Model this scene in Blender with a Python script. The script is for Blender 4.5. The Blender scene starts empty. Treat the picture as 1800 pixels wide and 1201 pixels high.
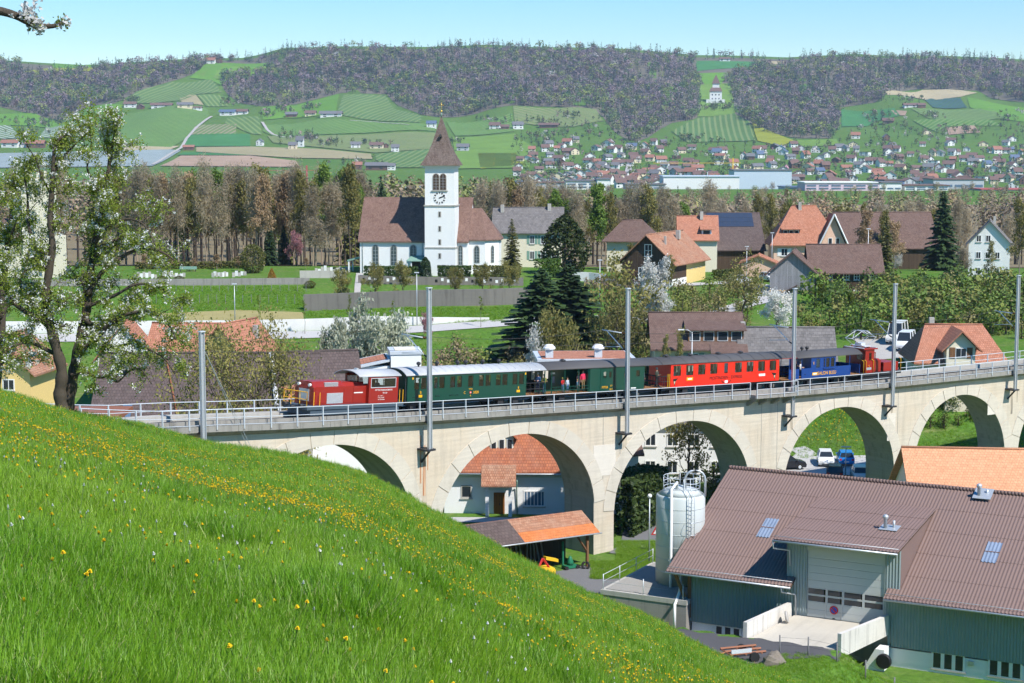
import bpy, bmesh, math, random
import numpy as np
from mathutils import Vector, Matrix
R = math.radians
rnd = random.Random(7)
nrg = np.random.default_rng(11)
sc = bpy.context.scene
C = sc.collection
# -- camera, sky, sun, exposure
F, HZ, CX, CY, ZC = 3000.0, 262.0, 900.0, 600.5, 35.0
PITCH = math.atan((CY - HZ) / F)
cam = bpy.data.cameras.new('camera'); cam_o = bpy.data.objects.new('camera', cam); C.objects.link(cam_o)
cam.sensor_width = 36; cam.lens = F / 1800 * 36; cam.clip_start = 0.3; cam.clip_end = 20000
cam_o.location = (0, 0, ZC); cam_o.rotation_euler = (math.pi / 2 - PITCH, 0, 0)
sc.camera = cam_o
SUN_EL, SUN_X, SUN_Y = R(50), 0.68, -0.73            # where the sun stands
world = bpy.data.worlds.new('World'); sc.world = world; world.use_nodes = True
wn = world.node_tree.nodes; wl = world.node_tree.links
sky = wn.new('ShaderNodeTexSky'); sky.sky_type = 'NISHITA'; sky.sun_disc = False
sky.sun_elevation = SUN_EL; sky.sun_rotation = math.atan2(SUN_X, SUN_Y)
sky.altitude = 500; sky.air_density = 1.0; sky.dust_density = 0.2; sky.ozone_density = 3.0
hsv = wn.new('ShaderNodeHueSaturation'); hsv.inputs['Saturation'].default_value = 1.5; wl.new(sky.outputs[0], hsv.inputs['Color']); wl.new(hsv.outputs[0], wn['Background'].inputs[0]); wn['Background'].inputs[1].default_value = 0.115
sl = bpy.data.lights.new('sun', 'SUN'); sl.energy = 4.6; sl.angle = R(0.53); sl.color = (1, 0.955, 0.88)
sun_o = bpy.data.objects.new('sun', sl); C.objects.link(sun_o); sun_o.location = (60, -50, 120)
sd = Vector((SUN_X, SUN_Y, 0)).normalized() * math.cos(SUN_EL) + Vector((0, 0, math.sin(SUN_EL)))
sun_o.rotation_euler = sd.to_track_quat('Z', 'Y').to_euler()
vs = sc.view_settings; vs.view_transform = 'Standard'; vs.look = 'None'; vs.exposure = 0.52; vs.gamma = 1.0
try: vs.use_curve_mapping = False
except Exception: pass
sc.cycles.volume_bounces = 0; sc.cycles.max_bounces = 4; sc.cycles.diffuse_bounces = 2; sc.cycles.glossy_bounces = 2; sc.cycles.transmission_bounces = 2; sc.cycles.transparent_max_bounces = 4
sc.cycles.use_adaptive_sampling = True; sc.cycles.adaptive_threshold = .03; sc.cycles.caustics_reflective = False; sc.cycles.caustics_refractive = False
# -- pixels and points
cp, sp = math.cos(PITCH), math.sin(PITCH)
def ray(px, py):
    a, b = (px - CX) / F, -(py - CY) / F
    return Vector((a, cp + b * sp, -sp + b * cp))
def P(px, py, Y):
    d = ray(px, py); return Vector((0, 0, ZC)) + d * (Y / d.y)
# horizontal direction of a picture column: x = U(px)*y (about, on the level row)
def U(px): return (px - CX) / F / (cp - 0.03 * sp)
def pxof(x, y, z=20.0):
    dx, dy, dz = x, y, z - ZC
    w = dy * cp - dz * sp
    return CX + F * dx / w, CY - F * (dy * sp + dz * cp) / w
# -- mesh helpers
def add(name, data, parent=None):
    o = bpy.data.objects.new(name, data); C.objects.link(o)
    if parent is not None: o.parent = parent
    return o
def tag(o, label=None, cat=None, group=None, kind=None):
    if label: o['label'] = label
    if cat: o['category'] = cat
    if group: o['group'] = group
    if kind: o['kind'] = kind
    return o
def empty(name, loc, rz=0, label=None, cat=None, group=None):
    o = add(name, None); o.location = loc; o.rotation_euler = (0, 0, rz); o.empty_display_size = .2
    return tag(o, label, cat, group)
def auto_uv(me):
    n = len(me.loops)
    if n == 0: return
    co = np.empty(len(me.vertices) * 3, 'f'); me.vertices.foreach_get('co', co); co = co.reshape(-1, 3)
    vi = np.empty(n, 'i'); me.loops.foreach_get('vertex_index', vi)
    nf = len(me.polygons); nor = np.empty(nf * 3, 'f'); me.polygons.foreach_get('normal', nor); nor = nor.reshape(-1, 3)
    lt = np.empty(nf, 'i'); me.polygons.foreach_get('loop_total', lt)
    nl = np.repeat(nor, lt, axis=0)
    h = np.stack([-nl[:, 1], nl[:, 0], np.zeros(n)], 1); ln = np.linalg.norm(h, axis=1)
    flat = ln < 0.02
    h = h / np.maximum(ln, 1e-6)[:, None]; h[flat] = (1, 0, 0)
    v = np.cross(nl, h); v[flat] = (0, 1, 0)
    p = co[vi]
    uv = np.stack([(p * h).sum(1), (p * v).sum(1)], 1).astype('f')
    me.uv_layers.new(name='UVMap').data.foreach_set('uv', uv.ravel())
class MB:
    def __init__(s): s.v = []; s.f = []; s.m = []; s.mi = 0; s.sm = []; s.smooth = False; s.M = None
    def pt(s, p):
        p = Vector(p)
        if s.M is not None: p = s.M @ p
        s.v.append(tuple(p)); return len(s.v) - 1
    def face(s, ids): s.f.append(tuple(ids)); s.m.append(s.mi); s.sm.append(s.smooth)
    def poly(s, pts): s.face([s.pt(p) for p in pts])
    def box(s, x0, x1, y0, y1, z0, z1):
        i = [s.pt((x, y, z)) for z in (z0, z1) for (x, y) in ((x0, y0), (x1, y0), (x1, y1), (x0, y1))]
        for q in ((3, 2, 1, 0), (4, 5, 6, 7), (0, 1, 5, 4), (1, 2, 6, 5), (2, 3, 7, 6), (3, 0, 4, 7)): s.face([i[k] for k in q])
        return s
    def prism(s, pts, d):              # closed solid: polygon swept along vector d
        n = len(pts); d = Vector(d)
        a = [s.pt(p) for p in pts]; b = [s.pt(Vector(p) + d) for p in pts]
        nn = Vector((0, 0, 0))
        for k in range(n): nn += Vector(pts[k]).cross(Vector(pts[(k + 1) % n]))
        if nn.dot(d) > 0: a.reverse(); b.reverse()
        s.face(a); s.face(b[::-1])
        for k in range(n): s.face([a[(k + 1) % n], a[k], b[k], b[(k + 1) % n]])
        return s
    def tube(s, path, r, n=6, cap=True):
        path = [Vector(p) for p in path]
        rs = r if isinstance(r, (list, tuple)) else [r] * len(path)
        rings = []; ref = None
        for k, p in enumerate(path):
            t = (path[min(k + 1, len(path) - 1)] - path[max(k - 1, 0)])
            if t.length < 1e-9: t = Vector((0, 0, 1))
            t.normalize()
            if ref is None: ref = Vector((1, 0, 0)) if abs(t.x) < .8 else Vector((0, 1, 0))
            a = t.cross(ref).normalized(); b = t.cross(a); ref = b.cross(t) * -1 if False else ref
            rings.append([s.pt(p + (a * math.cos(2 * math.pi * j / n) + b * math.sin(2 * math.pi * j / n)) * rs[k]) for j in range(n)])
        sm = s.smooth; s.smooth = n > 4
        for k in range(len(path) - 1):
            for j in range(n): s.face([rings[k][j], rings[k + 1][j], rings[k + 1][(j + 1) % n], rings[k][(j + 1) % n]])
        s.smooth = sm
        if cap: s.face(rings[0]); s.face(rings[-1][::-1])
        return s
    def bar(s, a, b, w, h=None):       # square bar from a to b
        return s.tube([a, b], [w * .7071, w * .7071], 4)
    def lathe(s, prof, n=16, c=(0, 0, 0)):
        rings = [[s.pt((c[0] + r * math.cos(2 * math.pi * j / n), c[1] + r * math.sin(2 * math.pi * j / n), c[2] + z)) for j in range(n)] for r, z in prof]
        sm = s.smooth; s.smooth = n > 8
        for k in range(len(prof) - 1):
            for j in range(n): s.face([rings[k][j], rings[k][(j + 1) % n], rings[k + 1][(j + 1) % n], rings[k + 1][j]])
        s.smooth = sm
        s.face(rings[0][::-1]); s.face(rings[-1])
        return s
    def ball(s, c, r, n=8, m=5, sq=(1, 1, 1)):
        pr = [(math.sin(math.pi * k / m), -math.cos(math.pi * k / m)) for k in range(1, m)]
        rings = [[s.pt((c[0] + sq[0] * r * a * math.cos(2 * math.pi * j / n), c[1] + sq[1] * r * a * math.sin(2 * math.pi * j / n), c[2] + sq[2] * r * b)) for j in range(n)] for a, b in pr]
        lo = s.pt((c[0], c[1], c[2] - r * sq[2])); hi = s.pt((c[0], c[1], c[2] + r * sq[2]))
        sm = s.smooth; s.smooth = True
        for k in range(len(pr) - 1):
            for j in range(n): s.face([rings[k][j], rings[k][(j + 1) % n], rings[k + 1][(j + 1) % n], rings[k + 1][j]])
        for j in range(n):
            s.face([lo, rings[0][(j + 1) % n], rings[0][j]]); s.face([hi, rings[-1][j], rings[-1][(j + 1) % n]])
        s.smooth = sm
        return s
    def mesh(s, name, mats):
        me = bpy.data.meshes.new(name); me.from_pydata(s.v, [], s.f)
        for m in (mats if isinstance(mats, (list, tuple)) else [mats]): me.materials.append(m)
        me.polygons.foreach_set('material_index', s.m); me.polygons.foreach_set('use_smooth', s.sm)
        me.update(); auto_uv(me); return me
    def build(s, name, mats, parent=None, **k):
        return tag(add(name, s.mesh(name, mats), parent), **k)
def npmesh(name, v, f, mats, col=None, smooth=False):      # v (n,3), f (m,k) arrays; col (n,3) a colour attribute
    me = bpy.data.meshes.new(name); v = np.asarray(v, 'f'); f = np.asarray(f, 'i')
    me.vertices.add(len(v)); me.vertices.foreach_set('co', v.ravel())
    me.loops.add(f.size); me.loops.foreach_set('vertex_index', f.ravel())
    me.polygons.add(len(f)); me.polygons.foreach_set('loop_start', np.arange(0, f.size, f.shape[1], dtype='i'))
    if smooth: me.polygons.foreach_set('use_smooth', np.ones(len(f), bool))
    for m in (mats if isinstance(mats, (list, tuple)) else [mats]): me.materials.append(m)
    me.update(calc_edges=True)
    if col is not None:
        a = me.attributes.new('col', 'FLOAT_COLOR', 'POINT')
        a.data.foreach_set('color', np.concatenate([col, np.ones((len(v), 1))], 1).astype('f').ravel())
    return me
def quads(cen, size, rg, aspect=1.0, up=0.0, nrm=None):               # randomly turned leaf quads -> verts, faces
    n = len(cen); a = rg.normal(size=(n, 3)); a[:, 2] *= (1 - up); a /= np.linalg.norm(a, axis=1)[:, None] + 1e-9
    if nrm is not None: a = a - (a * nrm).sum(1)[:, None] * nrm; a /= np.linalg.norm(a, axis=1)[:, None] + 1e-9
    b = rg.normal(size=(n, 3)); b -= (b * a).sum(1)[:, None] * a; b /= np.linalg.norm(b, axis=1)[:, None] + 1e-9
    if nrm is not None: b = np.cross(nrm, a)
    s = (np.asarray(size) * np.ones(n))[:, None]
    a = a * s * .5; b = b * s * .5 * aspect
    v = np.stack([cen - a - b * .6, cen + a * .2 - b, cen + a + b * .6, cen - a * .2 + b], 1).reshape(-1, 3)
    return v, np.arange(n * 4).reshape(n, 4)
def copy_tree(o, parent=None):
    c = o.copy(); C.objects.link(c); c.parent = parent
    for ch in o.children: copy_tree(ch, c)
    return c
# -- materials
class NT:
    def __init__(s, name):
        s.m = bpy.data.materials.new(name); s.m.use_nodes = True; s.n = s.m.node_tree.nodes; s.l = s.m.node_tree.links
        s.b = s.n['Principled BSDF']
    def node(s, t, **k):
        x = s.n.new('ShaderNode' + t)
        for a, v in k.items(): setattr(x, a, v)
        return x
    def inp(s, nd, name, v):
        if v is None: return
        if hasattr(v, 'is_output') or isinstance(v, bpy.types.NodeSocket): s.l.new(v, nd.inputs[name])
        else: nd.inputs[name].default_value = v
    def coord(s, kind='Object', scale=(1, 1, 1), rot=(0, 0, 0)):
        t = s.node('TexCoord'); mp = s.node('Mapping'); s.l.new(t.outputs[kind], mp.inputs[0])
        mp.inputs['Scale'].default_value = scale; mp.inputs['Rotation'].default_value = rot; return mp.outputs[0]
    def noise(s, vec, scale, detail=4, rough=.6):
        x = s.node('TexNoise'); s.l.new(vec, x.inputs['Vector']); x.inputs['Scale'].default_value = scale
        x.inputs['Detail'].default_value = detail; x.inputs['Roughness'].default_value = rough; return x.outputs['Fac']
    def ramp(s, fac, stops):
        x = s.node('ValToRGB'); s.l.new(fac, x.inputs[0]); e = x.color_ramp.elements
        while len(e) < len(stops): e.new(.5)
        for k, (p, c) in enumerate(stops):
            e[k].position = p; e[k].color = (c[0], c[1], c[2], 1) if isinstance(c, (tuple, list)) else (c, c, c, 1)
        return x.outputs[0]
    def mix(s, fac, a, b, mode='MIX'):
        x = s.node('Mix'); x.data_type = 'RGBA'; x.blend_type = mode
        for k, v in ((0, fac), (6, a), (7, b)):
            if isinstance(v, bpy.types.NodeSocket): s.l.new(v, x.inputs[k])
            else: x.inputs[k].default_value = v if k == 0 else (v[0], v[1], v[2], 1)
        return x.outputs[2]
    def bump(s, h, strength=.3, dist=.05):
        x = s.node('Bump'); s.l.new(h, x.inputs['Height']); x.inputs['Strength'].default_value = strength
        x.inputs['Distance'].default_value = dist; s.l.new(x.outputs[0], s.b.inputs['Normal'])
    def base(s, c, rough=.8, metal=0, spec=.3):
        if isinstance(c, bpy.types.NodeSocket): s.l.new(c, s.b.inputs['Base Color'])
        else: s.b.inputs['Base Color'].default_value = (c[0], c[1], c[2], 1)
        s.b.inputs['Roughness'].default_value = rough; s.b.inputs['Metallic'].default_value = metal
        s.b.inputs['Specular IOR Level'].default_value = spec; return s.m
def mul(c, k): return tuple(min(1, x * k) for x in c)
def plain(name, c, rough=.7, var=.12, scale=1.5, metal=0, spec=.3, bump=0):
    t = NT(name); v = t.coord('Object'); n = t.noise(v, scale); n2 = t.noise(v, scale * 9)
    a = t.mix(n, mul(c, 1 - var), mul(c, 1 + var)); a = t.mix(.35, a, t.mix(n2, mul(c, 1 - var), mul(c, 1 + var)))
    if bump: t.bump(n2, bump, .02)
    return t.base(a, rough, metal, spec)
def tiles(name, c1, c2, w=.25, h=.33, mortar=.35, weather=(.3, .28, .25), wamt=.35, bump=.6, rowonly=False):
    t = NT(name); uv = t.coord('UV'); b = t.node('TexBrick'); t.l.new(uv, b.inputs['Vector'])
    b.offset = .5 if not rowonly else 0; b.inputs['Scale'].default_value = 1; b.inputs['Brick Width'].default_value = w; b.inputs['Row Height'].default_value = h
    b.inputs['Mortar Size'].default_value = .018; b.inputs['Mortar Smooth'].default_value = .6; b.inputs['Bias'].default_value = 0
    for k, cc in (('Color1', c1), ('Color2', c2), ('Mortar', mul(c1, mortar))): b.inputs[k].default_value = (*cc, 1)
    o = t.coord('Object'); n = t.noise(o, .55, 6, .7); k = t.ramp(n, [(.42, 0), (.72, wamt)])
    a = t.mix(k, b.outputs['Color'], weather)
    n2 = t.noise(o, 2.5, 3); a = t.mix(t.ramp(n2, [(.35, .3), (.5, 0)]), a, mul(c1, .55))
    t.bump(b.outputs['Fac'], -bump if False else bump, -.04); return t.base(a, .85, 0, .2)
def planks(name, c1, c2, w=.18, L=4.0, spec=.2):
    t = NT(name); uv = t.coord('UV', rot=(0, 0, R(90))); b = t.node('TexBrick'); t.l.new(uv, b.inputs['Vector'])
    b.inputs['Scale'].default_value = 1; b.inputs['Brick Width'].default_value = L; b.inputs['Row Height'].default_value = w
    b.inputs['Mortar Size'].default_value = .012
    for k, cc in (('Color1', c1), ('Color2', c2), ('Mortar', mul(c1, .25))): b.inputs[k].default_value = (*cc, 1)
    g = t.noise(t.coord('UV', (14, .5, 1)), 1, 5); a = t.mix(t.ramp(g, [(.3, .5), (.65, 0)]), b.outputs['Color'], mul(c1, .5))
    t.bump(b.outputs['Fac'], .5, -.03); return t.base(a, .85, 0, spec)
def concrete(name, c, stain=.5, board=.5, dark=(.12, .11, .10), warm=None):
    t = NT(name); uv = t.coord('UV', (.25, 5, 1)); n = t.noise(uv, 1, 5, .65)
    o = t.coord('Object'); big = t.noise(o, .25, 5, .6); st = t.noise(t.coord('UV', (1.6, .12, 1)), 1, 5, .65)
    a = t.mix(t.ramp(n, [(.3, 0), (.7, board)]), mul(c, 1.06), mul(c, .72))
    a = t.mix(t.ramp(big, [(.38, 0), (.7, .55)]), a, warm or mul(c, .8))
    a = t.mix(t.ramp(st, [(.5, 0), (.78, stain)]), a, dark)
    sp = t.noise(o, 3.2, 6, .7); a = t.mix(t.ramp(sp, [(.62, 0), (.75, stain * .7)]), a, dark)
    t.bump(n, .35, .03); return t.base(a, .9, 0, .2)
def leafy(name, c, c2=None, trans=.35, attr=False, rough=.6):
    t = NT(name)
    if attr:
        a_ = t.node('Attribute'); a_.attribute_name = 'col'; a = a_.outputs['Color']
    else:
        oi = t.node('ObjectInfo'); geo = t.node('NewGeometry')
        n = t.noise(t.coord('Object'), 1.2, 3); a = t.mix(t.ramp(n, [(.3, 0), (.7, 1)]), c, c2 or mul(c, 1.5))
        a = t.mix(t.ramp(geo.outputs['Random Per Island'], [(0, 0), (1, .6)]), a, mul(c, .6))
        hv = t.node('HueSaturation'); t.l.new(a, hv.inputs['Color'])
        mr = t.node('MapRange'); t.l.new(oi.outputs['Random'], mr.inputs[0]); mr.inputs[3].default_value = .75; mr.inputs[4].default_value = 1.25
        t.l.new(mr.outputs[0], hv.inputs['Value']); a = hv.outputs[0]
    t.base(a, rough, 0, .25)
    if trans:
        tr = t.node('BsdfTranslucent'); t.l.new(a, tr.inputs[0]); mx = t.node('MixShader'); mx.inputs[0].default_value = trans
        t.l.new(t.b.outputs[0], mx.inputs[1]); t.l.new(tr.outputs[0], mx.inputs[2]); t.l.new(mx.outputs[0], t.n['Material Output'].inputs[0])
    return t.m
MAT = {}
def M(k): return MAT[k]
g = MAT
g['white_wall'] = plain('white_wall', (.78, .78, .77), .85, .04, .6, bump=.05)
g['cream_wall'] = plain('cream_wall', (.72, .66, .52), .85, .06, .6)
g['yellow_wall'] = plain('yellow_wall', (.75, .55, .22), .85, .06, .6)
g['pink_wall'] = plain('pink_wall', (.72, .48, .36), .85, .06, .6)
g['ochre_wall'] = plain('ochre_wall', (.6, .36, .14), .85, .1, .6)
g['pale_green_wall'] = plain('pale_green_wall', (.62, .68, .6), .85, .05, .6)
g['glass'] = plain('window_glass', (.025, .032, .04), .08, .3, .7, spec=.6)
g['glass_blue'] = plain('blue_glass', (.10, .16, .24), .15, .3, .8, spec=.6)
g['white_paint'] = plain('white_paint', (.78, .78, .77), .5, .05)
g['steel'] = plain('galvanised_steel', (.52, .55, .58), .45, .12, 2, metal=.5)
g['steel_pale'] = plain('pale_steel', (.62, .66, .7), .45, .1, 2, metal=.2)
g['iron'] = plain('dark_iron', (.035, .036, .04), .55, .25, 3)
g['black'] = plain('black_paint', (.015, .015, .017), .5, .2)
g['wood_dark'] = planks('dark_wood', (.075, .05, .035), (.11, .075, .05), .2)
g['wood_grey'] = planks('grey_weathered_wood', (.26, .26, .27), (.36, .36, .37), .2)
g['wood_brown'] = planks('brown_wood', (.2, .1, .05), (.27, .14, .07), .2)
g['wood_door'] = planks('orange_brown_wood', (.32, .12, .03), (.38, .15, .04), .22)
g['roof_red'] = tiles('red_clay_tiles', (.36, .12, .065), (.48, .17, .085), weather=(.3, .2, .16), wamt=.4)
g['roof_orange'] = tiles('orange_clay_tiles', (.64, .31, .165), (.72, .36, .2), .3, .36, .6, (.6, .34, .2), .15)
g['roof_terra'] = tiles('terracotta_tiles', (.40, .165, .10), (.50, .225, .145), .28, .36, weather=(.36, .2, .14), wamt=.35)
g['roof_rust'] = tiles('weathered_rust_tiles', (.34, .15, .09), (.46, .24, .15), .22, .3, weather=(.42, .3, .22), wamt=.5)
g['roof_brown'] = tiles('brown_tiles', (.135, .085, .07), (.18, .115, .095), .28, .36, weather=(.2, .15, .13), wamt=.35)
g['roof_dark'] = tiles('dark_brown_tiles', (.10, .075, .07), (.135, .10, .095), .32, .38, .35, (.15, .13, .12), .25)
g['roof_church'] = tiles('church_tiles', (.17, .1, .08), (.245, .15, .12), .22, .3, weather=(.3, .2, .16), wamt=.4)
g['roof_grey'] = tiles('grey_tiles', (.14, .13, .125), (.2, .185, .18), .5, .5, weather=(.25, .23, .22), wamt=.4)
g['concrete'] = concrete('pale_concrete', (.45, .43, .39), .45, .45)
g['stained_wall'] = concrete('stained_grey_wall', (.2, .185, .165), .8, .3, dark=(.08, .075, .07))
g['viaduct_concrete'] = concrete('viaduct_concrete', (.61, .54, .44), .45, .65, dark=(.25, .22, .18), warm=(.57, .45, .32))
g['ring_concrete'] = concrete('arch_ring_concrete', (.62, .56, .47), .32, .5, dark=(.33, .28, .22))
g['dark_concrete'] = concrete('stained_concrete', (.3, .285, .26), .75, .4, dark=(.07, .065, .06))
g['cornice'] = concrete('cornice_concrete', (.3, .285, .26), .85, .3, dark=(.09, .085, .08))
g['copper'] = plain('copper_gutter', (.42, .16, .08), .45, .2, metal=.4)
g['gold'] = plain('gilt', (.75, .5, .12), .35, .1, metal=.8)
g['verdigris'] = plain('green_copper', (.2, .33, .27), .6, .15)
g['bark'] = plain('bark', (.085, .066, .05), .95, .45, 4, bump=.8)
g['bark_pale'] = plain('pale_bark', (.22, .19, .15), .95, .35, 4, bump=.5)
g['twig'] = plain('twigs', (.31, .24, .175), .95, .3, 1)
g['asphalt'] = plain('asphalt', (.16, .16, .165), .9, .18, .5, bump=.1)
g['asphalt_dark'] = plain('dark_asphalt', (.085, .083, .088), .9, .2, .5, bump=.1)
g['gravel'] = plain('pale_gravel', (.42, .40, .37), .95, .2, .8, bump=.2)
g['road'] = plain('pale_road', (.44, .43, .42), .9, .1, .4)
g['rubber'] = plain('rubber', (.02, .02, .021), .8, .2)
# -- terrain heights
EDGE = [(-900, 560, 60), (-300, 640, 66), (0, 690, 70), (110, 721, 74), (200, 740, 86), (270, 757, 98), (360, 777, 106), (450, 792, 110), (551, 810, 114), (635, 829, 116),
        (701, 864, 117), (755, 897, 118), (870, 958, 120), (985, 1020, 122), (1040, 1046, 121), (1156, 1090, 118), (1208, 1124, 117), (1250, 1148, 112),
        (1331, 1173, 106.5), (1373, 1189, 104), (1480, 1230, 99.5), (1700, 1310, 92), (2400, 1500, 77)]
BO, BA = (11.0, 119.62), R(-28.16)               # the big barn's corner and turn
def bloc(x, y): return (x - BO[0]) * math.cos(BA) + (y - BO[1]) * math.sin(BA), -(x - BO[0]) * math.sin(BA) + (y - BO[1]) * math.cos(BA)
def bw(x, y): return Vector((BO[0] + x * math.cos(BA) - y * math.sin(BA), BO[1] + x * math.sin(BA) + y * math.cos(BA), 0))
eu = np.array([P(a, b, c).x / c for a, b, c in EDGE]); eY = np.array([c for a, b, c in EDGE]); eg = np.array([(33.8 - P(a, b, c).z) / c for a, b, c in EDGE])
VY = [0, 150, 190, 199, 212, 230, 250, 262, 285, 330, 400, 500, 800, 1500]
VPX = [500, 800, 1010, 1180, 1340, 1600]
VZ = [[0, 0, 1.5, 2, 3, 5, 8, 8.6, 12.4, 12.4, 8, 0, -8, -11],
      [0, 0, 1, 1.6, 2.6, 4.6, 8.3, 9.6, 11.8, 12.4, 8, 0, -8, -11],
      [0, 0, .5, 1, 2.2, 4.6, 8.3, 9.8, 11.5, 12.0, 8, 0, -8, -11],
      [0, 0, 0, .6, 2, 5, 8, 9, 10.6, 11.2, 8, 0, -8, -11],
      [0, 0, 0, 1.0, 6, 8, 9.2, 10, 11, 11.4, 8, 0, -8, -11],
      [0, 0, 0, 2.0, 8.6, 9, 9.6, 10.2, 11, 11.4, 8, 0, -8, -11]]
CREST = [(-900, 112), (0, 108), (60, 112), (150, 118), (240, 112), (340, 106), (430, 105), (465, 98), (500, 88), (600, 85), (750, 86), (860, 82), (930, 86), (1080, 88),
         (1180, 96), (1215, 100), (1300, 101), (1380, 104), (1440, 101), (1500, 98), (1580, 103), (1650, 101), (1750, 105), (1800, 108), (2700, 112)]
FY = [1500, 1700, 2000, 2400, 2800, 3200, 3600, 4000]
FR = [352, 342, 318, 286, 246, 204, 152, 0]
def upx(px): return (px - CX) / F / 1.0061
VU = np.array([upx(p) for p in VPX])
def zval(u, Y):
    zs = np.stack([np.interp(Y, VY, r) for r in VZ]); k = np.clip(np.searchsorted(VU, u) - 1, 0, len(VU) - 2)
    t = np.clip((u - VU[k]) / (VU[k + 1] - VU[k]), 0, 1); t = t * t * (3 - 2 * t)
    ii = np.arange(zs.shape[1]); return zs[k, ii] * (1 - t) + zs[k + 1, ii] * t
def terrain(x, Y):
    x = np.atleast_1d(np.asarray(x, float)); Y = np.atleast_1d(np.asarray(Y, float)); sh = np.broadcast(x, Y).shape
    x = np.broadcast_to(x, sh).ravel(); Y = np.broadcast_to(Y, sh).ravel(); u = x / np.maximum(Y, .5)
    uu = np.linspace(-1, 1, 801); gg = np.interp(uu, eu, eg); ye = np.interp(uu, eu, eY)
    ker = np.ones(7) / 7; gg = np.convolve(np.pad(gg, 3, 'edge'), ker, 'valid'); ye = np.convolve(np.pad(ye, 3, 'edge'), ker, 'valid')
    G_, Ye = np.interp(u, uu, gg), np.interp(u, uu, ye)
    und = .10 * np.sin(x * .55 + Y * .21) * np.clip(Y / 25, 0, 1) + .05 * np.sin(x * 1.3 - Y * .8)
    zm = np.where(Y <= Ye, 33.8 - Y * G_, 33.8 - Ye * G_ - .62 * (Y - Ye)) + und * (Y < Ye)
    near = np.maximum(zm, zval(u, np.minimum(Y, 1500)))
    bx_, by_ = bloc(x, Y); ys_ = np.clip((.6 - by_) / 6.3, 0, 1); yard = (.0 + 2.8 * ys_ ** 2.6) * np.clip((bx_ - .5) / 3, 0, 1) * (1 - .9 * np.clip((bx_ - 14.6) / 4.5, 0, 1)) * (by_ < 1.4); near = np.maximum(near, yard)
    cr = np.interp(u, [upx(a) for a, b in CREST], [b for a, b in CREST])
    rows = np.interp(Y, FY, FR)
    top = Y > 3600; rows = np.where(top, 152 + (cr - 152) * np.sin(np.clip((Y - 3600) / 400, 0, 1) * np.pi / 2), rows)
    far = ZC + (262 - rows) / F * 1.0 * Y
    rel = np.clip((Y - 2700) / 600, 0, 1) * np.clip((3900 - Y) / 300, 0, 1)
    far += rel * (14 * np.sin(x * .006 + 1) * np.sin(Y * .004 + x * .002) + 8 * np.sin(x * .017 + Y * .006) + 4 * np.sin(x * .041 + 2))
    crz = ZC + (262 - cr) / F * 4000
    far = np.where(Y > 4000, crz - (Y - 4000) * .12, far)
    return np.where(Y > 1500, far, near).reshape(sh)
GY = np.concatenate([np.arange(.6, 12, .4), np.arange(12, 132, .9), np.arange(132, 346, 2.0), np.arange(346, 900, 12), np.arange(900, 4000, 25), np.arange(4000, 4700, 50)])
GU = np.linspace(-.62, .62, 373)
XX = GU[None, :] * GY[:, None]
ZZ = terrain(XX, np.broadcast_to(GY[:, None], XX.shape))
def G(x, y):                                   # height of the built sheet (bilinear on its own grid)
    i = min(max(int(np.searchsorted(GY, y)) - 1, 0), len(GY) - 2); t = (y - GY[i]) / (GY[i + 1] - GY[i])
    fu = (x / y + .62) / (GU[1] - GU[0]); j = min(max(int(fu), 0), len(GU) - 2); s = fu - j
    return float((ZZ[i, j] * (1 - s) + ZZ[i, j + 1] * s) * (1 - t) + (ZZ[i + 1, j] * (1 - s) + ZZ[i + 1, j + 1] * s) * t)
def Gv(x, y):
    x = np.asarray(x, float); y = np.asarray(y, float)
    i = np.clip(np.searchsorted(GY, y) - 1, 0, len(GY) - 2); t = (y - GY[i]) / (GY[i + 1] - GY[i])
    fu = (x / y + .62) / (GU[1] - GU[0]); j = np.clip(fu.astype(int), 0, len(GU) - 2); s = fu - j
    return (ZZ[i, j] * (1 - s) + ZZ[i, j + 1] * s) * (1 - t) + (ZZ[i + 1, j] * (1 - s) + ZZ[i + 1, j + 1] * s) * t
def hit(px, py, y0=1600.0, y1=4600.0):         # where a picture ray meets the ground beyond y0
    d = ray(px, py); ys = np.concatenate([np.arange(y0, min(y1, 400), 1.0), np.arange(max(y0, 400), y1, 12.0)])
    zr = ZC + d.z / d.y * ys; zg = Gv(d.x / d.y * ys, ys); w = np.nonzero(zr <= zg)[0]
    k = int(w[0]) if len(w) else len(ys) - 1
    y = ys[k]
    if k > 0:
        a, b = zr[k - 1] - zg[k - 1], zr[k] - zg[k]
        if a > 0 >= b: y = ys[k - 1] + (ys[k] - ys[k - 1]) * a / (a - b)
    x = d.x / d.y * y; return Vector((x, y, G(x, y)))
def ground_mat():
    t = NT('ground_green'); o = t.coord('Object'); n = t.noise(o, .012, 6, .6); n2 = t.noise(o, .15, 5, .6); n3 = t.noise(o, 1.8, 4, .7)
    a = t.mix(t.ramp(n, [(.35, 0), (.65, 1)]), (.075, .18, .018), (.105, .205, .03))
    a = t.mix(t.ramp(n2, [(.45, 0), (.75, .7)]), a, (.16, .2, .06)); a = t.mix(t.ramp(n3, [(.3, .6), (.6, 0)]), a, (.035, .085, .012))
    a = t.mix(t.ramp(t.noise(o, .45, 5, .7), [(.55, 0), (.72, .6)]), a, (.27, .22, .11))
    t.bump(n3, .8, .15); return t.base(a, .9, 0, .1)
MAT['ground'] = ground_mat()
nr, nc = XX.shape
idx = np.arange(nr * nc).reshape(nr, nc)
ff = np.stack([idx[:-1, :-1], idx[:-1, 1:], idx[1:, 1:], idx[1:, :-1]], -1).reshape(-1, 4)
gme = npmesh('ground', np.stack([XX, np.broadcast_to(GY[:, None], XX.shape), ZZ], -1).reshape(-1, 3), ff, M('ground'), smooth=True)
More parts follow.
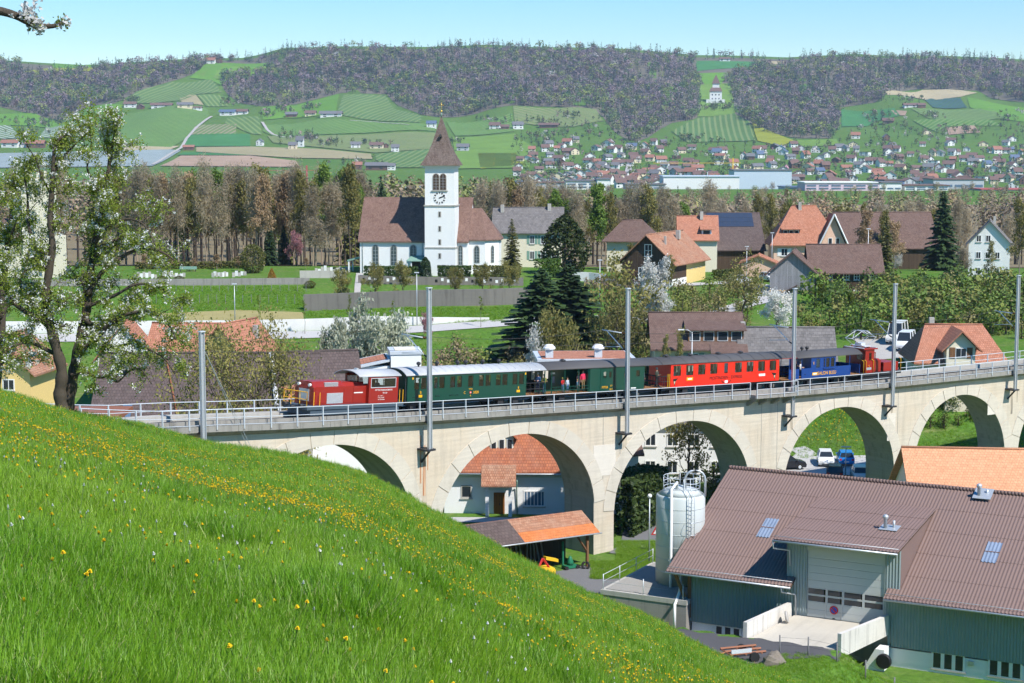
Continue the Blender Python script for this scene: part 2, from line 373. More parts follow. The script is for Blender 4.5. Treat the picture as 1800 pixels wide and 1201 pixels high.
tag(add('ground', gme), kind='structure', label='green valley ground rising to the wooded hill')
def sheet(name, pts, mat, off=.06, step=4.0, kind='structure', label=None, parent=None):   # a sheet laid over the ground, pts in plan
    bm = bmesh.new(); f = bm.faces.new([bm.verts.new((p[0], p[1], 0)) for p in pts])
    xs = [p[0] for p in pts]; ys = [p[1] for p in pts]
    for ax, lo, hi in ((0, min(xs), max(xs)), (1, min(ys), max(ys))):
        k = lo + step
        while k < hi - 1e-3:
            co = [0, 0, 0]; no = [0, 0, 0]; co[ax] = k; no[ax] = 1
            bmesh.ops.bisect_plane(bm, geom=bm.verts[:] + bm.edges[:] + bm.faces[:], plane_co=co, plane_no=no); k += step
    bmesh.ops.triangulate(bm, faces=bm.faces[:])
    bm.normal_update()
    for fc in bm.faces:
        if fc.normal.z < 0: fc.normal_flip()
    for v in bm.verts: v.co.z = G(v.co.x, v.co.y) + off
    me = bpy.data.meshes.new(name); bm.to_mesh(me); bm.free(); me.materials.append(mat)
    for p in me.polygons: p.use_smooth = True
    o = add(name, me, parent); return tag(o, label, None, None, kind)
def ribbon(name, path, w, mat, off=.08, label=None, n=6, kind='structure', seg=6):   # a road or path following plan points
    pts = [Vector((p[0], p[1], 0)) for p in path]; fine = []
    for a, b in zip(pts[:-1], pts[1:]):
        for k in range(seg): fine.append(a.lerp(b, k / seg))
    fine.append(pts[-1]); mb = MB(); mb.smooth = True; rows = []
    for k, p in enumerate(fine):
        t = (fine[min(k + 1, len(fine) - 1)] - fine[max(k - 1, 0)]).normalized(); nn = Vector((-t.y, t.x, 0))
        rows.append([mb.pt((q.x, q.y, G(q.x, q.y) + off)) for q in (p + nn * (w * (.5 - j / n)) for j in range(n + 1))])
    for a, b in zip(rows[:-1], rows[1:]):
        for j in range(n): mb.face([a[j], a[j + 1], b[j + 1], b[j]])
    return mb.build(name, mat, label=label, kind=kind)
# -- viaduct: its near face in plan and its deck height
FP = [(80, 748, 103), (274, 754, 111.5), (364, 749.5, 115.3), (520, 744, 121.5), (755, 731.5, 131.5), (950, 719, 140), (1150, 706, 149), (1380, 690, 160.3), (1590, 671.5, 171), (1790, 651, 181), (1990, 629, 190.5)]
fpt = [P(*q) for q in FP]
def spline(pts, m=24):
    out = []
    for k in range(len(pts) - 1):
        p0, p1, p2, p3 = pts[max(k - 1, 0)], pts[k], pts[k + 1], pts[min(k + 2, len(pts) - 1)]
        for j in range(m):
            t = j / m; out.append(.5 * ((2 * p1) + (p2 - p0) * t + (2 * p0 - 5 * p1 + 4 * p2 - p3) * t * t + (3 * p1 - p0 - 3 * p2 + p3) * t ** 3))
    return out + [pts[-1]]
fc = spline(fpt); fa = np.array([tuple(p) for p in fc])
for _ in range(60):                                    # even out measuring noise
    fa[1:-1] = .25 * fa[:-2] + .5 * fa[1:-1] + .25 * fa[2:]
fs = np.concatenate([[0], np.cumsum(np.linalg.norm(np.diff(fa[:, :2], axis=0), axis=1))]); VL = fs[-1]
tg = np.gradient(fa[:, :2], fs, axis=0); tg /= np.linalg.norm(tg, axis=1)[:, None]
def vpos(s, off=0.0, z=None):                           # point on the viaduct: s along, off inward from the near deck edge, z above the deck edge line
    x, y, zz = (np.interp(s, fs, fa[:, k]) for k in range(3)); tx, ty = np.interp(s, fs, tg[:, 0]), np.interp(s, fs, tg[:, 1])
    n = math.hypot(tx, ty); tx /= n; ty /= n
    return Vector((x - ty * off, y + tx * off, zz + (z or 0)))
def vang(s): return math.atan2(np.interp(s, fs, tg[:, 1]), np.interp(s, fs, tg[:, 0]))
fpx = np.array([pxof(*p)[0] for p in fa])
def spx(px, off=0.0, z=0.0):                            # s whose point shows at picture column px
    ss = np.linspace(0, VL, 1500); q = np.array([pxof(*vpos(s, off, z))[0] for s in ss[::10]])
    return float(np.interp(px, q, ss[::10]))
DW = 5.0; WALL0, WALL1 = .65, 4.35                      # deck width; spandrel faces inside the deck edges
ARCH = [(566, 784, 400, 722), (925, 762, 772, 1044), (1213, 739.5, 1079, 1317), (1478, 716, 1377, 1571), (1692, 694, 1606, 1766), (1882, 672, 1789, 1960)]
via = empty('viaduct', vpos(0, 0, -13), 0, 'pale concrete railway viaduct with round arches carrying the train', 'viaduct')
vloc = Vector(via.location)
TOPZ = -.75
arches = []
for cx_, cy_, xl, xr in ARCH:
    a, b = spx(xl, WALL0, -8), spx(xr, WALL0, -8); m = (a + b) / 2; c = spx(cx_, WALL0, -2)
    q = vpos(c, WALL0); zc = P(cx_, cy_, q.y).z; arches.append((a, b, zc, m))
SPRING = 7.2
def arch_z(s):                                          # underside height at s or None on a pier
    for a, b, zc, m in arches:
        if a < s < b:
            t = (s - m) / ((b - a) / 2)
            return zc - SPRING * (1 - math.sqrt(max(0, 1 - abs(t) ** 2.05)))
    return None
ss = list(np.arange(0, VL, .5))
for a, b, zc, m in arches:
    h = (b - a) / 2
    ss += [m - h * math.cos(k * math.pi / 44) for k in range(45)] + [a - .001, b + .001]
ss = sorted(ss); mb = MB()
def q2(s, off, z): p = vpos(s, off); return Vector((p.x, p.y, z)) - vloc
prev = None
for s in ss:
    top = vpos(s).z + TOPZ; za = arch_z(s); zb = za if za is not None else -2.0
    cur = (s, top, zb, za is not None)
    if prev is not None:
        s0, t0, b0, ar0 = prev; s1, t1, b1, ar1 = cur
        if s1 - s0 < .01:                               # pier side below the springing
            if ar0 != ar1:
                zz = b0 if ar0 else b1; lo = -2.0
                fcs = [q2(s0, WALL0, lo), q2(s0, WALL0, zz), q2(s0, WALL1, zz), q2(s0, WALL1, lo)]
                mb.mi = 1; mb.poly(fcs if ar0 else fcs[::-1]); mb.mi = 0
        else:
            for off, sg in ((WALL0, 1), (WALL1, -1)):
                f4 = [q2(s0, off, b0), q2(s1, off, b1), q2(s1, off, t1), q2(s0, off, t0)]
                mb.mi = 0; mb.poly(f4 if sg > 0 else f4[::-1])
            if ar0 or ar1:
                mb.mi = 1; mb.smooth = True
                mb.poly([q2(s0, WALL0, b0), q2(s0, WALL1, b0), q2(s1, WALL1, b1), q2(s1, WALL0, b1)]); mb.smooth = False
    prev = cur
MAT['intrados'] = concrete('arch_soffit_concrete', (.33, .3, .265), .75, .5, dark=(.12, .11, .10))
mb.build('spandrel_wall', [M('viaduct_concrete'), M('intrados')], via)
for a, b, zc, m in arches:                              # arch rings as single blocks, proud of the wall
    h = (b - a) / 2; N = 13
    for k in range(N):
        vb = MB(); A0 = math.pi * (k + .02) / N; A1 = math.pi * (k + .98) / N; seg = 4; inn, out = [], []
        for j in range(seg + 1):
            th = A0 + (A1 - A0) * j / seg; s = m - h * math.cos(th) * .9995; z = arch_z(s)
            if z is None: continue
            d = .95 + .35 * abs(math.cos(th))
            ex = math.cos(th) * d; ez = math.sin(th) * d
            inn.append((s, z + .003)); out.append((s - ex, z + ez + .12))
        for j in range(len(inn) - 1):
            c4 = [inn[j], inn[j + 1], out[j + 1], out[j]]
            pr = [q2(s, WALL0 - .05, z) for s, z in c4]; bk = [q2(s, WALL0 + .1, z) for s, z in c4]
            vb.poly(pr); vb.poly([pr[1], pr[0], bk[0], bk[1]]); vb.poly([pr[3], pr[2], bk[2], bk[3]])
            if j == 0: vb.poly([pr[0], pr[3], bk[3], bk[0]])
            if j == len(inn) - 2: vb.poly([pr[2], pr[1], bk[1], bk[2]])
        vb.build('arch_block', M('ring_concrete'), via)
def strip(mb, prof, s0, s1, step=1.0):                  # closed profile [(off,z)] swept along the deck
    n = max(2, int((s1 - s0) / step) + 1); rings = []
    for k in range(n):
        s = s0 + (s1 - s0) * k / (n - 1); rings.append([mb.pt(vpos(s, o, z) - vloc) for o, z in prof])
    for a, b in zip(rings[:-1], rings[1:]):
        for j in range(len(prof)): mb.face([a[j], b[j], b[(j + 1) % len(prof)], a[(j + 1) % len(prof)]])
    mb.face(rings[0]); mb.face(rings[-1][::-1]); return mb
PL = VL / 46
for k in range(46):                                     # edge slab, length by length
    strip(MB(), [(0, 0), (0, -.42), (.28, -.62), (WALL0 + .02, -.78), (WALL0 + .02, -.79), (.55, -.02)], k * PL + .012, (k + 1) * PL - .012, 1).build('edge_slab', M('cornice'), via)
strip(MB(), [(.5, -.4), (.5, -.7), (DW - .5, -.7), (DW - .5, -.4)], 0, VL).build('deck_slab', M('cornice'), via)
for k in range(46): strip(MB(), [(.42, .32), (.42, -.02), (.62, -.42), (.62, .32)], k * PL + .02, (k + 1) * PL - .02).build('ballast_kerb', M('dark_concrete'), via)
strip(MB(), [(DW - .95, .3), (DW - .95, -.42), (DW, -.42), (DW, .3)], 0, VL).build('outer_kerb', M('concrete'), via)
MAT['ballast'] = plain('ballast', (.17, .155, .145), .95, .5, 5, bump=1)
strip(MB(), [(.62, -.2), (.62, -.42), (DW - .95, -.42), (DW - .95, -.2)], 0, VL).build('ballast_bed', M('ballast'), via)
TC = 2.65                                               # track centre, inward from the deck edge
for o in (-.75, .75): strip(MB(), [(TC + o - .035, 0), (TC + o - .035, -.14), (TC + o + .035, -.14), (TC + o + .035, 0)], 0, VL).build('rail', M('iron'), via)
slm = MB().box(-.12, .12, -1.25, 1.25, 0, .12).mesh('sleeper', plain('sleeper', (.12, .085, .06), .9, .2))
for k in range(int(VL / .72)):
    o = add('sleeper', slm, via); p = vpos(.3 + k * .72, TC, -.25); o.location = p - vloc; o.rotation_euler = (0, 0, vang(.3 + k * .72))
# refuge balcony on brackets
s0, s1 = spx(1318, 0), spx(1392, 0)
strip(MB(), [(-.75, .02), (-.75, -.3), (.1, -.4), (.1, .02)], s0, s1).build('refuge_slab', M('cornice'), via)
for k in range(4):
    s = s0 + .4 + (s1 - s0 - .8) * k / 3
    strip(MB(), [(-.6, -.3), (-.35, -.62), (.7, -1.15), (.7, -.3)], s - .16, s + .16, .3).build('bracket', M('dark_concrete'), via)
# pier pilaster seams and patches of repaired concrete
for px in (745, 1060, 1090, 1338, 1366, 1578): 
    s = spx(px, WALL0, -4); strip(MB(), [(WALL0 - .012, TOPZ - .2), (WALL0 - .012, -7.5 if px > 800 else -4), (WALL0 + .05, -7.5 if px > 800 else -4), (WALL0 + .05, TOPZ - .2)], s - .025, s + .025, .05).build('wall_joint', M('dark_concrete'), via)
MAT['patch'] = concrete('repair_concrete', (.68, .62, .54), .12, .4, dark=(.4, .36, .3))
for px0, px1, z0, z1 in ((1043, 1082, -6.3, -3.6), (1560, 1574, -6.0, -3.2), (1736, 1752, -4.6, -2.8)):
    strip(MB(), [(WALL0 - .02, z1), (WALL0 - .02, z0), (WALL0 + .05, z0), (WALL0 + .05, z1)], spx(px0, WALL0, -4), spx(px1, WALL0, -4), .4).build('repair_patch', M('patch'), via)
t = NT('rust_streak'); rr = t.noise(t.coord('UV', (9, .25, 1)), 1, 3); t.base(t.mix(t.ramp(rr, [(.4, 0), (.6, 1)]), (.6, .42, .28), (.4, .15, .06)), .9); MAT['rust_streak'] = t.m
for px0, px1, z0, z1 in ((738, 741, -5.4, -1.6), (743, 748, -6.4, -2.4), (751, 753, -4.4, -2.2)):
    strip(MB(), [(WALL0 - .008, z1), (WALL0 - .008, z0), (WALL0 + .02, z0), (WALL0 + .02, z1)], spx(px0, WALL0, -4), spx(px1, WALL0, -4), .2).build('rust_streak', M('rust_streak'), via)
t = NT('soot_streak'); rr = t.noise(t.coord('UV', (7, .3, 1)), 1, 4); t.base(t.mix(t.ramp(rr, [(.42, 0), (.62, 1)]), (.58, .49, .37), (.16, .14, .12)), .9); MAT['soot_streak'] = t.m
for px0, px1, z0, z1 in ((1096, 1101, -5.6, -2.7), (1389, 1393, -5.4, -2.4), (1566, 1569, -4.2, -2.4), (1776, 1780, -4.8, -2.2), (1786, 1788, -3.6, -2.2)):
    strip(MB(), [(WALL0 - .008, z1), (WALL0 - .008, z0), (WALL0 + .02, z0), (WALL0 + .02, z1)], spx(px0, WALL0, -4), spx(px1, WALL0, -4), .2).build('soot_streak', M('soot_streak'), via)
# -- railings along both deck edges
def railing(name, off, s0, s1, label, step=2.45, h=1.15):
    r = empty(name, vpos(s0, off), 0, label, 'railing'); base = Vector(r.location); n = int((s1 - s0) / step)
    pm = MB().box(-.035, .035, -.05, .05, -.25, h).mesh('post', M('steel_pale'))
    for k in range(n + 1):
        s = s0 + (s1 - s0) * k / n; o = add('post', pm, r); o.location = vpos(s, off) - base; o.rotation_euler = (0, 0, vang(s))
    for z, w in ((h, .032), (.58, .024), (.08, .024)):
        for k in range(n):
            a, b = s0 + (s1 - s0) * k / n, s0 + (s1 - s0) * (k + 1) / n
            MB().tube([vpos(a, off, z) - base, vpos(b, off, z) - base], w, 6, False).build('rail_bar', M('steel_pale'), r)
sR0, sR1 = spx(1318, 0), spx(1392, 0)
railing('deck_railing', -.04, 3, sR0, 'pale steel railing on the near deck edge left of the refuge balcony')
railing('deck_railing', -.8, sR0 + .1, sR1 - .1, 'short steel railing round the refuge balcony on the viaduct', 1.6)
railing('deck_railing', -.04, sR1, VL, 'pale steel railing on the near deck edge right of the refuge balcony')
railing('deck_railing', DW + .02, 3, VL, 'pale steel railing on the far deck edge behind the train')
# -- catenary masts
def mast(px, ytop, arm, label, foot=-2.0, side='near', arm2=True):
    off = -.35
    s = spx(px, off, 3); b = vpos(s, off, foot); r = empty('catenary_mast', b, vang(s), label, 'mast', 'catenary masts along the viaduct')
    top = P(px, ytop, b.y).z - b.z; w = .15
    mb = MB()
    for sx in (-1, 1): mb.box(sx * w - .028, sx * w + .028, -.11, .11, 0, top)
    mb.box(-w, w, -.02, .02, 0, top); mb.build('pole', M('steel'), r)
    MB().box(-.22, .22, -.16, .16, top, top + .07).build('cap', M('steel_pale'), r)
    MB().box(-.45, .45, -.2, 1.06, -.1, .05).build('foot_bracket', M('iron'), r)
    MB().bar((0, 0, -.08), (0, .98, -1.1), .14).build('foot_strut', M('iron'), r)
    MB().box(-.2, .2, .1, 1.0, -foot - .5, -foot - .36).build('wall_clamp', M('iron'), r)
    if arm:
        za = -foot + 6.15; cz = -foot + 4.6
        MB().tube([(0, .1, za), (-.2, .5, za)], .07, 8).build('insulator', M('wood_door'), r)
        MB().tube([(-.2, .5, za), (-.25, 2.9, za + .1)], .05, 6).build('arm_tube', M('steel_pale'), r)
        MB().tube([(0, .1, cz), (-.15, .45, cz + .2)], .07, 8).build('insulator', M('iron'), r)
        MB().tube([(-.15, .45, cz + .2), (-.25, 2.3, za + .05)], .05, 6).build('arm_strut', M('steel_pale'), r)
        MB().tube([(-.2, .75, cz + .35), (-.2, 2.9, cz + .15)], .035, 5).build('steady_arm', M('steel_pale'), r)
    return r
mast(356, 584, False, 'short grey mast at the meadow edge with a guy wire', -2.2)
mast(755, 507, True, 'grey catenary mast in front of the first green coach', -2.6)
mast(1103, 508, True, 'grey catenary mast in front of the green luggage van', -2.6)
mast(1395, 508, True, 'grey catenary mast between the red coach and the blue coach', -2.3)
mast(1571, 500, True, 'grey catenary mast just right of the red electric engine', -2.3)
mast(1787, 485, True, 'grey catenary mast at the right edge beyond the orange roofed house', -2.0)
# wires
wt = NT('copper_wire'); wt.base((.08, .075, .07), .6); MAT['wire'] = wt.m
def wire(nm, pxs, off, z, sag, label):
    r = empty(nm, vpos(spx(pxs[0], 0), off, z), 0, label, 'wire'); b = Vector(r.location); n_ = 0
    for a, c in zip(pxs[:-1], pxs[1:]):
        s0, s1 = spx(a, -.35, 3), spx(c, -.35, 3); pts = []
        for k in range(9):
            t = k / 8; pts.append(vpos(s0 + (s1 - s0) * t, off, z - sag * 4 * t * (1 - t)) - b)
        MB().tube(pts, .014, 4, False).build('wire_span', M('wire'), r)
wire('contact_wire', [380, 755, 1103, 1395, 1571, 1787, 1960], TC, 4.95, .02, 'thin contact wire hanging over the railway track')
wire('messenger_wire', [380, 755, 1103, 1395, 1571, 1787, 1960], TC, 6.2, .55, 'sagging upper wire above the contact wire')
# guy wire anchor on the wall
p0 = vpos(spx(356, -.35, 4), -.35, 5.6); p1 = vpos(spx(437, WALL0, -2), WALL0 - .4, -2.1)
gw = empty('guy_wire', p1, 0, 'two guy wires running from the short mast to a wall anchor', 'wire')
for dx in (-.12, .12): MB().tube([p0 - p1, Vector((dx, 0, 0))], .02, 4).build('strand', M('steel'), gw)
MB().box(-.4, .4, -.15, .5, -.5, .05).build('anchor_block', M('iron'), gw)
# -- people
MAT['skin'] = plain('skin', (.52, .3, .21), .6, .05)
MAT['hair_brown'] = plain('brown_hair', (.06, .035, .02), .8, .2); MAT['hair_fair'] = plain('fair_hair', (.4, .26, .1), .8, .2); MAT['hair_grey'] = plain('grey_hair', (.4, .39, .38), .8, .2)
def cloth(c): 
    k = 'cloth%.3f_%.3f_%.3f' % c
    if k not in MAT: MAT[k] = plain(k, c, .9, .15, 6)
    return MAT[k]
def body_mesh(pose):
    v, e, r = [], [], []
    def n(p, rad, par=None):
        v.append(p); r.append(rad)
        if par is not None: e.append((par, len(v) - 1))
        return len(v) - 1
    sit = pose == 'sit'; hz = .5 if sit else .93
    pel = n((0, 0, hz), .135); sp1 = n((0, 0, hz + .2), .125, pel); ch = n((0, .01, hz + .42), .15, sp1); nk = n((0, 0, hz + .58), .055, ch)
    hd = n((0, -.02, hz + .68), .085, nk); h2 = n((0, -.015, hz + .79), .088, hd)
    fold = pose == 'rail'
    for s in (-1, 1):
        sh = n((s * .19, 0, hz + .48), .062, ch)
        if pose == 'wave' and s > 0: el = n((s * .38, -.06, hz + .62), .045, sh); wr = n((s * .36, -.1, hz + .88), .032, el); dn = Vector((0, -.02, 1))
        elif pose in ('rail', 'sit', 'hold') or pose == 'wave': el = n((s * .25, -.02, hz + .2), .045, sh); wr = n((s * .17, -.25, hz + .22), .032, el); dn = Vector((-s * .3, -1, 0)).normalized()
        else: el = n((s * .25, .03, hz + .2), .045, sh); wr = n((s * .26, -.04, hz - .04), .032, el); dn = Vector((0, -.15, -1)).normalized()
        w = Vector(v[wr]); pm = n(tuple(w + dn * .07), .03, wr); side = dn.cross(Vector((s, .3, .2))).normalized()
        for q, L in ((-.027, .07), (-.009, .082), (.009, .08), (.027, .062)):
            k1 = n(tuple(Vector(v[pm]) + dn * .035 + side * q), .0095, pm); n(tuple(Vector(v[k1]) + dn * L * .7 - Vector((s * .012, 0, 0))), .0075, k1)
        n(tuple(w + dn * .05 + side * .055), .0095, wr)
        hp = n((s * .095, 0, hz - .08), .085, pel)
        if sit: kn = n((s * .12, -.42, hz), .062, hp); an = n((s * .12, -.42, .09), .042, kn)
        else: kn = n((s * .1, -.015, .5), .06, hp); an = n((s * .1, .01, .09), .042, kn)
        a = v[an]; n((s * .11, a[1] - .16, .04), .038, an)
    me = bpy.data.meshes.new('person'); me.from_pydata(v, e, []); o = bpy.data.objects.new('tmp', me); C.objects.link(o)
    md = o.modifiers.new('skin', 'SKIN'); me.skin_vertices.new() if not me.skin_vertices else None
    for i, sv in enumerate(me.skin_vertices[0].data): sv.radius = (r[i], r[i]); sv.use_root = (i == 0)
    s2 = o.modifiers.new('sub', 'SUBSURF'); s2.levels = 1; s2.render_levels = 1
    dg = bpy.context.evaluated_depsgraph_get(); out = bpy.data.meshes.new_from_object(o.evaluated_get(dg)); bpy.data.objects.remove(o)
    mi = []
    for p in out.polygons:
        c = p.center; z = c.z
        if z > hz + .545 and abs(c.x) < .14: m = 0
        elif z < .13 and not (sit and c.z > .2): m = 3
        elif (sit and (c.y < -.1 and z < hz + .12 and abs(c.x) < .2 and z < hz + .1)) or z < hz + .04: m = 2
        else: m = 1
        if pose == 'wave' and c.x > .3 and z > hz + .85: m = 0
        if pose in ('rail', 'sit', 'hold') and c.y < -.24 and hz + .1 < z < hz + .35: m = 0
        if pose == 'stand' and z < hz - .02 and abs(c.x) > .215 and z > hz - .3: m = 0
        mi.append(m)
    [out.materials.append(M('skin')) for _ in range(4)]; out.polygons.foreach_set('material_index', mi); out.polygons.foreach_set('use_smooth', [True] * len(out.polygons))
    return out
PB = {}
def person(parent_frame, x, y, z, face, shirt, legs, hair, label, pose='stand', k=1.0, hat=None):
    if pose not in PB: PB[pose] = body_mesh(pose)
    me = PB[pose].copy()
    for i_, m in enumerate((M('skin'), cloth(shirt), cloth(legs), M('black'))): me.materials[i_] = m
    o = add('person', me); mw = parent_frame @ Matrix.Translation((x, y, z)); o.location = mw.translation
    o.rotation_euler = (0, 0, parent_frame.to_euler().z + face); o.scale = (k, k, k); tag(o, label, 'person')
    hz = .5 if pose == 'sit' else .93
    mb = MB(); mb.ball((0, .015, hz + .8), .108, 10, 6, (.95, 1.05, .95)); h = mb.build('hat' if hat else 'hair', cloth(hat) if hat else M(hair), o)
    mb = MB(); mb.ball((0, -.112, hz + .735), .022, 6, 4, (.7, 1, 1.1)); mb.build('nose', M('skin'), o)
    return o
# -- train
MAT['green_paint'] = plain('green_paint', (.003, .055, .036), .35, .1, .8, spec=.5)
MAT['red_paint'] = plain('red_paint', (.78, .022, .008), .35, .05, .8, spec=.5)
MAT['loco_red'] = plain('engine_red', (.29, .017, .01), .4, .08, .8, spec=.5)
MAT['blue_paint'] = plain('blue_paint', (.004, .045, .22), .35, .08, .8, spec=.5)
MAT['roof_silver'] = plain('silver_roof', (.46, .47, .49), .5, .06, .8)
MAT['roof_black'] = plain('dark_grey_roof', (.085, .082, .085), .7, .15, .8)
MAT['frame_grey'] = plain('blue_grey_frame', (.07, .1, .13), .5, .1)
MAT['yellow_paint'] = plain('yellow_paint', (.8, .42, .02), .5, .05)
MAT['seat_wood'] = planks('seat_wood', (.28, .14, .06), (.34, .18, .08), .12)
MAT['sign_yellow'] = plain('yellow_print', (.85, .42, .01), .6, .03)
MAT['sign_black'] = plain('black_print', (.02, .015, .012), .6, .03)
MAT['sign_white'] = plain('white_print', (.8, .8, .78), .6, .03)
t = NT('clear_glass'); gl = t.node('BsdfGlossy'); gl.inputs['Roughness'].default_value = .03; tp = t.node('BsdfTransparent'); tp.inputs[0].default_value = (.72, .78, .78, 1)
mx = t.node('MixShader'); mx.inputs[0].default_value = .1; t.l.new(tp.outputs[0], mx.inputs[1]); t.l.new(gl.outputs[0], mx.inputs[2]); t.l.new(mx.outputs[0], t.n['Material Output'].inputs[0]); MAT['clear_glass'] = t.m
def vehicle(name, px0, px1, label, cat='railway coach'):
    s0, s1 = spx(px0, TC, 1.5), spx(px1, TC, 1.5); s = (s0 + s1) / 2; a, b = vpos(s0, TC, .0), vpos(s1, TC, .0); d = b - a
    r = empty(name, (a + b) / 2, 0, label, cat); r.rotation_euler = (0, -math.atan2(d.z, math.hypot(d.x, d.y)), math.atan2(d.y, d.x))
    L = d.length
    fr = Matrix.Translation((a + b) / 2) @ r.rotation_euler.to_matrix().to_4x4()
    return r, L, fr, lambda px: (spx(px, TC - 1.4, 1.5) - s)
def text(s, x, z, size, mat, par, y, align='CENTER', name='lettering'):
    cu = bpy.data.curves.new(name, 'FONT'); cu.body = s; cu.size = size; cu.align_x = align; cu.align_y = 'CENTER'; cu.extrude = .004; cu.materials.append(mat)
    q = bpy.data.objects.new('tmp', cu); C.objects.link(q)
    me = bpy.data.meshes.new_from_object(q.evaluated_get(bpy.context.evaluated_depsgraph_get())); bpy.data.objects.remove(q)
    o = add(name, me, par); o.location = (x, y, z); o.rotation_euler = (math.pi / 2, 0, 0); return o
def side(par, mat, y, x0, x1, zb, zt, w0, w1, wins, th=.06, name='side_wall'):
    mb = MB(); ya, yb = (y, y + th)
    if wins:
        mb.box(x0, x1, ya, yb, zb, w0); mb.box(x0, x1, ya, yb, w1, zt); c = x0
        for a, b in wins:
            if a - c > .002: mb.box(c, a, ya, yb, w0, w1)
            c = b
        mb.box(c, x1, ya, yb, w0, w1)
    else: mb.box(x0, x1, ya, yb, zb, zt)
    return mb.build(name, mat, par)
def window_set(par, y, z0, z1, wins, fmat):
    for a, b in wins:
        f = MB(); f.box(a, b, y - .012, y + .03, z0, z0 + .05); f.box(a, b, y - .012, y + .03, z1 - .04, z1)
        f.box(a, a + .04, y - .012, y + .03, z0 + .05, z1 - .04); f.box(b - .04, b, y - .012, y + .03, z0 + .05, z1 - .04)
        fo = f.build('window', fmat, par); MB().box(a + .04, b - .04, y + .008, y + .014, z0 + .05, z1 - .04).build('pane', M('clear_glass'), fo)
def arched_roof(par, mat, x0, x1, zs, zc, hw=1.46, th=.05, seams=0, smat=None, ends=True):
    N = 12; prof = []
    for k in range(N + 1):
        t = -1 + 2 * k / N; prof.append((hw * math.sin(t * math.pi / 2 * .98) if False else hw * t, zs + (zc - zs) * (1 - abs(t) ** 2.6)))
    def sweep(mb, xa, xb, lift, thk):
        A = [mb.pt((xa, y, z + lift)) for y, z in prof]; B = [mb.pt((xb, y, z + lift)) for y, z in prof]
        A2 = [mb.pt((xa, y, z + lift - thk)) for y, z in prof]; B2 = [mb.pt((xb, y, z + lift - thk)) for y, z in prof]
        for k in range(N):
            mb.smooth = True; mb.face([A[k], B[k], B[k + 1], A[k + 1]]); mb.face([A2[k + 1], B2[k + 1], B2[k], A2[k]]); mb.smooth = False
            mb.face([A[k + 1], A2[k + 1], A2[k], A[k]]); mb.face([B[k], B2[k], B2[k + 1], B[k + 1]])
        mb.face([A[0], A2[0], B2[0], B[0]]); mb.face([B[N], B2[N], A2[N], A[N]]); return mb
    ro = sweep(MB(), x0, x1, 0, th).build('roof', mat, par)
    for k in range(seams):
        x = x0 + (x1 - x0) * (k + 1) / (seams + 1); sweep(MB(), x - .022, x + .022, .015, .03).build('roof_seam', smat or M('iron'), ro)
    return ro
def end_wall(par, mat, x, zb, zs, zc, hw=1.4, name='end_wall', door=None, th=.06):
    N = 10; pts = [(x, -hw, zb)] + [(x, hw * (-1 + 2 * k / N), zs + (zc - zs) * (1 - abs(-1 + 2 * k / N) ** 2.6) - .05) for k in range(N + 1)] + [(x, hw, zb)]
    return MB().prism(pts, (th, 0, 0)).build(name, mat, par)
def running_gear(r, L, axles, zf=.95, x0=None, x1=None):
    MB().box(-L / 2 + .25, L / 2 - .25, -1.2, 1.2, zf - .22, zf - .02).build('underframe', M('iron'), r)
    for ax in axles:
        for sy in (-1, 1):
            mb = MB(); mb.M = Matrix.Translation((ax, sy * .75, .46)) @ Matrix.Rotation(math.pi / 2, 4, 'X'); mb.lathe([(.46, -.07), (.5, -.02), (.46, .07), (.12, .09)], 18); w = mb.build('wheel', M('iron'), r)
            MB().box(ax - .32, ax + .32, sy * 1.02 - .1, sy * 1.02 + .1, .34, .72).build('axle_box', M('iron'), r)
    for ex in (-1, 1):
        for sy in (-1, 1):
            mb = MB(); mb.tube([(ex * (L / 2 - .3), sy * .88, 1.0), (ex * (L / 2 + .22), sy * .88, 1.0)], .1, 8); mb.tube([(ex * (L / 2 + .2), sy * .88, 1.0), (ex * (L / 2 + .26), sy * .88, 1.0)], .2, 10); mb.build('buffer', M('iron'), r)
        MB().tube([(ex * (L / 2 - .2), 0, .95), (ex * (L / 2 + .3), 0, .9)], .08, 6).build('coupling', M('iron'), r)
def plat_rail(r, x0, x1, y, z0, h=1.0, mat=None, n=5):
    mb = MB()
    for z in (z0 + h, z0 + h * .5): mb.bar((x0, y, z), (x1, y, z), .045)
    for k in range(n): mb.bar((x0 + (x1 - x0) * k / (n - 1), y, z0), (x0 + (x1 - x0) * k / (n - 1), y, z0 + h), .035)
    mb.build('platform_railing', mat or M('iron'), r)
def end_rail(r, x, z0, mat=None):
    mb = MB()
    for z in (z0 + 1.0, z0 + .5): mb.bar((x, -1.3, z), (x, 1.3, z), .045)
    for k in range(8): mb.bar((x, -1.3 + 2.6 * k / 7, z0), (x, -1.3 + 2.6 * k / 7, z0 + 1), .03)
    mb.build('platform_railing', mat or M('iron'), r)
def seats(r, x0, x1, n, z0=1.05):
    for k in range(n):
        x = x0 + (x1 - x0) * (k + .5) / n
        for sy in (-1, 1):
            mb = MB(); mb.box(x - .05, x + .05, sy * .72 - .52, sy * .72 + .52, z0, z0 + 1.15); mb.box(x - .45, x + .45, sy * .72 - .5, sy * .72 + .5, z0 + .38, z0 + .45); mb.build('bench', M('seat_wood'), r)
def vent(r, x, z, mat, kind='ball'):
    mb = MB()
    if kind == 'ball': mb.tube([(x, 0, z - .15), (x, 0, z + .12)], .07, 8); mb.ball((x, 0, z + .26), .17, 10, 6, (1, 1.2, .9))
    else: mb.tube([(x, 0, z - .15), (x, 0, z + .1)], .06, 8); mb.lathe([(.3, 0), (.26, .08), (.05, .16)], 12, (x, 0, z + .08))
    mb.build('roof_ventilator', mat, r)
HW = 1.4
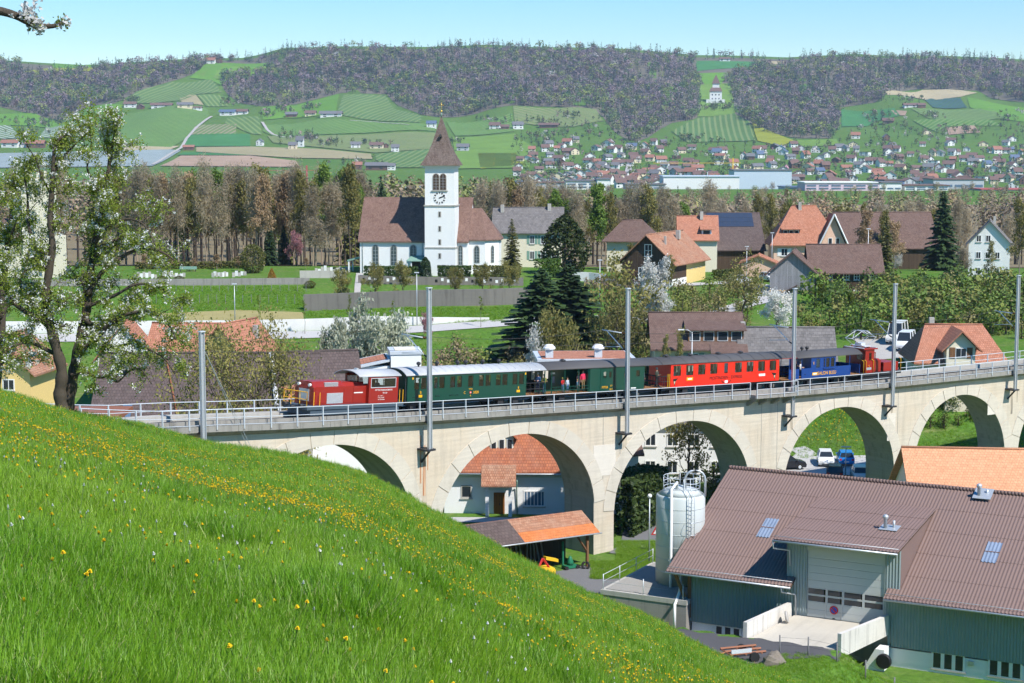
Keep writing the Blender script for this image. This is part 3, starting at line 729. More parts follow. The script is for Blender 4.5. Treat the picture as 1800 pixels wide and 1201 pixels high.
# --- red diesel shunter (left end)
r, L, fr, lx = vehicle('diesel_shunter', 515, 688, 'red diesel shunting engine with grey roof at the left end of the train', 'railway engine')
x0, x1 = -L / 2, L / 2; k = lambda px: lx(px)
MB().box(x0 + .1, x1 - .1, -1.38, 1.38, .72, 1.02).build('frame_beam', M('frame_grey'), r)
MB().box(x0 + .5, x1 - .5, -1.3, 1.3, .3, .72).build('frame_skirt', M('frame_grey'), r)
hx0, hx1 = x0 + .95, x0 + .62 * L
MB().box(hx0, hx1, -1.05, 1.05, 1.02, 2.35).build('bonnet', M('loco_red'), r)
MB().prism([(hx0 + .1, -.8, 2.35), (hx0 + .1, -.65, 2.75), (hx0 + .1, .65, 2.75), (hx0 + .1, .8, 2.35)], (2.9, 0, 0)).build('bonnet_top', M('loco_red'), r)
MB().prism([(hx0 + 3.0, -.8, 2.35), (hx0 + 3.0, -.65, 2.62), (hx0 + 3.0, .65, 2.62), (hx0 + 3.0, .8, 2.35)], (hx1 - hx0 - 3.0, 0, 0)).build('bonnet_top', M('loco_red'), r)
for j in range(6): MB().box(hx0 + 1.25, hx0 + 2.6, -.83 + .06 * j * 0, -.66, 2.37 + j * .055, 2.395 + j * .055).build('louvre', M('steel_pale'), r)
for a, b in ((.15, 1.2), (3.0, 3.9), (3.95, 4.85), (4.9, 5.6)):
    if hx0 + b < hx1 + .1: MB().box(hx0 + a, hx0 + b, -1.075, -1.05, 1.12, 2.25).build('bonnet_door', M('loco_red'), r)
gp = MB()
for j in range(12): gp.box(hx0 + 1.3, hx0 + 2.9, -1.085, -1.05, 1.12 + j * .066, 1.16 + j * .066)
gp.build('radiator_grille', M('steel_pale'), r)
MB().box(hx0 - .04, hx0, -.55, .55, 1.3, 2.2).build('front_grille', M('steel'), r)
for sy in (-.75, .75):
    mb = MB(); mb.M = Matrix.Translation((hx0 + .02, sy * .8, 2.5)) @ Matrix.Rotation(math.pi / 2, 4, 'Y'); mb.lathe([(.11, -.12), (.12, .05)], 12); mb.build('headlamp', M('sign_white'), r)
cx0, cx1 = hx1, x1 - .75
for y in (-1.38, 1.32): side(r, M('loco_red'), y, cx0, cx1, 1.02, 3.15, 2.2, 2.95, [(cx0 + .18, cx1 - .25)])
for y in (-1.38, 1.35): window_set(r, y, 2.2, 2.95, [(cx0 + .18, cx1 - .25)], M('steel_pale'))
MB().box(cx0, cx0 + .06, -1.32, 1.32, 1.02, 2.4).build('end_wall', M('loco_red'), r)
MB().box(cx1 - .06, cx1, -1.32, 1.32, 1.02, 2.2).build('end_wall', M('loco_red'), r)
for y in (-1.32, -.1, 1.2): MB().box(cx0, cx0 + .06, y, y + .12, 2.4, 3.15).build('cab_post', M('loco_red'), r)
for y in (-1.32, 1.2): MB().box(cx1 - .06, cx1, y, y + .12, 2.2, 3.15).build('cab_post', M('loco_red'), r)
arched_roof(r, M('roof_silver'), cx0 - 1.1, cx1 + .25, 3.12, 3.5, 1.45)
MB().box(cx0 - .25, cx0 - .05, -.15, .15, 3.5, 3.62).build('horn', M('steel'), r)
text('MITTELTHURGAUBAHN', (cx0 + cx1) / 2, 2.02, .17, M('sign_white'), r, -1.39)
text('Em 2/2', (cx0 + cx1) / 2 + .15, 1.8, .16, M('sign_white'), r, -1.39)
for j, s in enumerate(('23 t  R 26 t', 'V max 55 km/h', 'Rev Weinfelden')): text(s, cx0 + .95, 1.58 - j * .14, .11, M('sign_white'), r, -1.39, 'LEFT')
MB().box(hx0 + 4.0, hx0 + 4.9, -1.082, -1.07, 1.82, 1.9).build('name_plate', M('sign_white'), r)
for xx in (x0 + .12, x0 + .8): 
    MB().bar((xx, -1.3, 1.02), (xx, -1.3, 2.05), .05).build('handrail', M('yellow_paint'), r)
for yy in (-1.3, -.5, .5, 1.3):
    MB().bar((x0 + .12, yy, 1.02), (x0 + .12, yy, 2.05), .05).build('handrail', M('yellow_paint'), r)
MB().bar((x0 + .12, -1.3, 2.05), (x0 + .12, 1.3, 2.05), .05).build('handrail', M('yellow_paint'), r)
MB().bar((x0 + .12, -1.3, 1.5), (x0 + .12, 1.3, 1.5), .04).build('handrail', M('yellow_paint'), r)
for xx in (hx0 + .4, x1 - .5, x1 - .15): MB().bar((xx, -1.33, 1.02), (xx, -1.33, 2.0), .045).build('handrail', M('yellow_paint'), r)
running_gear(r, L, (x0 + 2.2, x1 - 2.2), .95)
person(fr, cx0 + 1.5, -.75, 1.05, -.1, (.03, .05, .12), (.03, .03, .05), 'hair_grey', 'bald driver in dark blue leaning at the red diesel cab window', 'hold')
# --- first green coach
r, L, fr, lx = vehicle('green_coach', 689, 937, 'long dark green passenger coach with silver roof behind the red diesel engine')
x0, x1 = -L / 2, L / 2; b0, b1 = lx(713), lx(923)
W = [(lx(a), lx(b)) for a, b in ((724, 734), (735.5, 746), (758, 765.5), (767, 777.5), (786.5, 796), (798.5, 808), (818, 828), (837, 846.5), (849, 859), (867.5, 877), (879, 889), (897.5, 907), (909, 918.5))]
for y in (-HW, HW - .06): side(r, M('green_paint'), y, b0, b1, .98, 3.12, 1.93, 2.92, W)
window_set(r, -HW, 1.93, 2.92, W, M('green_paint'))
for xx in (b0, b1 - .06): end_wall(r, M('green_paint'), xx, .98, 3.1, 3.5, HW - .07)
MB().box(x0 + .2, x1 - .2, -1.36, 1.36, .94, 1.02).build('floor', M('seat_wood'), r)
ro = arched_roof(r, M('roof_silver'), x0 + .05, x1 - .05, 3.1, 3.58, 1.48, seams=17, smat=M('steel'))
for px in (751, 783, 819, 834, 864, 893): vent(r, lx(px), 3.58, M('iron'))
seats(r, b0 + .3, b1 - .3, 7); running_gear(r, L, (b0 + .9, b0 + 2.6, b1 - 2.6, b1 - .9))
for a, b in ((x0 + .12, b0 - .05), (b1 + .05, x1 - .12)): 
    plat_rail(r, a, b, -1.3, 1.0); end_rail(r, a if a < 0 else b, 1.0)
    for y in (-1.33, 1.33): MB().bar((a if a < 0 else b, y, .98), (a if a < 0 else b, y, 3.12), .06).build('roof_post', M('iron'), r)
text('C', lx(813), 1.5, .3, M('sign_yellow'), r, -HW - .012); text('5820', lx(833), 1.5, .3, M('sign_yellow'), r, -HW - .012)
MB().box(lx(822), lx(825), -HW - .012, -HW, 1.42, 1.6).build('emblem', M('red_paint'), r); MB().box(lx(822.7), lx(824.3), -HW - .016, -HW - .012, 1.48, 1.54).build('emblem_cross', M('sign_white'), r)
text('MThB', lx(823.5), 1.78, .16, M('sign_yellow'), r, -HW - .012); text('B', lx(823.5), 1.25, .18, M('sign_yellow'), r, -HW - .012)
for px in (736, 909):
    text('8', lx(px), 1.7, .3, M('sign_yellow'), r, -HW - .012); MB().box(lx(px - 3), lx(px + 3), -HW - .01, -HW, 1.32, 1.52).build('label_plate', M('sign_yellow'), r)
for px in (722, 921): MB().box(lx(px - 1), lx(px + 1), -HW - .01, -HW, 2.75, 2.92).build('corner_disc', M('sign_yellow'), r)
for j, (px, sh, hr, lb) in enumerate(((727, (.75, .35, .02), 'hair_brown', 'passenger in yellow at the first window of the green coach'), (742, (.05, .05, .06), 'hair_brown', 'dark clothed passenger at the second window of the green coach'),
        (763, (.35, .02, .02), 'hair_brown', 'passenger in dark red right of the mast in the green coach'), (771, (.7, .72, .75), 'hair_brown', 'passenger in white shirt with dark hair in the green coach'), (789, (.5, .5, .1), 'hair_fair', 'fair haired passenger seated in the green coach'), (800, (.6, .45, .4), 'hair_fair', 'child at the window beside the waving passenger in pink'))):
    person(fr, lx(px), -.9, 1.32, rnd.uniform(-.6, .6), sh, (.04, .05, .1), hr, lb, 'sit', 1.0)
person(fr, lx(804.5), -.95, 1.02, 0, (.75, .3, .3), (.05, .05, .1), 'hair_brown', 'passenger in pink waving from a green coach window', 'wave', .95)
# --- green luggage van with open side
r, L, fr, lx = vehicle('luggage_van', 938, 1141, 'dark green luggage van with open side and dark roof in the middle of the train', 'railway van')
x0, x1 = -L / 2, L / 2; o0, c0, c1 = lx(945), lx(1033), lx(1131)
W = [(lx(1058), lx(1064)), (lx(1068), lx(1073)), (lx(1095), lx(1100)), (lx(1116), lx(1123))]
side(r, M('green_paint'), -HW, c0, c1, .98, 3.12, 2.1, 2.72, W); window_set(r, -HW, 2.1, 2.72, W, M('green_paint'))
MB().box(lx(1034), lx(1052), -HW - .05, -HW - .01, 1.02, 3.0).build('sliding_door', M('green_paint'), r)
MB().box(lx(1053), lx(1053.8), -HW - .03, -HW, 1.0, 3.05).build('door_rail', M('green_paint'), r)
MB().box(lx(1078), lx(1093), -HW - .04, -HW - .01, 1.02, 3.0).build('sliding_door', M('green_paint'), r)
far_w = [(lx(970), lx(984)), (lx(990), lx(1000)), (lx(1058), lx(1066)), (lx(1096), lx(1104)), (lx(1116), lx(1123))]
side(r, M('green_paint'), HW - .06, o0, c1, .98, 3.12, 1.95, 2.85, far_w)
side(r, M('green_paint'), .1, o0 + .9, c0, .98, 3.12, 1.95, 2.85, [(lx(973), lx(984))], name='inner_wall')
for xx, hw in ((c0 - .06, HW - .07), (c1 - .06, HW - .07)): end_wall(r, M('green_paint'), xx, .98, 3.1, 3.5, hw)
for px in (956, 968, 991, 1015): MB().bar((lx(px), -1.36, 1.0), (lx(px), -1.36, 3.12), .07).build('roof_post', M('green_paint'), r)
MB().box(o0, c0, -1.38, -1.34, 3.0, 3.14).build('roof_beam', M('green_paint'), r)
plat_rail(r, lx(969), lx(1033), -1.36, 1.0, .55, M('green_paint'), 9); end_rail(r, x0 + .12, 1.0, M('green_paint'))
MB().box(x0 + .15, x1 - .15, -1.4, 1.36, .92, 1.02).build('floor', M('seat_wood'), r)
arched_roof(r, M('roof_black'), x0 + .02, x1 - .02, 3.1, 3.58, 1.48)
vent(r, lx(1005), 3.55, M('iron'), 'flat')
running_gear(r, L, (o0 + 1.6, o0 + 3.0, c1 - 3.0, c1 - 1.6)); end_rail(r, x1 - .12, 1.0)
text('MThB', lx(1061.5), 1.32, .3, M('sign_yellow'), r, -HW - .012); text('F7', lx(1073), 1.42, .24, M('sign_yellow'), r, -HW - .012); text('9011', lx(1073), 1.12, .22, M('sign_yellow'), r, -HW - .012)
MB().box(lx(1108), lx(1117), -HW - .012, -HW, 1.08, 1.18).build('label_plate', M('sign_white'), r)
MB().box(lx(986), lx(993), .02, .07, 2.5, 2.65).build('notice_board', M('sign_white'), r); MB().box(lx(987), lx(992.5), .02, .07, 1.75, 2.3).build('notice_board', M('glass_blue'), r)
J = [(950, -1.0, -1.2, (.03, .07, .16), (.02, .03, .07), 'hair_grey', 'person in blue jacket leaning on the van railing at its left end', 'rail', 1.0),
     (959, -1.15, -.4, (.2, .2, .06), (.1, .2, .35), 'hair_brown', 'person in olive jacket and jeans at the corner of the open van', 'rail', .92),
     (992, -1.1, 0, (.7, .03, .03), (.12, .25, .4), 'hair_fair', 'child in red jacket and yellow hat in the open van', 'rail', .72),
     (1000, -1.12, 0, (.45, .52, .58), (.1, .2, .35), 'hair_brown', 'child in pale grey jacket standing beside the child in red', 'stand', .72),
     (1018, -1.1, 0, (.1, .18, .25), (.1, .1, .1), 'hair_fair', 'small child in patterned top before two adults in the van', 'stand', .6),
     (1023, -.85, .2, (.05, .035, .05), (.12, .08, .1), 'hair_grey', 'person in dark top standing with a child in the open van', 'stand', .96),
     (1029, -1.0, 0, (.7, .04, .1), (.22, .15, .07), 'hair_brown', 'tall person in pink red shirt by the van sliding door', 'stand', 1.06)]
for px, y, fa_, sh, lg, hr, lb, po, kk in J: person(fr, lx(px), y, 1.03, fa_, sh, lg, hr, lb, po, kk, (.7, .6, .1) if px == 992 else None)
person(fr, lx(1140), -.7, 1.03, 1.2, (.12, .12, .16), (.03, .03, .04), 'hair_grey', 'person in grey hooded jacket and blue cap on the end platform', 'stand', .98, (.05, .1, .3))
# --- red coach
r, L, fr, lx = vehicle('red_coach', 1142, 1379, 'bright red restaurant coach with dark roof and black lettering')
x0, x1 = -L / 2, L / 2; b0, b1 = lx(1177), lx(1368)
W = [(lx(a), lx(b)) for a, b in ((1181, 1195), (1203, 1216.5), (1224, 1237.5), (1245, 1258.5), (1269.5, 1277), (1288.5, 1301.5), (1309, 1322), (1329.5, 1342.5), (1350, 1362.5))]
for y in (-HW, HW - .06): side(r, M('red_paint'), y, b0, b1, .98, 3.12, 1.93, 2.95, W)
window_set(r, -HW, 1.93, 2.95, W, M('red_paint'))
MB().box(W[4][0] + .04, W[4][1] - .04, -HW + .02, -HW + .03, 2.08, 2.85).build('frosted_pane', M('sign_white'), r)
for xx in (b0, b1 - .06): end_wall(r, M('red_paint'), xx, .98, 3.1, 3.5, HW - .07)
MB().box(x0 + .2, x1 - .2, -1.36, 1.36, .94, 1.02).build('floor', M('seat_wood'), r)
MB().box(b0, b1, -HW - .014, -HW - .001, 1.93, 1.96).build('waist_strip', M('red_paint'), r)
arched_roof(r, M('roof_black'), x0 + .02, x1 - .02, 3.1, 3.58, 1.48, seams=11); MB().box(b1, x1 - .02, -1.47, 1.47, 3.02, 3.1).build('eaves_board', M('red_paint'), r)
end_wall(r, M('red_paint'), x0 + .06, 3.05, 3.1, 3.56, 1.45, 'roof_arch')
for px in (1186.5, 1228.5, 1278, 1317): vent(r, lx(px), 3.58, M('iron'), 'flat')
cm = plain('cream_cloth', (.6, .52, .36), .9, .1)
for a, b in W[:4] + W[5:]:
    MB().box(b - .3, b - .08, -1.28, -1.22, 2.0, 2.95).build('curtain', cm, r); MB().box(a + .2, a + .45, -1.15, -.9, 1.85, 2.2).build('menu_card', M('sign_white'), r); MB().box(a - .1, b + .1, -1.25, -.5, 1.72, 1.78).build('table', cm, r)
running_gear(r, L, (b0 + .5, b0 + 2.2, b1 - 2.4, b1 - .7)); seats(r, b0 + .3, b1 - .3, 6)
plat_rail(r, x0 + .12, b0 - .05, -1.3, 1.0); end_rail(r, x0 + .12, 1.0); end_rail(r, x1 - .1, 1.0)
for px in (1173, 1176): MB().bar((lx(px), -1.36, 1.0), (lx(px), -1.36, 2.2), .05).build('handrail', M('yellow_paint'), r)
MB().bar((b1 + .05, -1.36, 1.0), (b1 + .05, -1.36, 2.7), .05).build('handrail', M('yellow_paint'), r)
text('MOSTINDIEN - EXPRESS', lx(1274), 1.57, .42, M('sign_black'), r, -HW - .012)
MB().box(lx(1205), lx(1216), -HW - .012, -HW, 1.5, 1.78).build('label_plate', M('sign_yellow'), r); MB().box(lx(1207), lx(1214), -HW - .016, -HW - .012, 1.58, 1.7).build('label_print', M('sign_white'), r)
MB().box(lx(1332), lx(1343), -HW - .012, -HW, 1.5, 1.72).build('label_plate', M('sign_white'), r)
for px, sgn in ((1184, 1), (1360, -1)):
    mb = MB(); mb.prism([(lx(px), -HW - .012, 1.05), (lx(px - 3 * sgn), -HW - .012, 1.7), (lx(px + 6 * sgn), -HW - .012, 1.78), (lx(px + 2 * sgn), -HW - .012, 1.5)], (0, .012, 0)); mb.build('corner_ornament', M('sign_black'), r)
    MB().prism([(lx(px) - .02, -HW - .018, 1.2), (lx(px) - .1, -HW - .018, 1.5), (lx(px) + .1, -HW - .018, 1.5)], (0, .006, 0)).build('ornament_flower', cm, r)
mb = MB(); mb.prism([(lx(1274.5) - .22, -HW - .012, 1.3), (lx(1274.5) - .2, -HW - .012, 1.08), (lx(1274.5), -HW - .012, .99 + .04), (lx(1274.5) + .2, -HW - .012, 1.08), (lx(1274.5) + .22, -HW - .012, 1.3)], (0, .012, 0)); mb.build('crest', M('sign_white'), r)
for sg in (-1, 1): MB().tube([(lx(1274.5) + sg * .26, -HW - .012, 1.1), (lx(1274.5) + sg * .45, -HW - .012, 1.14), (lx(1274.5) + sg * .62, -HW - .012, 1.3)], .03, 5).build('crest_wreath', M('sign_black'), r)
for j, (px, sh, lb) in enumerate(((1191, (.7, .6, .58), 'diner in white at the first window of the red coach'), (1211, (.05, .05, .06), 'dark clothed diner at the second window of the red coach'), (1234, (.6, .5, .5), 'diner in pale pink at the third window of the red coach'),
        (1249, (.1, .35, .5), 'diner in blue at the fourth window of the red coach'), (1296, (.04, .04, .05), 'dark haired diner right of the frosted window of the red coach'), (1354, (.6, .55, .5), 'diner in white beside the last curtain of the red coach'))):
    person(fr, lx(px), -.85, 1.3, rnd.uniform(-.8, .8), sh, (.04, .05, .1), 'hair_brown' if j % 2 else 'hair_grey', lb, 'sit')
person(fr, lx(1159), -1.0, 1.03, .2, (.05, .06, .05), (.03, .03, .035), 'hair_grey', 'person in dark jacket at the left platform of the red coach', 'rail', .98)
# --- blue saloon
r, L, fr, lx = vehicle('blue_coach', 1381, 1494, 'short blue coach with open balcony ends behind the electric engine')
x0, x1 = -L / 2, L / 2; b0, b1 = lx(1424.5), lx(1467.5)
W = [(lx(1433), lx(1440)), (lx(1446), lx(1448.8)), (lx(1450), lx(1457)), (lx(1458.5), lx(1465.5))]
for y in (-HW, HW - .06): side(r, M('blue_paint'), y, b0, b1, .98, 3.05, 1.9, 2.86, W)
window_set(r, -HW, 1.9, 2.86, W, M('blue_paint')); MB().box(W[0][0] + .04, W[0][1] - .04, -HW + .02, -HW + .03, 2.0, 2.76).build('frosted_pane', M('sign_white'), r)
for xx in (b0, b1 - .06): end_wall(r, M('blue_paint'), xx, .98, 3.05, 3.5, HW - .07)
for a, b in ((lx(1386), lx(1404)), (lx(1409), b0), (b1, lx(1494.5))):
    MB().box(a, b, -HW, -HW + .06, .98, 1.95).build('parapet', M('blue_paint'), r)
MB().box(lx(1386), x1 - .1, HW - .06, HW, .98, 1.95).build('parapet', M('blue_paint'), r); MB().box(x1 - .16, x1 - .1, -HW + .06, HW - .06, .98, 1.95).build('parapet', M('blue_paint'), r)
for px in (1387, 1408.5, 1493): MB().bar((lx(px), -1.36, 1.0), (lx(px), -1.36, 3.08), .07).build('roof_post', M('blue_paint'), r); MB().bar((lx(px), 1.36, 1.0), (lx(px), 1.36, 3.08), .07).build('roof_post', M('blue_paint'), r)
MB().box(lx(1470), lx(1483), 1.2, 1.26, 1.9, 3.0).build('curtain', cm, r)
MB().box(x0 + .15, x1 - .1, -1.36, 1.36, .94, 1.02).build('floor', M('seat_wood'), r)
arched_roof(r, M('roof_black'), x0 + .02, x1 + .05, 3.02, 3.5, 1.48)
for px in (1426, 1435): vent(r, lx(px), 3.5, M('iron'))
text('SALON BLEU', lx(1452.5), 1.36, .47, M('sign_yellow'), r, -HW - .012); MB().box(lx(1427), lx(1436), -HW - .012, -HW, 1.22, 1.5).build('label_plate', M('sign_yellow'), r)
MB().box(lx(1428.5), lx(1434.5), -HW - .016, -HW - .012, 1.3, 1.43).build('label_print', M('sign_white'), r); text('E', lx(1429), 2.4, .35, M('sign_yellow'), r, -HW - .012)
MB().box(lx(1446), lx(1466), -HW - .1, -HW, 1.78, 1.86).build('flower_shelf', M('blue_paint'), r)
running_gear(r, L, (x0 + 2.2, x1 - 2.0)); end_rail(r, x0 + .1, 1.0)
person(fr, lx(1403), -1.0, 1.03, 1.4, (.02, .02, .03), (.02, .02, .03), 'hair_grey', 'waiter in dark waistcoat on the open end of the blue coach', 'hold', 1.0)
person(fr, lx(1413), -.9, 1.3, .4, (.6, .6, .58), (.1, .1, .1), 'hair_grey', 'seated person in white at the open end of the blue coach', 'sit')
person(fr, lx(1456), -.85, 1.3, .4, (.5, .05, .05), (.1, .1, .1), 'hair_brown', 'passenger in red behind the blue coach window', 'sit')
# --- red electric engine
r, L, fr, lx = vehicle('electric_engine', 1494, 1567, 'small red electric engine with a folded frame pantograph at the right end of the train', 'railway engine')
x0, x1 = -L / 2, L / 2; c0, c1, h1 = x0 + .75, lx(1537), lx(1553)
MB().box(x0 + .1, x1 - .1, -1.35, 1.35, .7, 1.0).build('frame_beam', M('iron'), r); MB().box(x0 + .6, x1 - .6, -1.2, 1.2, .25, .7).build('frame_skirt', M('iron'), r)
W = [(c0 + .5, c0 + 1.5), (c1 - 1.1, c1 - .4)]
for y in (-1.3, 1.24): side(r, M('loco_red'), y, c0, c1, 1.0, 3.35, 2.25, 3.05, W)
window_set(r, -1.3, 2.25, 3.05, W, M('loco_red'))
for xx in (c0, c1 - .06): side(r, M('loco_red'), -1.24, 0, 0, 0, 0, 0, 0, []) if False else MB().box(xx, xx + .06, -1.24, 1.24, 1.0, 3.35).build('end_wall', M('loco_red'), r)
MB().box(c0 - .012, c0, -.9, -.2, 2.3, 2.95).build('end_window', M('glass'), r)
MB().box(c0 - .35, c1 + .35, -1.42, 1.42, 3.35, 3.47).build('roof', M('loco_red'), r)
MB().box(c1, h1, -1.0, 1.0, 1.0, 2.15).build('bonnet', M('loco_red'), r); MB().prism([(c1, -.95, 2.15), (c1, -.8, 2.3), (c1, .8, 2.3), (c1, .95, 2.15)], (h1 - c1 - .1, 0, 0)).build('bonnet_top', M('loco_red'), r)
MB().box(c1 + .3, h1 - .3, -1.03, -1.0, 1.1, 2.0).build('bonnet_door', M('loco_red'), r); MB().box(h1 + .3, x1 - .3, -1.1, 1.1, 1.0, 1.9).build('sand_box', M('loco_red'), r)
for xx in (c0 + .1, c1 - 1.6, c1 - .15, x1 - .2): MB().tube([(xx, -1.36, .9), (xx, -1.36, 2.2), (xx - .25, -1.34, 2.35)], .035, 6).build('handrail', M('yellow_paint'), r)
text('Te', c1 - .75, 1.7, .22, M('sign_yellow'), r, -1.312); MB().box(c1 - 1.1, c1 - .4, -1.312, -1.3, 1.3, 1.55).build('name_plate', M('steel'), r)
for xx in (c0 - .25, c1 + .25): MB().bar((xx, -1.3, 3.5), (xx, 1.3, 3.5), .08).build('roof_beam', M('steel_pale'), r)
MB().box(c0 + .2, c1 - .2, -.95, .95, 3.6, 3.68).build('roof_frame', M('steel_pale'), r); MB().box(c0 + .3, c1 - .4, -.4, .4, 3.7, 3.95).build('resistor_box', M('steel_pale'), r)
for xx in (c0 + .2, c0 + 1.2, c1 - .4):
    for sy in (-.7, .7): MB().lathe([(.07, 0), (.1, .06), (.06, .1), (.1, .15), (.05, .2)], 10, (xx, sy, 3.47)).build('insulator', M('wood_door'), r)
mx_ = (c0 + c1) / 2
pg = empty('pantograph', (0, 0, 0)); pg.parent = r
for sy in (-.6, .6):
    for sx in (-1, 1):
        MB().tube([(mx_ + sx * .5, sy, 3.75), (mx_ + sx * 1.75, sy * .8, 4.45), (mx_ + sx * .35, sy * .7, 5.1)], .035, 6).build('pantograph_rod', M('steel_pale'), pg)
for sx in (-1, 1): 
    MB().tube([(mx_ + sx * 1.75, -.5, 4.45), (mx_ + sx * 1.75, .5, 4.45)], .035, 6).build('cross_tube', M('steel_pale'), pg)
    MB().tube([(mx_ + sx * 1.75, -.5, 4.45), (mx_ + sx * .35, .45, 5.1)], .025, 5).build('cross_tube', M('steel_pale'), pg)
    MB().tube([(mx_ + sx * .3, -1.0, 4.95), (mx_ + sx * .3, -.7, 5.15), (mx_ + sx * .3, .7, 5.15), (mx_ + sx * .3, 1.0, 4.95)], .035, 6).build('contact_shoe', M('steel_pale'), pg)
running_gear(r, L, (x0 + 1.6, x1 - 1.6))
person(fr, c1 - .75, -1.0, 1.1, 1.2, (.7, .05, .12), (.05, .05, .06), 'hair_brown', 'driver in pink red top leaning from the red electric engine cab', 'hold', 1.0)
def onz(px, py, z): d = ray(px, py); return Vector((0, 0, ZC)) + d * ((z - ZC) / d.z)
# -- building helpers (local frame: x along the front, y inward, z up)
def slab(mb, pts, th=.16): return mb.prism([Vector(p) for p in pts], (0, 0, -th))
def win(par, face, u, v, w, h, dims, fm='white_paint', gm='glass', bars=1, shutters=None, proud=.05, arch=False, sill=True, cross=0):
    W_, D_ = dims
    def pt(a, b, c):                       # a along, b outward, c up
        if face == 'F': return (a, -b, c)
        if face == 'L': return (-b, D_ - a, c)
        if face == 'R': return (W_ + b, a, c)
    def bx(mb, a0, a1, b0, b1, c0, c1):
        p, q = pt(a0, b0, c0), pt(a1, b1, c1); mb.box(min(p[0], q[0]), max(p[0], q[0]), min(p[1], q[1]), max(p[1], q[1]), c0, c1)
    fr = MB(); t = min(.12, w * .12)
    bx(fr, u, u + w, -.02, proud, v, v + t); bx(fr, u, u + w, -.02, proud, v + h - t, v + h); bx(fr, u, u + t, -.02, proud, v + t, v + h - t); bx(fr, u + w - t, u + w, -.02, proud, v + t, v + h - t)
    for k in range(1, bars + 1): x = u + w * k / (bars + 1); bx(fr, x - .04, x + .04, -.01, proud - .01, v + t, v + h - t)
    for k in range(1, cross + 1): z = v + h * k / (cross + 1); bx(fr, u + t, u + w - t, -.01, proud - .013, z - .03, z + .03)
    f = fr.build('window', M(fm), par); g_ = MB(); bx(g_, u + t, u + w - t, -.03, .02, v + t, v + h - t); g_.build('pane', M(gm), f)
    if sill: sb = MB(); bx(sb, u - .08, u + w + .08, -.02, .14, v - .1, v); sb.build('sill', M('concrete'), f)
    if shutters:
        for a in (u - w * .5 - .03, u + w + .03):
            s_ = MB(); bx(s_, a, a + w * .5, 0, .06, v, v + h); s_.build('shutter', M(shutters), par)
    return f
def gable(name, label, cat, pos, rz, w, d, h, rise, wall, roof, ridge='x', ov=(.5, .5), hip=0.0, wins=(), chim=(), th=.2, group=None, gable_mat=None, base=1.2, parent=None, eaves_drop=0.0, gutter=None):
    r = empty(name, pos, rz, label, cat, group)
    mb = MB(); mb.box(0, w, 0, d, -base, h)
    wo = mb.build('wall', M(wall), r)
    if not hip:
        for k in (0, 1):
            gm = MB()
            if ridge == 'x': gm.prism([((w - .25) * k, 0, h), ((w - .25) * k, d, h), ((w - .25) * k, d / 2, h + rise)], (.25, 0, 0))
            else: gm.prism([(0, (d - .25) * k, h), (w, (d - .25) * k, h), (w / 2, (d - .25) * k, h + rise)], (0, .25, 0))
            gm.build('gable_wall', M(gable_mat or wall), r)
    ro = MB(); oe, og = ov
    if ridge == 'x':
        sl = rise / (d / 2); ez = h - oe * sl; z1 = h + rise; a, b = -og, w + og
        ra, rb = (a + hip, b - hip) if hip else (a, b)
        slab(ro, [(a, -oe, ez + th), (b, -oe, ez + th), (rb, d / 2, z1 + th), (ra, d / 2, z1 + th)], th); slab(ro, [(b, d + oe, ez + th), (a, d + oe, ez + th), (ra, d / 2, z1 + th), (rb, d / 2, z1 + th)], th)
        if hip:
            slab(ro, [(a, d + oe, ez + th), (a, -oe, ez + th), (ra, d / 2, z1 + th)], th); slab(ro, [(b, -oe, ez + th), (b, d + oe, ez + th), (rb, d / 2, z1 + th)], th)
        rl = [(ra, d / 2, z1 + th), (rb, d / 2, z1 + th)]
    else:
        sl = rise / (w / 2); ez = h - oe * sl; z1 = h + rise
        slab(ro, [(-oe, d + og, ez + th), (-oe, -og, ez + th), (w / 2, -og + hip, z1 + th), (w / 2, d + og - hip, z1 + th)], th); slab(ro, [(w + oe, -og, ez + th), (w + oe, d + og, ez + th), (w / 2, d + og - hip, z1 + th), (w / 2, -og + hip, z1 + th)], th)
        if hip:
            slab(ro, [(-oe, -og, ez + th), (w + oe, -og, ez + th), (w / 2, -og + hip, z1 + th)], th); slab(ro, [(w + oe, d + og, ez + th), (-oe, d + og, ez + th), (w / 2, d + og - hip, z1 + th)], th)
        rl = [(w / 2, -og + hip, z1 + th), (w / 2, d + og - hip, z1 + th)]
    rf = ro.build('roof', M(roof), r)
    MB().tube(rl, .13, 6).build('ridge_cap', M(roof), rf)
    for q in wins: win(r, *q[:5], (w, d), **(q[5] if len(q) > 5 else {}))
    for cx_, cy_, cz_, cs in chim:
        c = MB().box(cx_ - cs / 2, cx_ + cs / 2, cy_ - cs / 2, cy_ + cs / 2, cz_ - 1.6, cz_).build('chimney', M('concrete'), rf); MB().box(cx_ - cs * .6, cx_ + cs * .6, cy_ - cs * .6, cy_ + cs * .6, cz_, cz_ + .12)
    if gutter and ridge == 'x':
        MB().tube([(-og, -oe - .06, ez + .02), (w + og, -oe - .06, ez + .02)], .08, 6).build('gutter', M(gutter), rf)
    return r
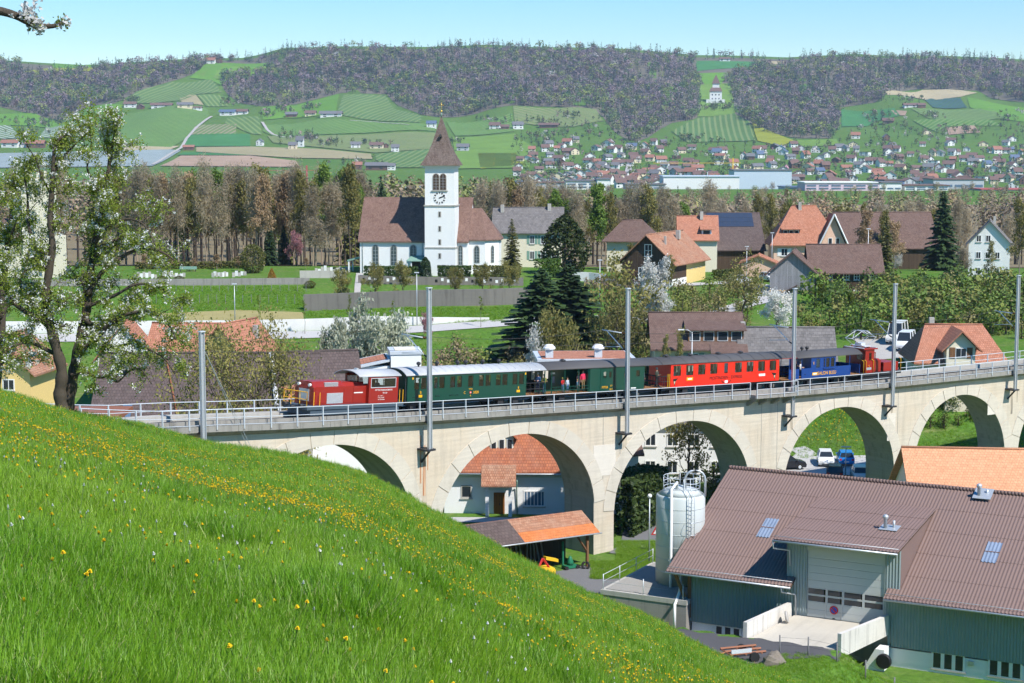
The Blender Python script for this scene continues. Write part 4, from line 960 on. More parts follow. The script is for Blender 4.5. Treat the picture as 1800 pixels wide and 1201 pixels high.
def dormer(r, x, y, z, w, h, rise, depth, wall, roof, wins=2, flat=False):
    o = MB(); o.box(x, x + w, y, y + depth, z, z + h)
    if not flat: o.prism([(x, y, z + h), (x + w, y, z + h), (x + w / 2, y, z + h + rise)], (0, .15, 0))
    d_ = o.build('dormer', M(wall), r); s = MB()
    if flat: slab(s, [(x - .35, y - .5, z + h + .1), (x + w + .35, y - .5, z + h + .1), (x + w + .35, y + depth, z + h + .1 + rise), (x - .35, y + depth, z + h + .1 + rise)], .14)
    else:
        e = .35
        slab(s, [(x - e, y + depth, z + h - .2 + .15), (x - e, y - .4, z + h - .2 + .15), (x + w / 2, y - .4, z + h + rise + .15), (x + w / 2, y + depth, z + h + rise + .15)], .14)
        slab(s, [(x + w + e, y - .4, z + h - .2 + .15), (x + w + e, y + depth, z + h - .2 + .15), (x + w / 2, y + depth, z + h + rise + .15), (x + w / 2, y - .4, z + h + rise + .15)], .14)
    s.build('dormer_roof', M(roof), d_)
    for k in range(wins):
        ww = w / wins; mb = MB(); a = x + ww * k + ww * .12; mb.box(a, a + ww * .76, y - .05, y + .02, z + .15, z + h - .1); q = mb.build('dormer_window', M('white_paint'), d_)
        MB().box(a + .08, a + ww * .76 - .08, y - .07, y - .04, z + .23, z + h - .18).build('dormer_pane', M('glass'), d_)
    return d_
# -- the big barn on the right
t = NT('teal_cladding'); uvn = t.node('TexCoord'); sx = t.node('SeparateXYZ'); t.l.new(uvn.outputs['UV'], sx.inputs[0]); wv = t.node('Math', operation='MULTIPLY'); t.l.new(sx.outputs[0], wv.inputs[0]); wv.inputs[1].default_value = 30
sn = t.node('Math', operation='SINE'); t.l.new(wv.outputs[0], sn.inputs[0]); nn_ = t.noise(t.coord('Object'), .8, 4); t.base(t.mix(nn_, (.17, .26, .26), (.21, .3, .3)), .5, 0, .4); t.bump(sn.outputs[0], .7, .04); MAT['cladding'] = t.m
MAT['cladding_grey'] = t.m.copy(); MAT['cladding_grey'].name = 'grey_cladding'
for nd in MAT['cladding_grey'].node_tree.nodes:
    if nd.type == 'MIX': nd.inputs[6].default_value = (.26, .33, .33, 1); nd.inputs[7].default_value = (.32, .38, .38, 1)
MAT['fibre_roof'] = plain('brown_fibre_cement', (.2, .135, .118), .75, .12, .35, bump=.1)
MAT['door_grey'] = plain('pale_grey_door', (.5, .52, .5), .5, .05, .5)
barn = empty('farm_barn', (BO[0], BO[1], 0), BA, 'long barn with brown corrugated roof, teal walls and a large grey door', 'barn')
RS = .436
def corr(name, par, x0, x1, y0, y1, f, lam=.246, amp=.027, th=.02):         # corrugated sheet over plan rect, height f(x,y)
    n = max(8, int((x1 - x0) / lam * 6)); xs = np.linspace(x0, x1, n + 1); mb = MB(); mb.smooth = True; rows = []
    for y in (y0, y1):
        rows.append([mb.pt((x, y, f(x, y) + amp * math.sin(2 * math.pi * x / lam))) for x in xs])
    for k in range(n): mb.face([rows[0][k], rows[0][k + 1], rows[1][k + 1], rows[1][k]])
    mb.smooth = False; low = [mb.pt((x, y0, f(x, y0) + amp * math.sin(2 * math.pi * x / lam) - .04)) for x in xs]; up = [mb.pt((x, y0, f(x, y0) + amp * math.sin(2 * math.pi * x / lam))) for x in xs]
    for k in range(n): mb.face([low[k], low[k + 1], up[k + 1], up[k]])
    return mb.build(name, M('fibre_roof'), par)
rp = MB()
slab(rp, [(0, 0, 4.9), (9.35, 0, 4.9), (9.35, 1.2, 4.9 + 1.2 * RS), (0, 1.2, 4.9 + 1.2 * RS)], .12); slab(rp, [(0, 1.2, 4.9 + 1.2 * RS), (8.6, 1.2, 4.9 + 1.2 * RS), (8.6, 12.4, 4.9 + 12.4 * RS), (0, 12.4, 4.9 + 12.4 * RS)], .12)
slab(rp, [(15.86, 0, 4.9), (38, 0, 4.9), (38, 12.4, 4.9 + 12.4 * RS), (15.86, 1.2, 4.9 + 1.2 * RS)][:2] + [(38, 1.2, 4.9 + 1.2 * RS), (15.86, 1.2, 4.9 + 1.2 * RS)], .12)
slab(rp, [(16.7, 1.2, 4.9 + 1.2 * RS), (38, 1.2, 4.9 + 1.2 * RS), (38, 12.4, 4.9 + 12.4 * RS), (16.7, 12.4, 4.9 + 12.4 * RS)], .12)
slab(rp, [(8.6, 9.7, 4.9 + 9.7 * RS), (16.7, 9.7, 4.9 + 9.7 * RS), (16.7, 12.4, 4.9 + 12.4 * RS), (8.6, 12.4, 4.9 + 12.4 * RS)], .12)
slab(rp, [(38, 24.8, 4.9), (0, 24.8, 4.9), (0, 12.4, 4.9 + 12.4 * RS), (38, 12.4, 4.9 + 12.4 * RS)], .12)
rfb = rp.build('roof_deck', M('wood_dark'), barn)
fz = lambda x, y: 4.97 + y * RS
NR = 5
for k in range(NR):
    ya, yb = 12.42 * k / NR, 12.42 * (k + 1) / NR + .12; fk = lambda x, y, k=k: 4.965 + y * RS + (.02 if y < 12.42 * (k + .5) / NR else -.005)
    if k == 0:
        corr('roof_sheet', barn, 0, 9.35, 0, 1.3, fk); corr('roof_sheet', barn, 15.86, 38, 0, 1.3, fk); corr('roof_sheet', barn, 0, 8.62, 1.25, yb, lambda x, y: 4.965 + y * RS); corr('roof_sheet', barn, 16.68, 38, 1.25, yb, lambda x, y: 4.965 + y * RS)
    elif k < 4:
        for a, b in ((0, 8.62), (16.68, 27.3), (27.3, 38)): corr('roof_sheet', barn, a, b, ya, yb, fk)
    else:
        for a, b in ((0, 8.62), (8.62, 16.7), (16.7, 27.3), (27.3, 38)): corr('roof_sheet', barn, a, b, ya if a != 8.62 else 9.6, yb, fk)
rc = MB()
for k in range(154): rc.tube([(k * .247, 12.42, 10.44), (k * .247 + .23, 12.42, 10.46)], [.15, .17], 6)
rc.build('ridge_cap', M('fibre_roof'), barn, kind='stuff')
corr('rear_roof_sheet', barn, 0, 38, 12.44, 24.8, lambda x, y: 4.965 + (24.84 - y) * RS)
# dormer roof over the door
DZ = lambda x, y: 8.26 + (y + .2) * .108
for k in range(4):
    ya, yb = -.3 + 10.1 * k / 4, -.3 + 10.1 * (k + 1) / 4 + .1
    for j in range(7):
        a = 8.1 + 8.75 * j / 7; corr('dormer_sheet', barn, a + .006, a + 8.75 / 7 - .006, ya, yb, lambda x, y, k=k: DZ(x, y) + (.03 if y < -.3 + 10.1 * (k + .5) / 4 else 0), amp=.022)
dd = MB(); slab(dd, [(8.15, -.25, DZ(0, -.25) - .05), (16.8, -.25, DZ(0, -.25) - .05), (16.8, 9.6, DZ(0, 9.6) - .05), (8.15, 9.6, DZ(0, 9.6) - .05)], .1); dd.build('dormer_deck', M('wood_dark'), barn)
for x in (8.62, 16.55): MB().prism([(x, 1.2, 5.45), (x, 9.6, 9.1), (x, 9.6, 9.2), (x, 1.2, 8.22)], (.12, 0, 0)).build('dormer_cheek', M('fibre_roof'), barn)
# walls
MB().box(1.6, 9.2, 1.15, 1.4, -1.5, 1.3).build('base_wall', M('white_wall'), barn); MB().box(15.9, 38, 1.15, 1.4, -1.5, 1.3).build('base_wall', M('white_wall'), barn)
MB().box(1.5, 9.2, 1.02, 1.15, 1.22, 5.35).build('cladding', M('cladding'), barn); MB().box(15.9, 38, 1.02, 1.15, 1.42, 5.35).build('cladding', M('cladding'), barn)
MB().box(8.7, 10.15, 1.06, 1.3, 2.6, 8.2).build('cladding', M('cladding_grey'), barn); MB().box(15.62, 16.66, 1.06, 1.3, 2.6, 8.2).build('cladding', M('cladding_grey'), barn)
MB().box(9.2, 15.9, 1.3, 1.6, -1, 2.66).build('base_wall', M('concrete'), barn); MB().box(10.15, 15.62, 1.08, 1.3, 7.4, 8.2).build('door_lintel', M('door_grey'), barn)
MB().prism([(1.7, 1.2, -1), (1.7, 1.2, 5.3), (1.7, 12.4, 10.2), (1.7, 23.6, 5.3), (1.7, 23.6, -1)], (.2, 0, 0)).build('gable_wall', M('cladding'), barn)
MB().prism([(37.5, 1.2, -1), (37.5, 1.2, 5.3), (37.5, 12.4, 10.2), (37.5, 23.6, 5.3), (37.5, 23.6, -1)], (.2, 0, 0)).build('gable_wall', M('cladding'), barn)
MB().box(1.7, 37.7, 23.5, 23.7, -1, 5.3).build('rear_wall', M('cladding'), barn)
MB().bar((.25, 1.1, 4.7), (1.45, 1.1, 1.9), .2).build('strut', planks('strut_wood', (.3, .16, .05), (.34, .2, .07)), barn); MB().bar((1.45, 1.0, 1.5), (1.45, 1.0, 5.2), .2).build('wall_post', M('wood_brown'), barn)
def wrow(x0, z0, n, w, h):
    o = MB(); o.box(x0 - .1, x0 + n * (w + .14) + .04, 1.06, 1.2, z0 - .09, z0); wf = o.build('window_sill', M('concrete'), barn)
    for k in range(n):
        a = x0 + k * (w + .14); f = MB(); f.box(a, a + w, 1.09, 1.17, z0, z0 + .07); f.box(a, a + w, 1.09, 1.17, z0 + h - .07, z0 + h); f.box(a - .07, a + .05, 1.08, 1.17, z0, z0 + h); f.box(a + w - .05, a + w + .07, 1.08, 1.17, z0, z0 + h)
        q = f.build('window', M('white_paint'), barn); MB().box(a + .05, a + w - .05, 1.11, 1.15, z0 + .07, z0 + h - .07).build('pane', M('glass'), q)
wrow(3.45, .05, 3, .52, 1.14); wrow(19.0, .3, 3, .6, 1.15); wrow(22.75, .35, 3, .6, 1.15); wrow(27, .35, 3, .6, 1.15)
MB().box(21.4, 21.75, 1.0, 1.15, .85, 1.15).build('meter_box', M('steel'), barn)
# sectional door
dx0, dx1, dz0, dz1 = 10.17, 15.6, 2.72, 7.4
hh = (dz1 - dz0) / 9
for k in range(9):
    if k in (2, 3): continue
    MB().box(dx0, dx1, 1.16, 1.24, dz0 + k * hh + .006, dz0 + (k + 1) * hh - .006).build('door_panel', M('door_grey'), barn)
for k in (2, 3):
    cols = [(dx0, dx0 + 1.28), (dx0 + 1.4, dx0 + 2.45), (dx0 + 2.57, dx0 + 3.9), (dx0 + 4.0, dx1)]
    f = MB(); z0, z1 = dz0 + k * hh + .004, dz0 + (k + 1) * hh - .004
    f.box(dx0, dx1, 1.16, 1.24, z0, z0 + .06); f.box(dx0, dx1, 1.16, 1.24, z1 - .06, z1); c = dx0
    for a, b in cols: f.box(a - .1 if a > dx0 else a, a + .06, 1.16, 1.24, z0 + .06, z1 - .06)
    f.box(dx1 - .1, dx1, 1.16, 1.24, z0 + .06, z1 - .06); q = f.build('door_panel', M('door_grey'), barn)
    for a, b in cols: MB().box(a + .06, b - .1 if b < dx1 else b - .1, 1.19, 1.215, z0 + .06, z1 - .06).build('door_pane', M('glass'), q)
for x in (dx0 + 1.36, dx0 + 2.5): MB().box(x - .025, x + .025, 1.13, 1.16, dz0, dz0 + hh * 4).build('wicket_post', M('steel'), barn)
MB().box(dx0 + 1.85, dx0 + 2.0, 1.13, 1.16, dz0 + .04, dz0 + .1).build('handle', M('black'), barn)
sg = MB(); sg.M = Matrix.Translation((dx0 + 1.93, 1.14, 3.38)) @ Matrix.Rotation(math.pi / 2, 4, 'X'); sg.lathe([(.3, -.01), (.3, .01)], 24); so = sg.build('parking_sign', plain('sign_red', (.6, .02, .02), .5), barn)
sg = MB(); sg.M = Matrix.Translation((dx0 + 1.93, 1.125, 3.38)) @ Matrix.Rotation(math.pi / 2, 4, 'X'); sg.lathe([(.22, -.006), (.22, .006)], 24); sg.build('sign_disc', plain('sign_blue', (.03, .08, .4), .5), so)
MB().bar((dx0 + 1.78, 1.112, 3.53), (dx0 + 2.08, 1.112, 3.23), .06).build('sign_bar', MAT['sign_red'] if 'sign_red' in MAT else M('red_paint'), so)
# gutters, downpipes, roof fittings, skylights
def pipe(par, pts, rr, m, nm): return MB().tube(pts, rr, 8).build(nm, M(m), par)
pipe(barn, [(0, -.1, 4.88), (9.35, -.1, 4.88)], .07, 'steel', 'gutter'); pipe(barn, [(15.86, -.1, 4.88), (38, -.1, 4.88)], .07, 'steel', 'gutter'); pipe(barn, [(8.1, -.4, 8.15), (16.85, -.4, 8.15)], .07, 'steel', 'gutter')
pipe(barn, [(8.15, -.4, 8.1), (8.15, -.3, 7.6), (8.9, .9, 7.3), (8.95, .95, 6.2)], .06, 'steel', 'downpipe'); pipe(barn, [(8.7, -.1, 4.8), (8.7, 0, 4.5), (9.4, .9, 4.2), (9.45, .95, 2.6)], .06, 'steel', 'downpipe')
for a, b in ((0, 9.35), (15.86, 38)): pipe(barn, [(a, .25, 5.25), (b, .25, 5.25)], .02, 'steel_pale', 'snow_guard')
pipe(barn, [(8.1, 0, 8.42), (16.8, 0, 8.42)], .02, 'steel_pale', 'snow_guard')
MAT['skylight'] = plain('skylight_plastic', (.22, .27, .36), .2, .35, 1.2, spec=.6)
for x, y in ((5.05, 4.75), (21.2, 4.75), (31, 4.75)):
    n = 10; mb = MB(); mb.smooth = True; ys_ = (y, y + 2.15); rows = [[mb.pt((x + 1.0 * k / 24, yy, fz(0, yy) + .05 + .03 * math.sin(2 * math.pi * (x + 1.0 * k / 24) / .246))) for k in range(25)] for yy in ys_]
    for k in range(24): mb.face([rows[0][k], rows[0][k + 1], rows[1][k + 1], rows[1][k]])
    so = mb.build('skylight', M('skylight'), barn); MB().box(x, x + 1.0, y + 1.05, y + 1.1, fz(0, y + 1.05) + .08, fz(0, y + 1.05) + .11).build('skylight_bar', M('wood_door'), so)
for x, y, zf in ((14.7, 4.2, DZ(0, 4.2)), (19.4, 11.6, 5 + 11.6 * RS)):
    p = MB().lathe([(.13, 0), (.13, .75), (.2, .78), (.2, .95), (.1, 1.05)], 12, (x, y, zf)).build('flue', M('steel'), barn); MB().lathe([(.09, 0), (.09, .6)], 10, (x + .5, y + .35, zf)).build('flue', M('steel'), barn)
    MB().prism([(x - .4, y - .4, zf + .06), (x + .9, y - .4, zf + .06), (x + .9, y + .8, zf + .06 + 1.2 * (.108 if x < 16 else RS)), (x - .4, y + .8, zf + .06 + 1.2 * (.108 if x < 16 else RS))], (0, 0, -.03)).build('flue_plate', M('steel'), barn)
# concrete bridge to the door
br = empty('access_bridge', bw(12, -2.5) + Vector((0, 0, 2.6)), BA, 'concrete access bridge with stained parapets before the barn door', 'ramp')
def bl(x, y): return (x - 12, y + 2.5)
pts = [bl(8.6, -6.2), bl(14.6, -5.6), bl(15.75, 1.05), bl(9.35, 1.05)]
MB().prism([(a, b, .12) for a, b in pts], (0, 0, -.4)).build('deck_slab', concrete('bridge_deck', (.52, .48, .41), .2, .2), br)
MAT['parapet'] = concrete('parapet_concrete', (.66, .63, .58), .75, .3, dark=(.13, .12, .11))
for (a, b, c) in ((bl(8.45, -6.1), bl(9.15, .9), 0), (bl(14.5, -5.7), bl(15.75, .9), 1)):
    d = (Vector(b) - Vector(a)).normalized(); nn = Vector((d.y, -d.x)) * (.28 if c else -.28)
    MB().prism([(a[0], a[1], -.35 if c else -1.2), (a[0] + nn.x, a[1] + nn.y, -.35 if c else -1.2), (b[0] + nn.x, b[1] + nn.y, -.35), (b[0], b[1], -.35)], (0, 0, .01)) if False else None
    mb = MB(); z0 = -.38; q0 = [(a[0], a[1]), (b[0], b[1]), (b[0] + nn.x, b[1] + nn.y), (a[0] + nn.x, a[1] + nn.y)]
    lo = [mb.pt((x, y, z0 if c else z0 - .6)) for x, y in q0]; hi = [mb.pt((x, y, z)) for (x, y), z in zip(q0, (1.22, 1.0, 1.0, 1.22))]
    order = (0, 1, 2, 3) if not c else (3, 2, 1, 0)
    mb.face([lo[k] for k in order][::-1]); mb.face([hi[k] for k in order])
    for k in range(4): i, j = order[k], order[(k + 1) % 4]; mb.face([lo[i], lo[j], hi[j], hi[i]])
    mb.build('parapet', M('parapet'), br)
st = MB(); st.M = Matrix.Translation(bw(9.5, -1.2) + Vector((0, 0, 2.72 + .42))) @ Matrix.Rotation(R(-12), 4, 'Z') @ Matrix.Rotation(R(80), 4, 'Y'); st.lathe([(.36, -.08), (.42, -.02), (.42, .06), (.36, .1)], 14); st.build('round_stone', M('gravel'), label='round flat stone leaning on the left bridge parapet', cat='stone')
# yard sheets
yd = [bw(1.2, .9), bw(8.4, .9), bw(8.4, -6), bw(14.8, -5.6), bw(15.2, -7.5), bw(12.5, -9.5), bw(9.5, -13.5), bw(5.2, -11), bw(3.0, -5.5), bw(.9, -1.8)]
sheet('yard_asphalt', yd, M('asphalt_dark'), .05, 1.0, label='dark asphalt yard before the barn')
MAT['kerb_stone'] = plain('kerb_stone', (.5, .48, .44), .9, .2, 2)
for k, x in enumerate((2.6, 5.2, 6.6)): p = bw(x, .8); tag(MB().box(-.6, .6, -.16, .16, -.2, .3).build('kerb_stone', M('kerb_stone')), ['pale kerb stone by the barn corner', 'pale kerb stone below the three barn windows', 'pale kerb stone next to the bridge parapet'][k], 'stone').location = (p.x, p.y, G(p.x, p.y)); 
for o in [o for o in C.objects if o.name.startswith('kerb_stone')]: o.rotation_euler = (0, 0, BA)
# heat pump
p = bw(16.1, -.4); hp = empty('fan_unit', (p.x, p.y, G(p.x, p.y)), BA, 'white fan unit with black rotor against the barn base wall', 'fan')
MB().prism([(-1.6, 0, -.3), (0, 0, -.3), (0, 0, 1.5), (-.6, 0, 1.5)], (0, 1.2, 0)).build('housing', M('white_paint'), hp)
f = MB(); f.M = Matrix.Translation((.02, -.1, .75)) @ Matrix.Rotation(math.pi / 2, 4, 'X'); f.lathe([(.52, -.12), (.5, .1), (.44, .12)], 20); f.build('rotor_ring', M('black'), hp)
# -- slurry tank and silo
tk = empty('slurry_tank', bw(-5.2, .3), BA, 'square concrete slurry tank with stained wall beside the silo', 'tank')
MB().box(0, 6.7, 0, 9.5, -2, 2.55).build('tank_wall', M('dark_concrete'), tk); MB().box(-.05, 6.75, -.05, 9.55, 2.55, 2.9).build('tank_rim', M('concrete'), tk); MB().box(.25, 6.5, .25, 9.2, 2.9, 2.94).build('tank_cover', plain('tank_cover', (.3, .285, .26), .9, .2, .6), tk)
fn = empty('tank_railing', bw(-5.2, .3) + Vector((0, 0, 2.9)), BA, 'thin steel railing around the slurry tank top', 'railing')
for x, y in ((.1, .1), (3.3, .1), (6.4, .1), (.1, 3), (.1, 6), (.1, 9.2)): MB().tube([(x, y, 0), (x, y, 1.15)], .03, 6).build('post', M('steel_pale'), fn)
for z in (.6,): MB().tube([(.1, 9.2, z), (.1, .1, z), (6.4, .1, z)], .018, 5).build('rail_bar', M('steel_pale'), fn)
MB().tube([(.1, 9.2, 1.1), (.1, .1, 1.1)], .018, 5).build('rail_bar', M('steel_pale'), fn)
q = bw(-1.05, 5.2); R_ = 1.82
MAT['silo'] = plain('grey_plastic_silo', (.52, .55, .54), .45, .06, .5); silo = empty('feed_silo', (q.x, q.y, 2.94), 0, 'tall grey cylindrical silo with railing hoops and a white pipe', 'silo')
SH = P(1200, 876, q.y - R_).z - 2.94
MB().lathe([(R_, 0), (R_, SH - .15), (R_ - .12, SH)], 40).build('shell', M('silo'), silo); MB().lathe([(R_ - .12, SH), (R_ * .6, SH + .38), (.15, SH + .62)], 40).build('dome', M('silo'), silo)
for k in range(6): MB().lathe([(R_ + .012, SH * (k + 1) / 7), (R_ + .012, SH * (k + 1) / 7 + .05)], 40).build('hoop_seam', M('silo'), silo)
rl = MB()
for z in (.45, .85, 1.25): rl.tube([(1.35 * math.cos(a) + .1, 1.35 * math.sin(a) + .25, SH + z) for a in np.linspace(0, 2 * math.pi, 25)], .025, 5, False)
for a in np.linspace(0, 2 * math.pi, 9)[:-1]: rl.tube([(1.35 * math.cos(a) + .1, 1.35 * math.sin(a) + .25, SH + .1), (1.35 * math.cos(a) + .1, 1.35 * math.sin(a) + .25, SH + 1.25)], .025, 5)
rl.build('railing', M('steel_pale'), silo)
pipe(silo, [(.35, -.6, SH + .2)] + [(.9 - .75 * math.cos(a) + .1, -.75 + .2, SH + .75 + .75 * math.sin(a) + .35) for a in np.linspace(0, math.pi, 9)] + [(1.75, -.6, SH - .1)], .085, 'steel', 'fill_pipe')
pipe(silo, [(-.35, -.7, SH + .4), (-.35, -.7, SH + .95), (-.85, -1.72, SH + .65), (-.85, -1.9, .3), (-.85, -1.9, -.2)], .11, 'white_paint', 'white_pipe')
pipe(silo, [(-.2, -3.6, 2.0), (-.4, -4.2, .3), (-.9, -5.6, -.3), (-.9, -5.75, -2.2)], .11, 'white_paint', 'white_pipe')
ld = MB()
for sx_ in (-.22, .22): ld.tube([(.62 + sx_, -1.95, 1.0), (.62 + sx_, -1.95, SH), (.62 + sx_ - .25, -1.2, SH + .6), (.62 + sx_ - .25, -1.1, SH + 1.3)], .03, 5)
for k in range(18): ld.tube([(.4, -1.95, 1.2 + k * .3), (.84, -1.95, 1.2 + k * .3)], .018, 5)
ld.build('ladder', M('steel'), silo); cg = MB()
for z in (2.2, 3.1, 4.0, 4.9): cg.tube([(.62 + .38 * math.cos(a), -1.95 - .55 * math.sin(a), z) for a in np.linspace(0, math.pi, 8)], .015, 4)
cg.build('ladder_cage', M('steel'), silo)
# -- orange tiled roof beyond the barn
a = P(1583, 785, 150); gable('tiled_shed', 'building with bright orange tiled roof just behind the barn ridge', 'building', (a.x - .7, 139.5, 0), R(-6), 26, 17, a.z - 4.3, 4.4, 'white_wall', 'roof_orange', ov=(.6, .6), gutter='steel')
sv = empty('roof_vent', (0, 0, 0), R(-6), 'grey louvred vent strip on the bright orange roof', 'vent'); vp = P(1633, 815, 147.5); sv.location = vp
for k in range(4): MB().prism([(-.3, -k * .75, -.05 - k * .42), (.3, -k * .75, -.05 - k * .42), (.3, -k * .75, .5 - k * .42), (-.3, -k * .75, .5 - k * .42)], (0, -.6, -.3)).build('louvre', M('steel'), sv)
# -- open shed at the pier
er, el = onz(1055, 936, 2.95), onz(846, 964, 2.95); ed = math.atan2(er.y - el.y, er.x - el.x); SL = (er - el).length
shd = empty('tool_shed', (el.x, el.y, 0), ed, 'open wooden shed with patched red tile roof leaning against the pier', 'shed')
MAT['roof_bright'] = tiles('bright_orange_tiles', (.55, .17, .055), (.62, .21, .07), .24, .3, .5, (.5, .3, .2), .3)
def shroof(x0, x1, v0, v1, m, nm):
    mb = MB(); p = lambda x, v: (x - .25 * v, 2.5 * v, 2.95 + 1.45 * v); slab(mb, [p(x0, v0), p(x1, v0), p(x1, v1), p(x0, v1)], .12); return mb.build(nm, M(m), shd)
shroof(-6, SL * .36, 0, 1, 'roof_dark', 'old_tiles'); shroof(SL * .36, SL, 0, .42, 'roof_bright', 'new_tiles'); shroof(SL * .36, SL, .42, 1, 'roof_rust', 'worn_tiles')
mb = MB(); slab(mb, [(SL - .25, 2.55, 4.42), (SL - .25, 5.3, 2.9), (-6, 5.3, 2.9), (-6, 2.55, 4.42)][::-1], .12); mb.build('rear_roof', M('roof_rust'), shd)
pipe(shd, [(-6, -.08, 2.9), (SL + .1, -.08, 2.9)], .06, 'steel', 'gutter')
MB().box(-6, SL - .8, 4.2, 4.35, 0, 3.3).build('back_wall', M('wood_dark'), shd)
for x in (-2, 2.2, SL - 1.0): MB().box(x - .1, x + .1, .35, .55, 0, 3.0).build('post', M('wood_brown'), shd)
MB().bar((SL - 1.0, .45, 1.3), (SL - 2.1, .45, 2.9), .14).build('brace', M('wood_brown'), shd)
for k in range(9): MB().box(-3.5, 2.0, 4.1, 4.2, .3 + k * .3, .5 + k * .3).build('log_layer', M('wood_grey'), shd)
def shl(x, y, z=0): v = Matrix.Rotation(ed, 4, 'Z') @ Vector((x, y, z)); return Vector((el.x + v.x, el.y + v.y, z))
for k in range(12): 
    p = shl(3.6 + k * .42, 3.8); o = MB().box(-.06, .06, -.05, .05, 0, 2.3 + .3 * rnd.random()).build('board', M('wood_grey'), label='%s grey board leaning in the shed, counted from the mower side' % ('first second third fourth fifth sixth seventh eighth ninth tenth eleventh twelfth'.split()[k]), cat='board', group='boards leaning in the shed'); o.location = p; o.rotation_euler = (R(-8), R(rnd.uniform(-9, 9)), ed)
MAT['mach_yellow'] = plain('machine_yellow', (.8, .5, .03), .5, .08); MAT['mach_red'] = plain('machine_red', (.5, .03, .03), .5, .08); MAT['mach_green'] = plain('machine_green', (.02, .17, .09), .5, .1)
p = shl(4.6, -.9); mw = empty('mower', p, ed, 'yellow and red hay mower parked at the shed front', 'machine')
mb = MB(); mb.prism([(-1.6, -.5, .12), (1.6, -.5, .12), (1.6, -.5, .72), (-1.5, -.45, .85)], (0, .12, 0)); mb.prism([(-1.6, -.4, .85), (1.6, -.4, .74), (1.6, .7, .82), (-1.6, .7, .9)], (0, 0, .06)); mb.build('mower_cover', M('mach_yellow'), mw)
mb = MB(); mb.bar((.2, 0, .8), (.8, .2, 1.6), .14); mb.bar((.8, .2, 1.6), (1.3, 0, .8), .14); mb.bar((-1.6, .3, 1.2), (-.3, .3, 1.2), .1); mb.bar((-1.6, .3, .5), (-1.6, .3, 1.2), .1); mb.build('headstock', M('mach_red'), mw)
MB().prism([(1.3, .5, 1.35), (2.3, .2, 1.1), (2.3, .2, 1.35), (1.3, .5, 1.6)], (0, .5, 0)).build('side_cover', M('mach_yellow'), mw); MB().tube([(-.2, -.52, .1), (.05, -.62, .4), (-.1, -.52, .75)], .07, 6).build('guard_strap', M('mach_red'), mw)
p = shl(1.9, -.2); rk = empty('hay_rake', p, ed, 'red and yellow rake machine beside the mower', 'machine')
for k in range(5): MB().tube([(-.8 + k * .3, .3, .2), (-.7 + k * .3, -.2, .7), (-.5 + k * .3, .2, 1.1)], .05, 5).build('tine', M('mach_red' if k % 2 else 'mach_yellow'), rk)
MB().bar((-1, .1, .75), (1, .1, .8), .12).build('rake_beam', M('mach_red'), rk)
p = shl(SL - 2.6, .6); gm_ = empty('green_pump', p, ed, 'green farm pump at the right end of the shed', 'machine')
MB().box(-.55, .55, -.3, .3, .12, .35).build('pump_base', M('mach_green'), gm_); MB().lathe([(.25, .35), (.3, .6), (.15, .95), (.1, 1.1)], 12).build('pump_body', M('mach_green'), gm_); MB().box(-.5, -.36, .4, .55, 0, 2.3).build('pump_mast', M('mach_green'), gm_)
for s_ in (-1, 1): w_ = MB(); w_.M = Matrix.Translation((s_ * .55, -.35, .18)) @ Matrix.Rotation(math.pi / 2, 4, 'X'); w_.lathe([(.18, -.05), (.18, .05)], 12); w_.build('wheel', M('rubber'), gm_)
p = shl(SL - 1.5, -.1); tr_ = MB(); tr_.M = Matrix.Translation((0, 0, .32)) @ Matrix.Rotation(R(70), 4, 'X'); tr_.tube([(.28 * math.cos(a), .28 * math.sin(a), 0) for a in np.linspace(0, 2 * math.pi, 17)], .1, 8, False); o = tr_.build('tyre', M('rubber'), label='old tyre leaning at the shed post', cat='tyre'); o.location = p
# -- houses seen through the arches
def XY(px, Y, py=560): q = P(px, py, Y); return q.x
def base(px, Y, dz=0.0, py=560): x = XY(px, Y, py); return Vector((x, Y, G(x, Y) + dz))
a = onz(781, 907, 0)
h = gable('farmhouse', 'white house with steep red tiled roof framed by the second arch', 'house', (a.x, a.y, 0), R(-1), 17, 10, 5.1, 6.4, 'white_wall', 'roof_red', ov=(.7, .4), gutter='steel', th=.25)
win(h, 'F', 1.6, 1.75, 1.05, 1.25, (17, 10), fm='concrete', bars=0); win(h, 'F', 7.6, .95, 2.05, 1.55, (17, 10), bars=5, gm='glass_blue'); win(h, 'F', 14.2, .95, 1.4, 1.55, (17, 10), bars=1)
MB().box(.02, 16.9, -.03, -.001, 3.75, 4.2).build('eaves_band', M('pale_green_wall'), h)
dormer(h, 4.35, .9, 6.1, 2.3, 1.35, 1.35, 3.6, 'cream_wall', 'roof_red', 3)
pr = MB(); slab(pr, [(3.6, -1.9, 3.35), (6.9, -1.9, 3.35), (6.9, .6, 5.9), (3.6, .6, 5.9)], .15); pr.build('porch_roof', M('roof_rust'), h)
for x in (4.15, 6.35):
    for k in range(9): MB().box(x - .17, x + .17, -1.25, -.95, k * .34, k * .34 + .32).build('porch_block', M('white_wall'), h)
MB().box(4.3, 6.2, -1.2, -1.05, 2.75, 3.2).build('porch_board', M('pale_green_wall'), h); d_ = MB().box(4.75, 5.8, -.06, 0, .15, 2.3).build('door', M('wood_door'), h); MB().box(5.28, 5.36, -.09, -.06, 1.1, 1.25).build('handle', M('iron'), d_)
MB().box(3.8, 6.6, -2.6, 0, -.3, .12).build('doorstep', M('concrete'), h); pipe(h, [(7.0, -.75, 3.6), (6.95, -.2, 2.9), (7.0, -.08, .1)], .06, 'verdigris', 'downpipe')
sheet('house_path', [onz(776, 914, 0), onz(1010, 914, 0), onz(1010, 922, 0), onz(776, 922, 0)], M('road'), .04, 3, label='pale path before the white house')
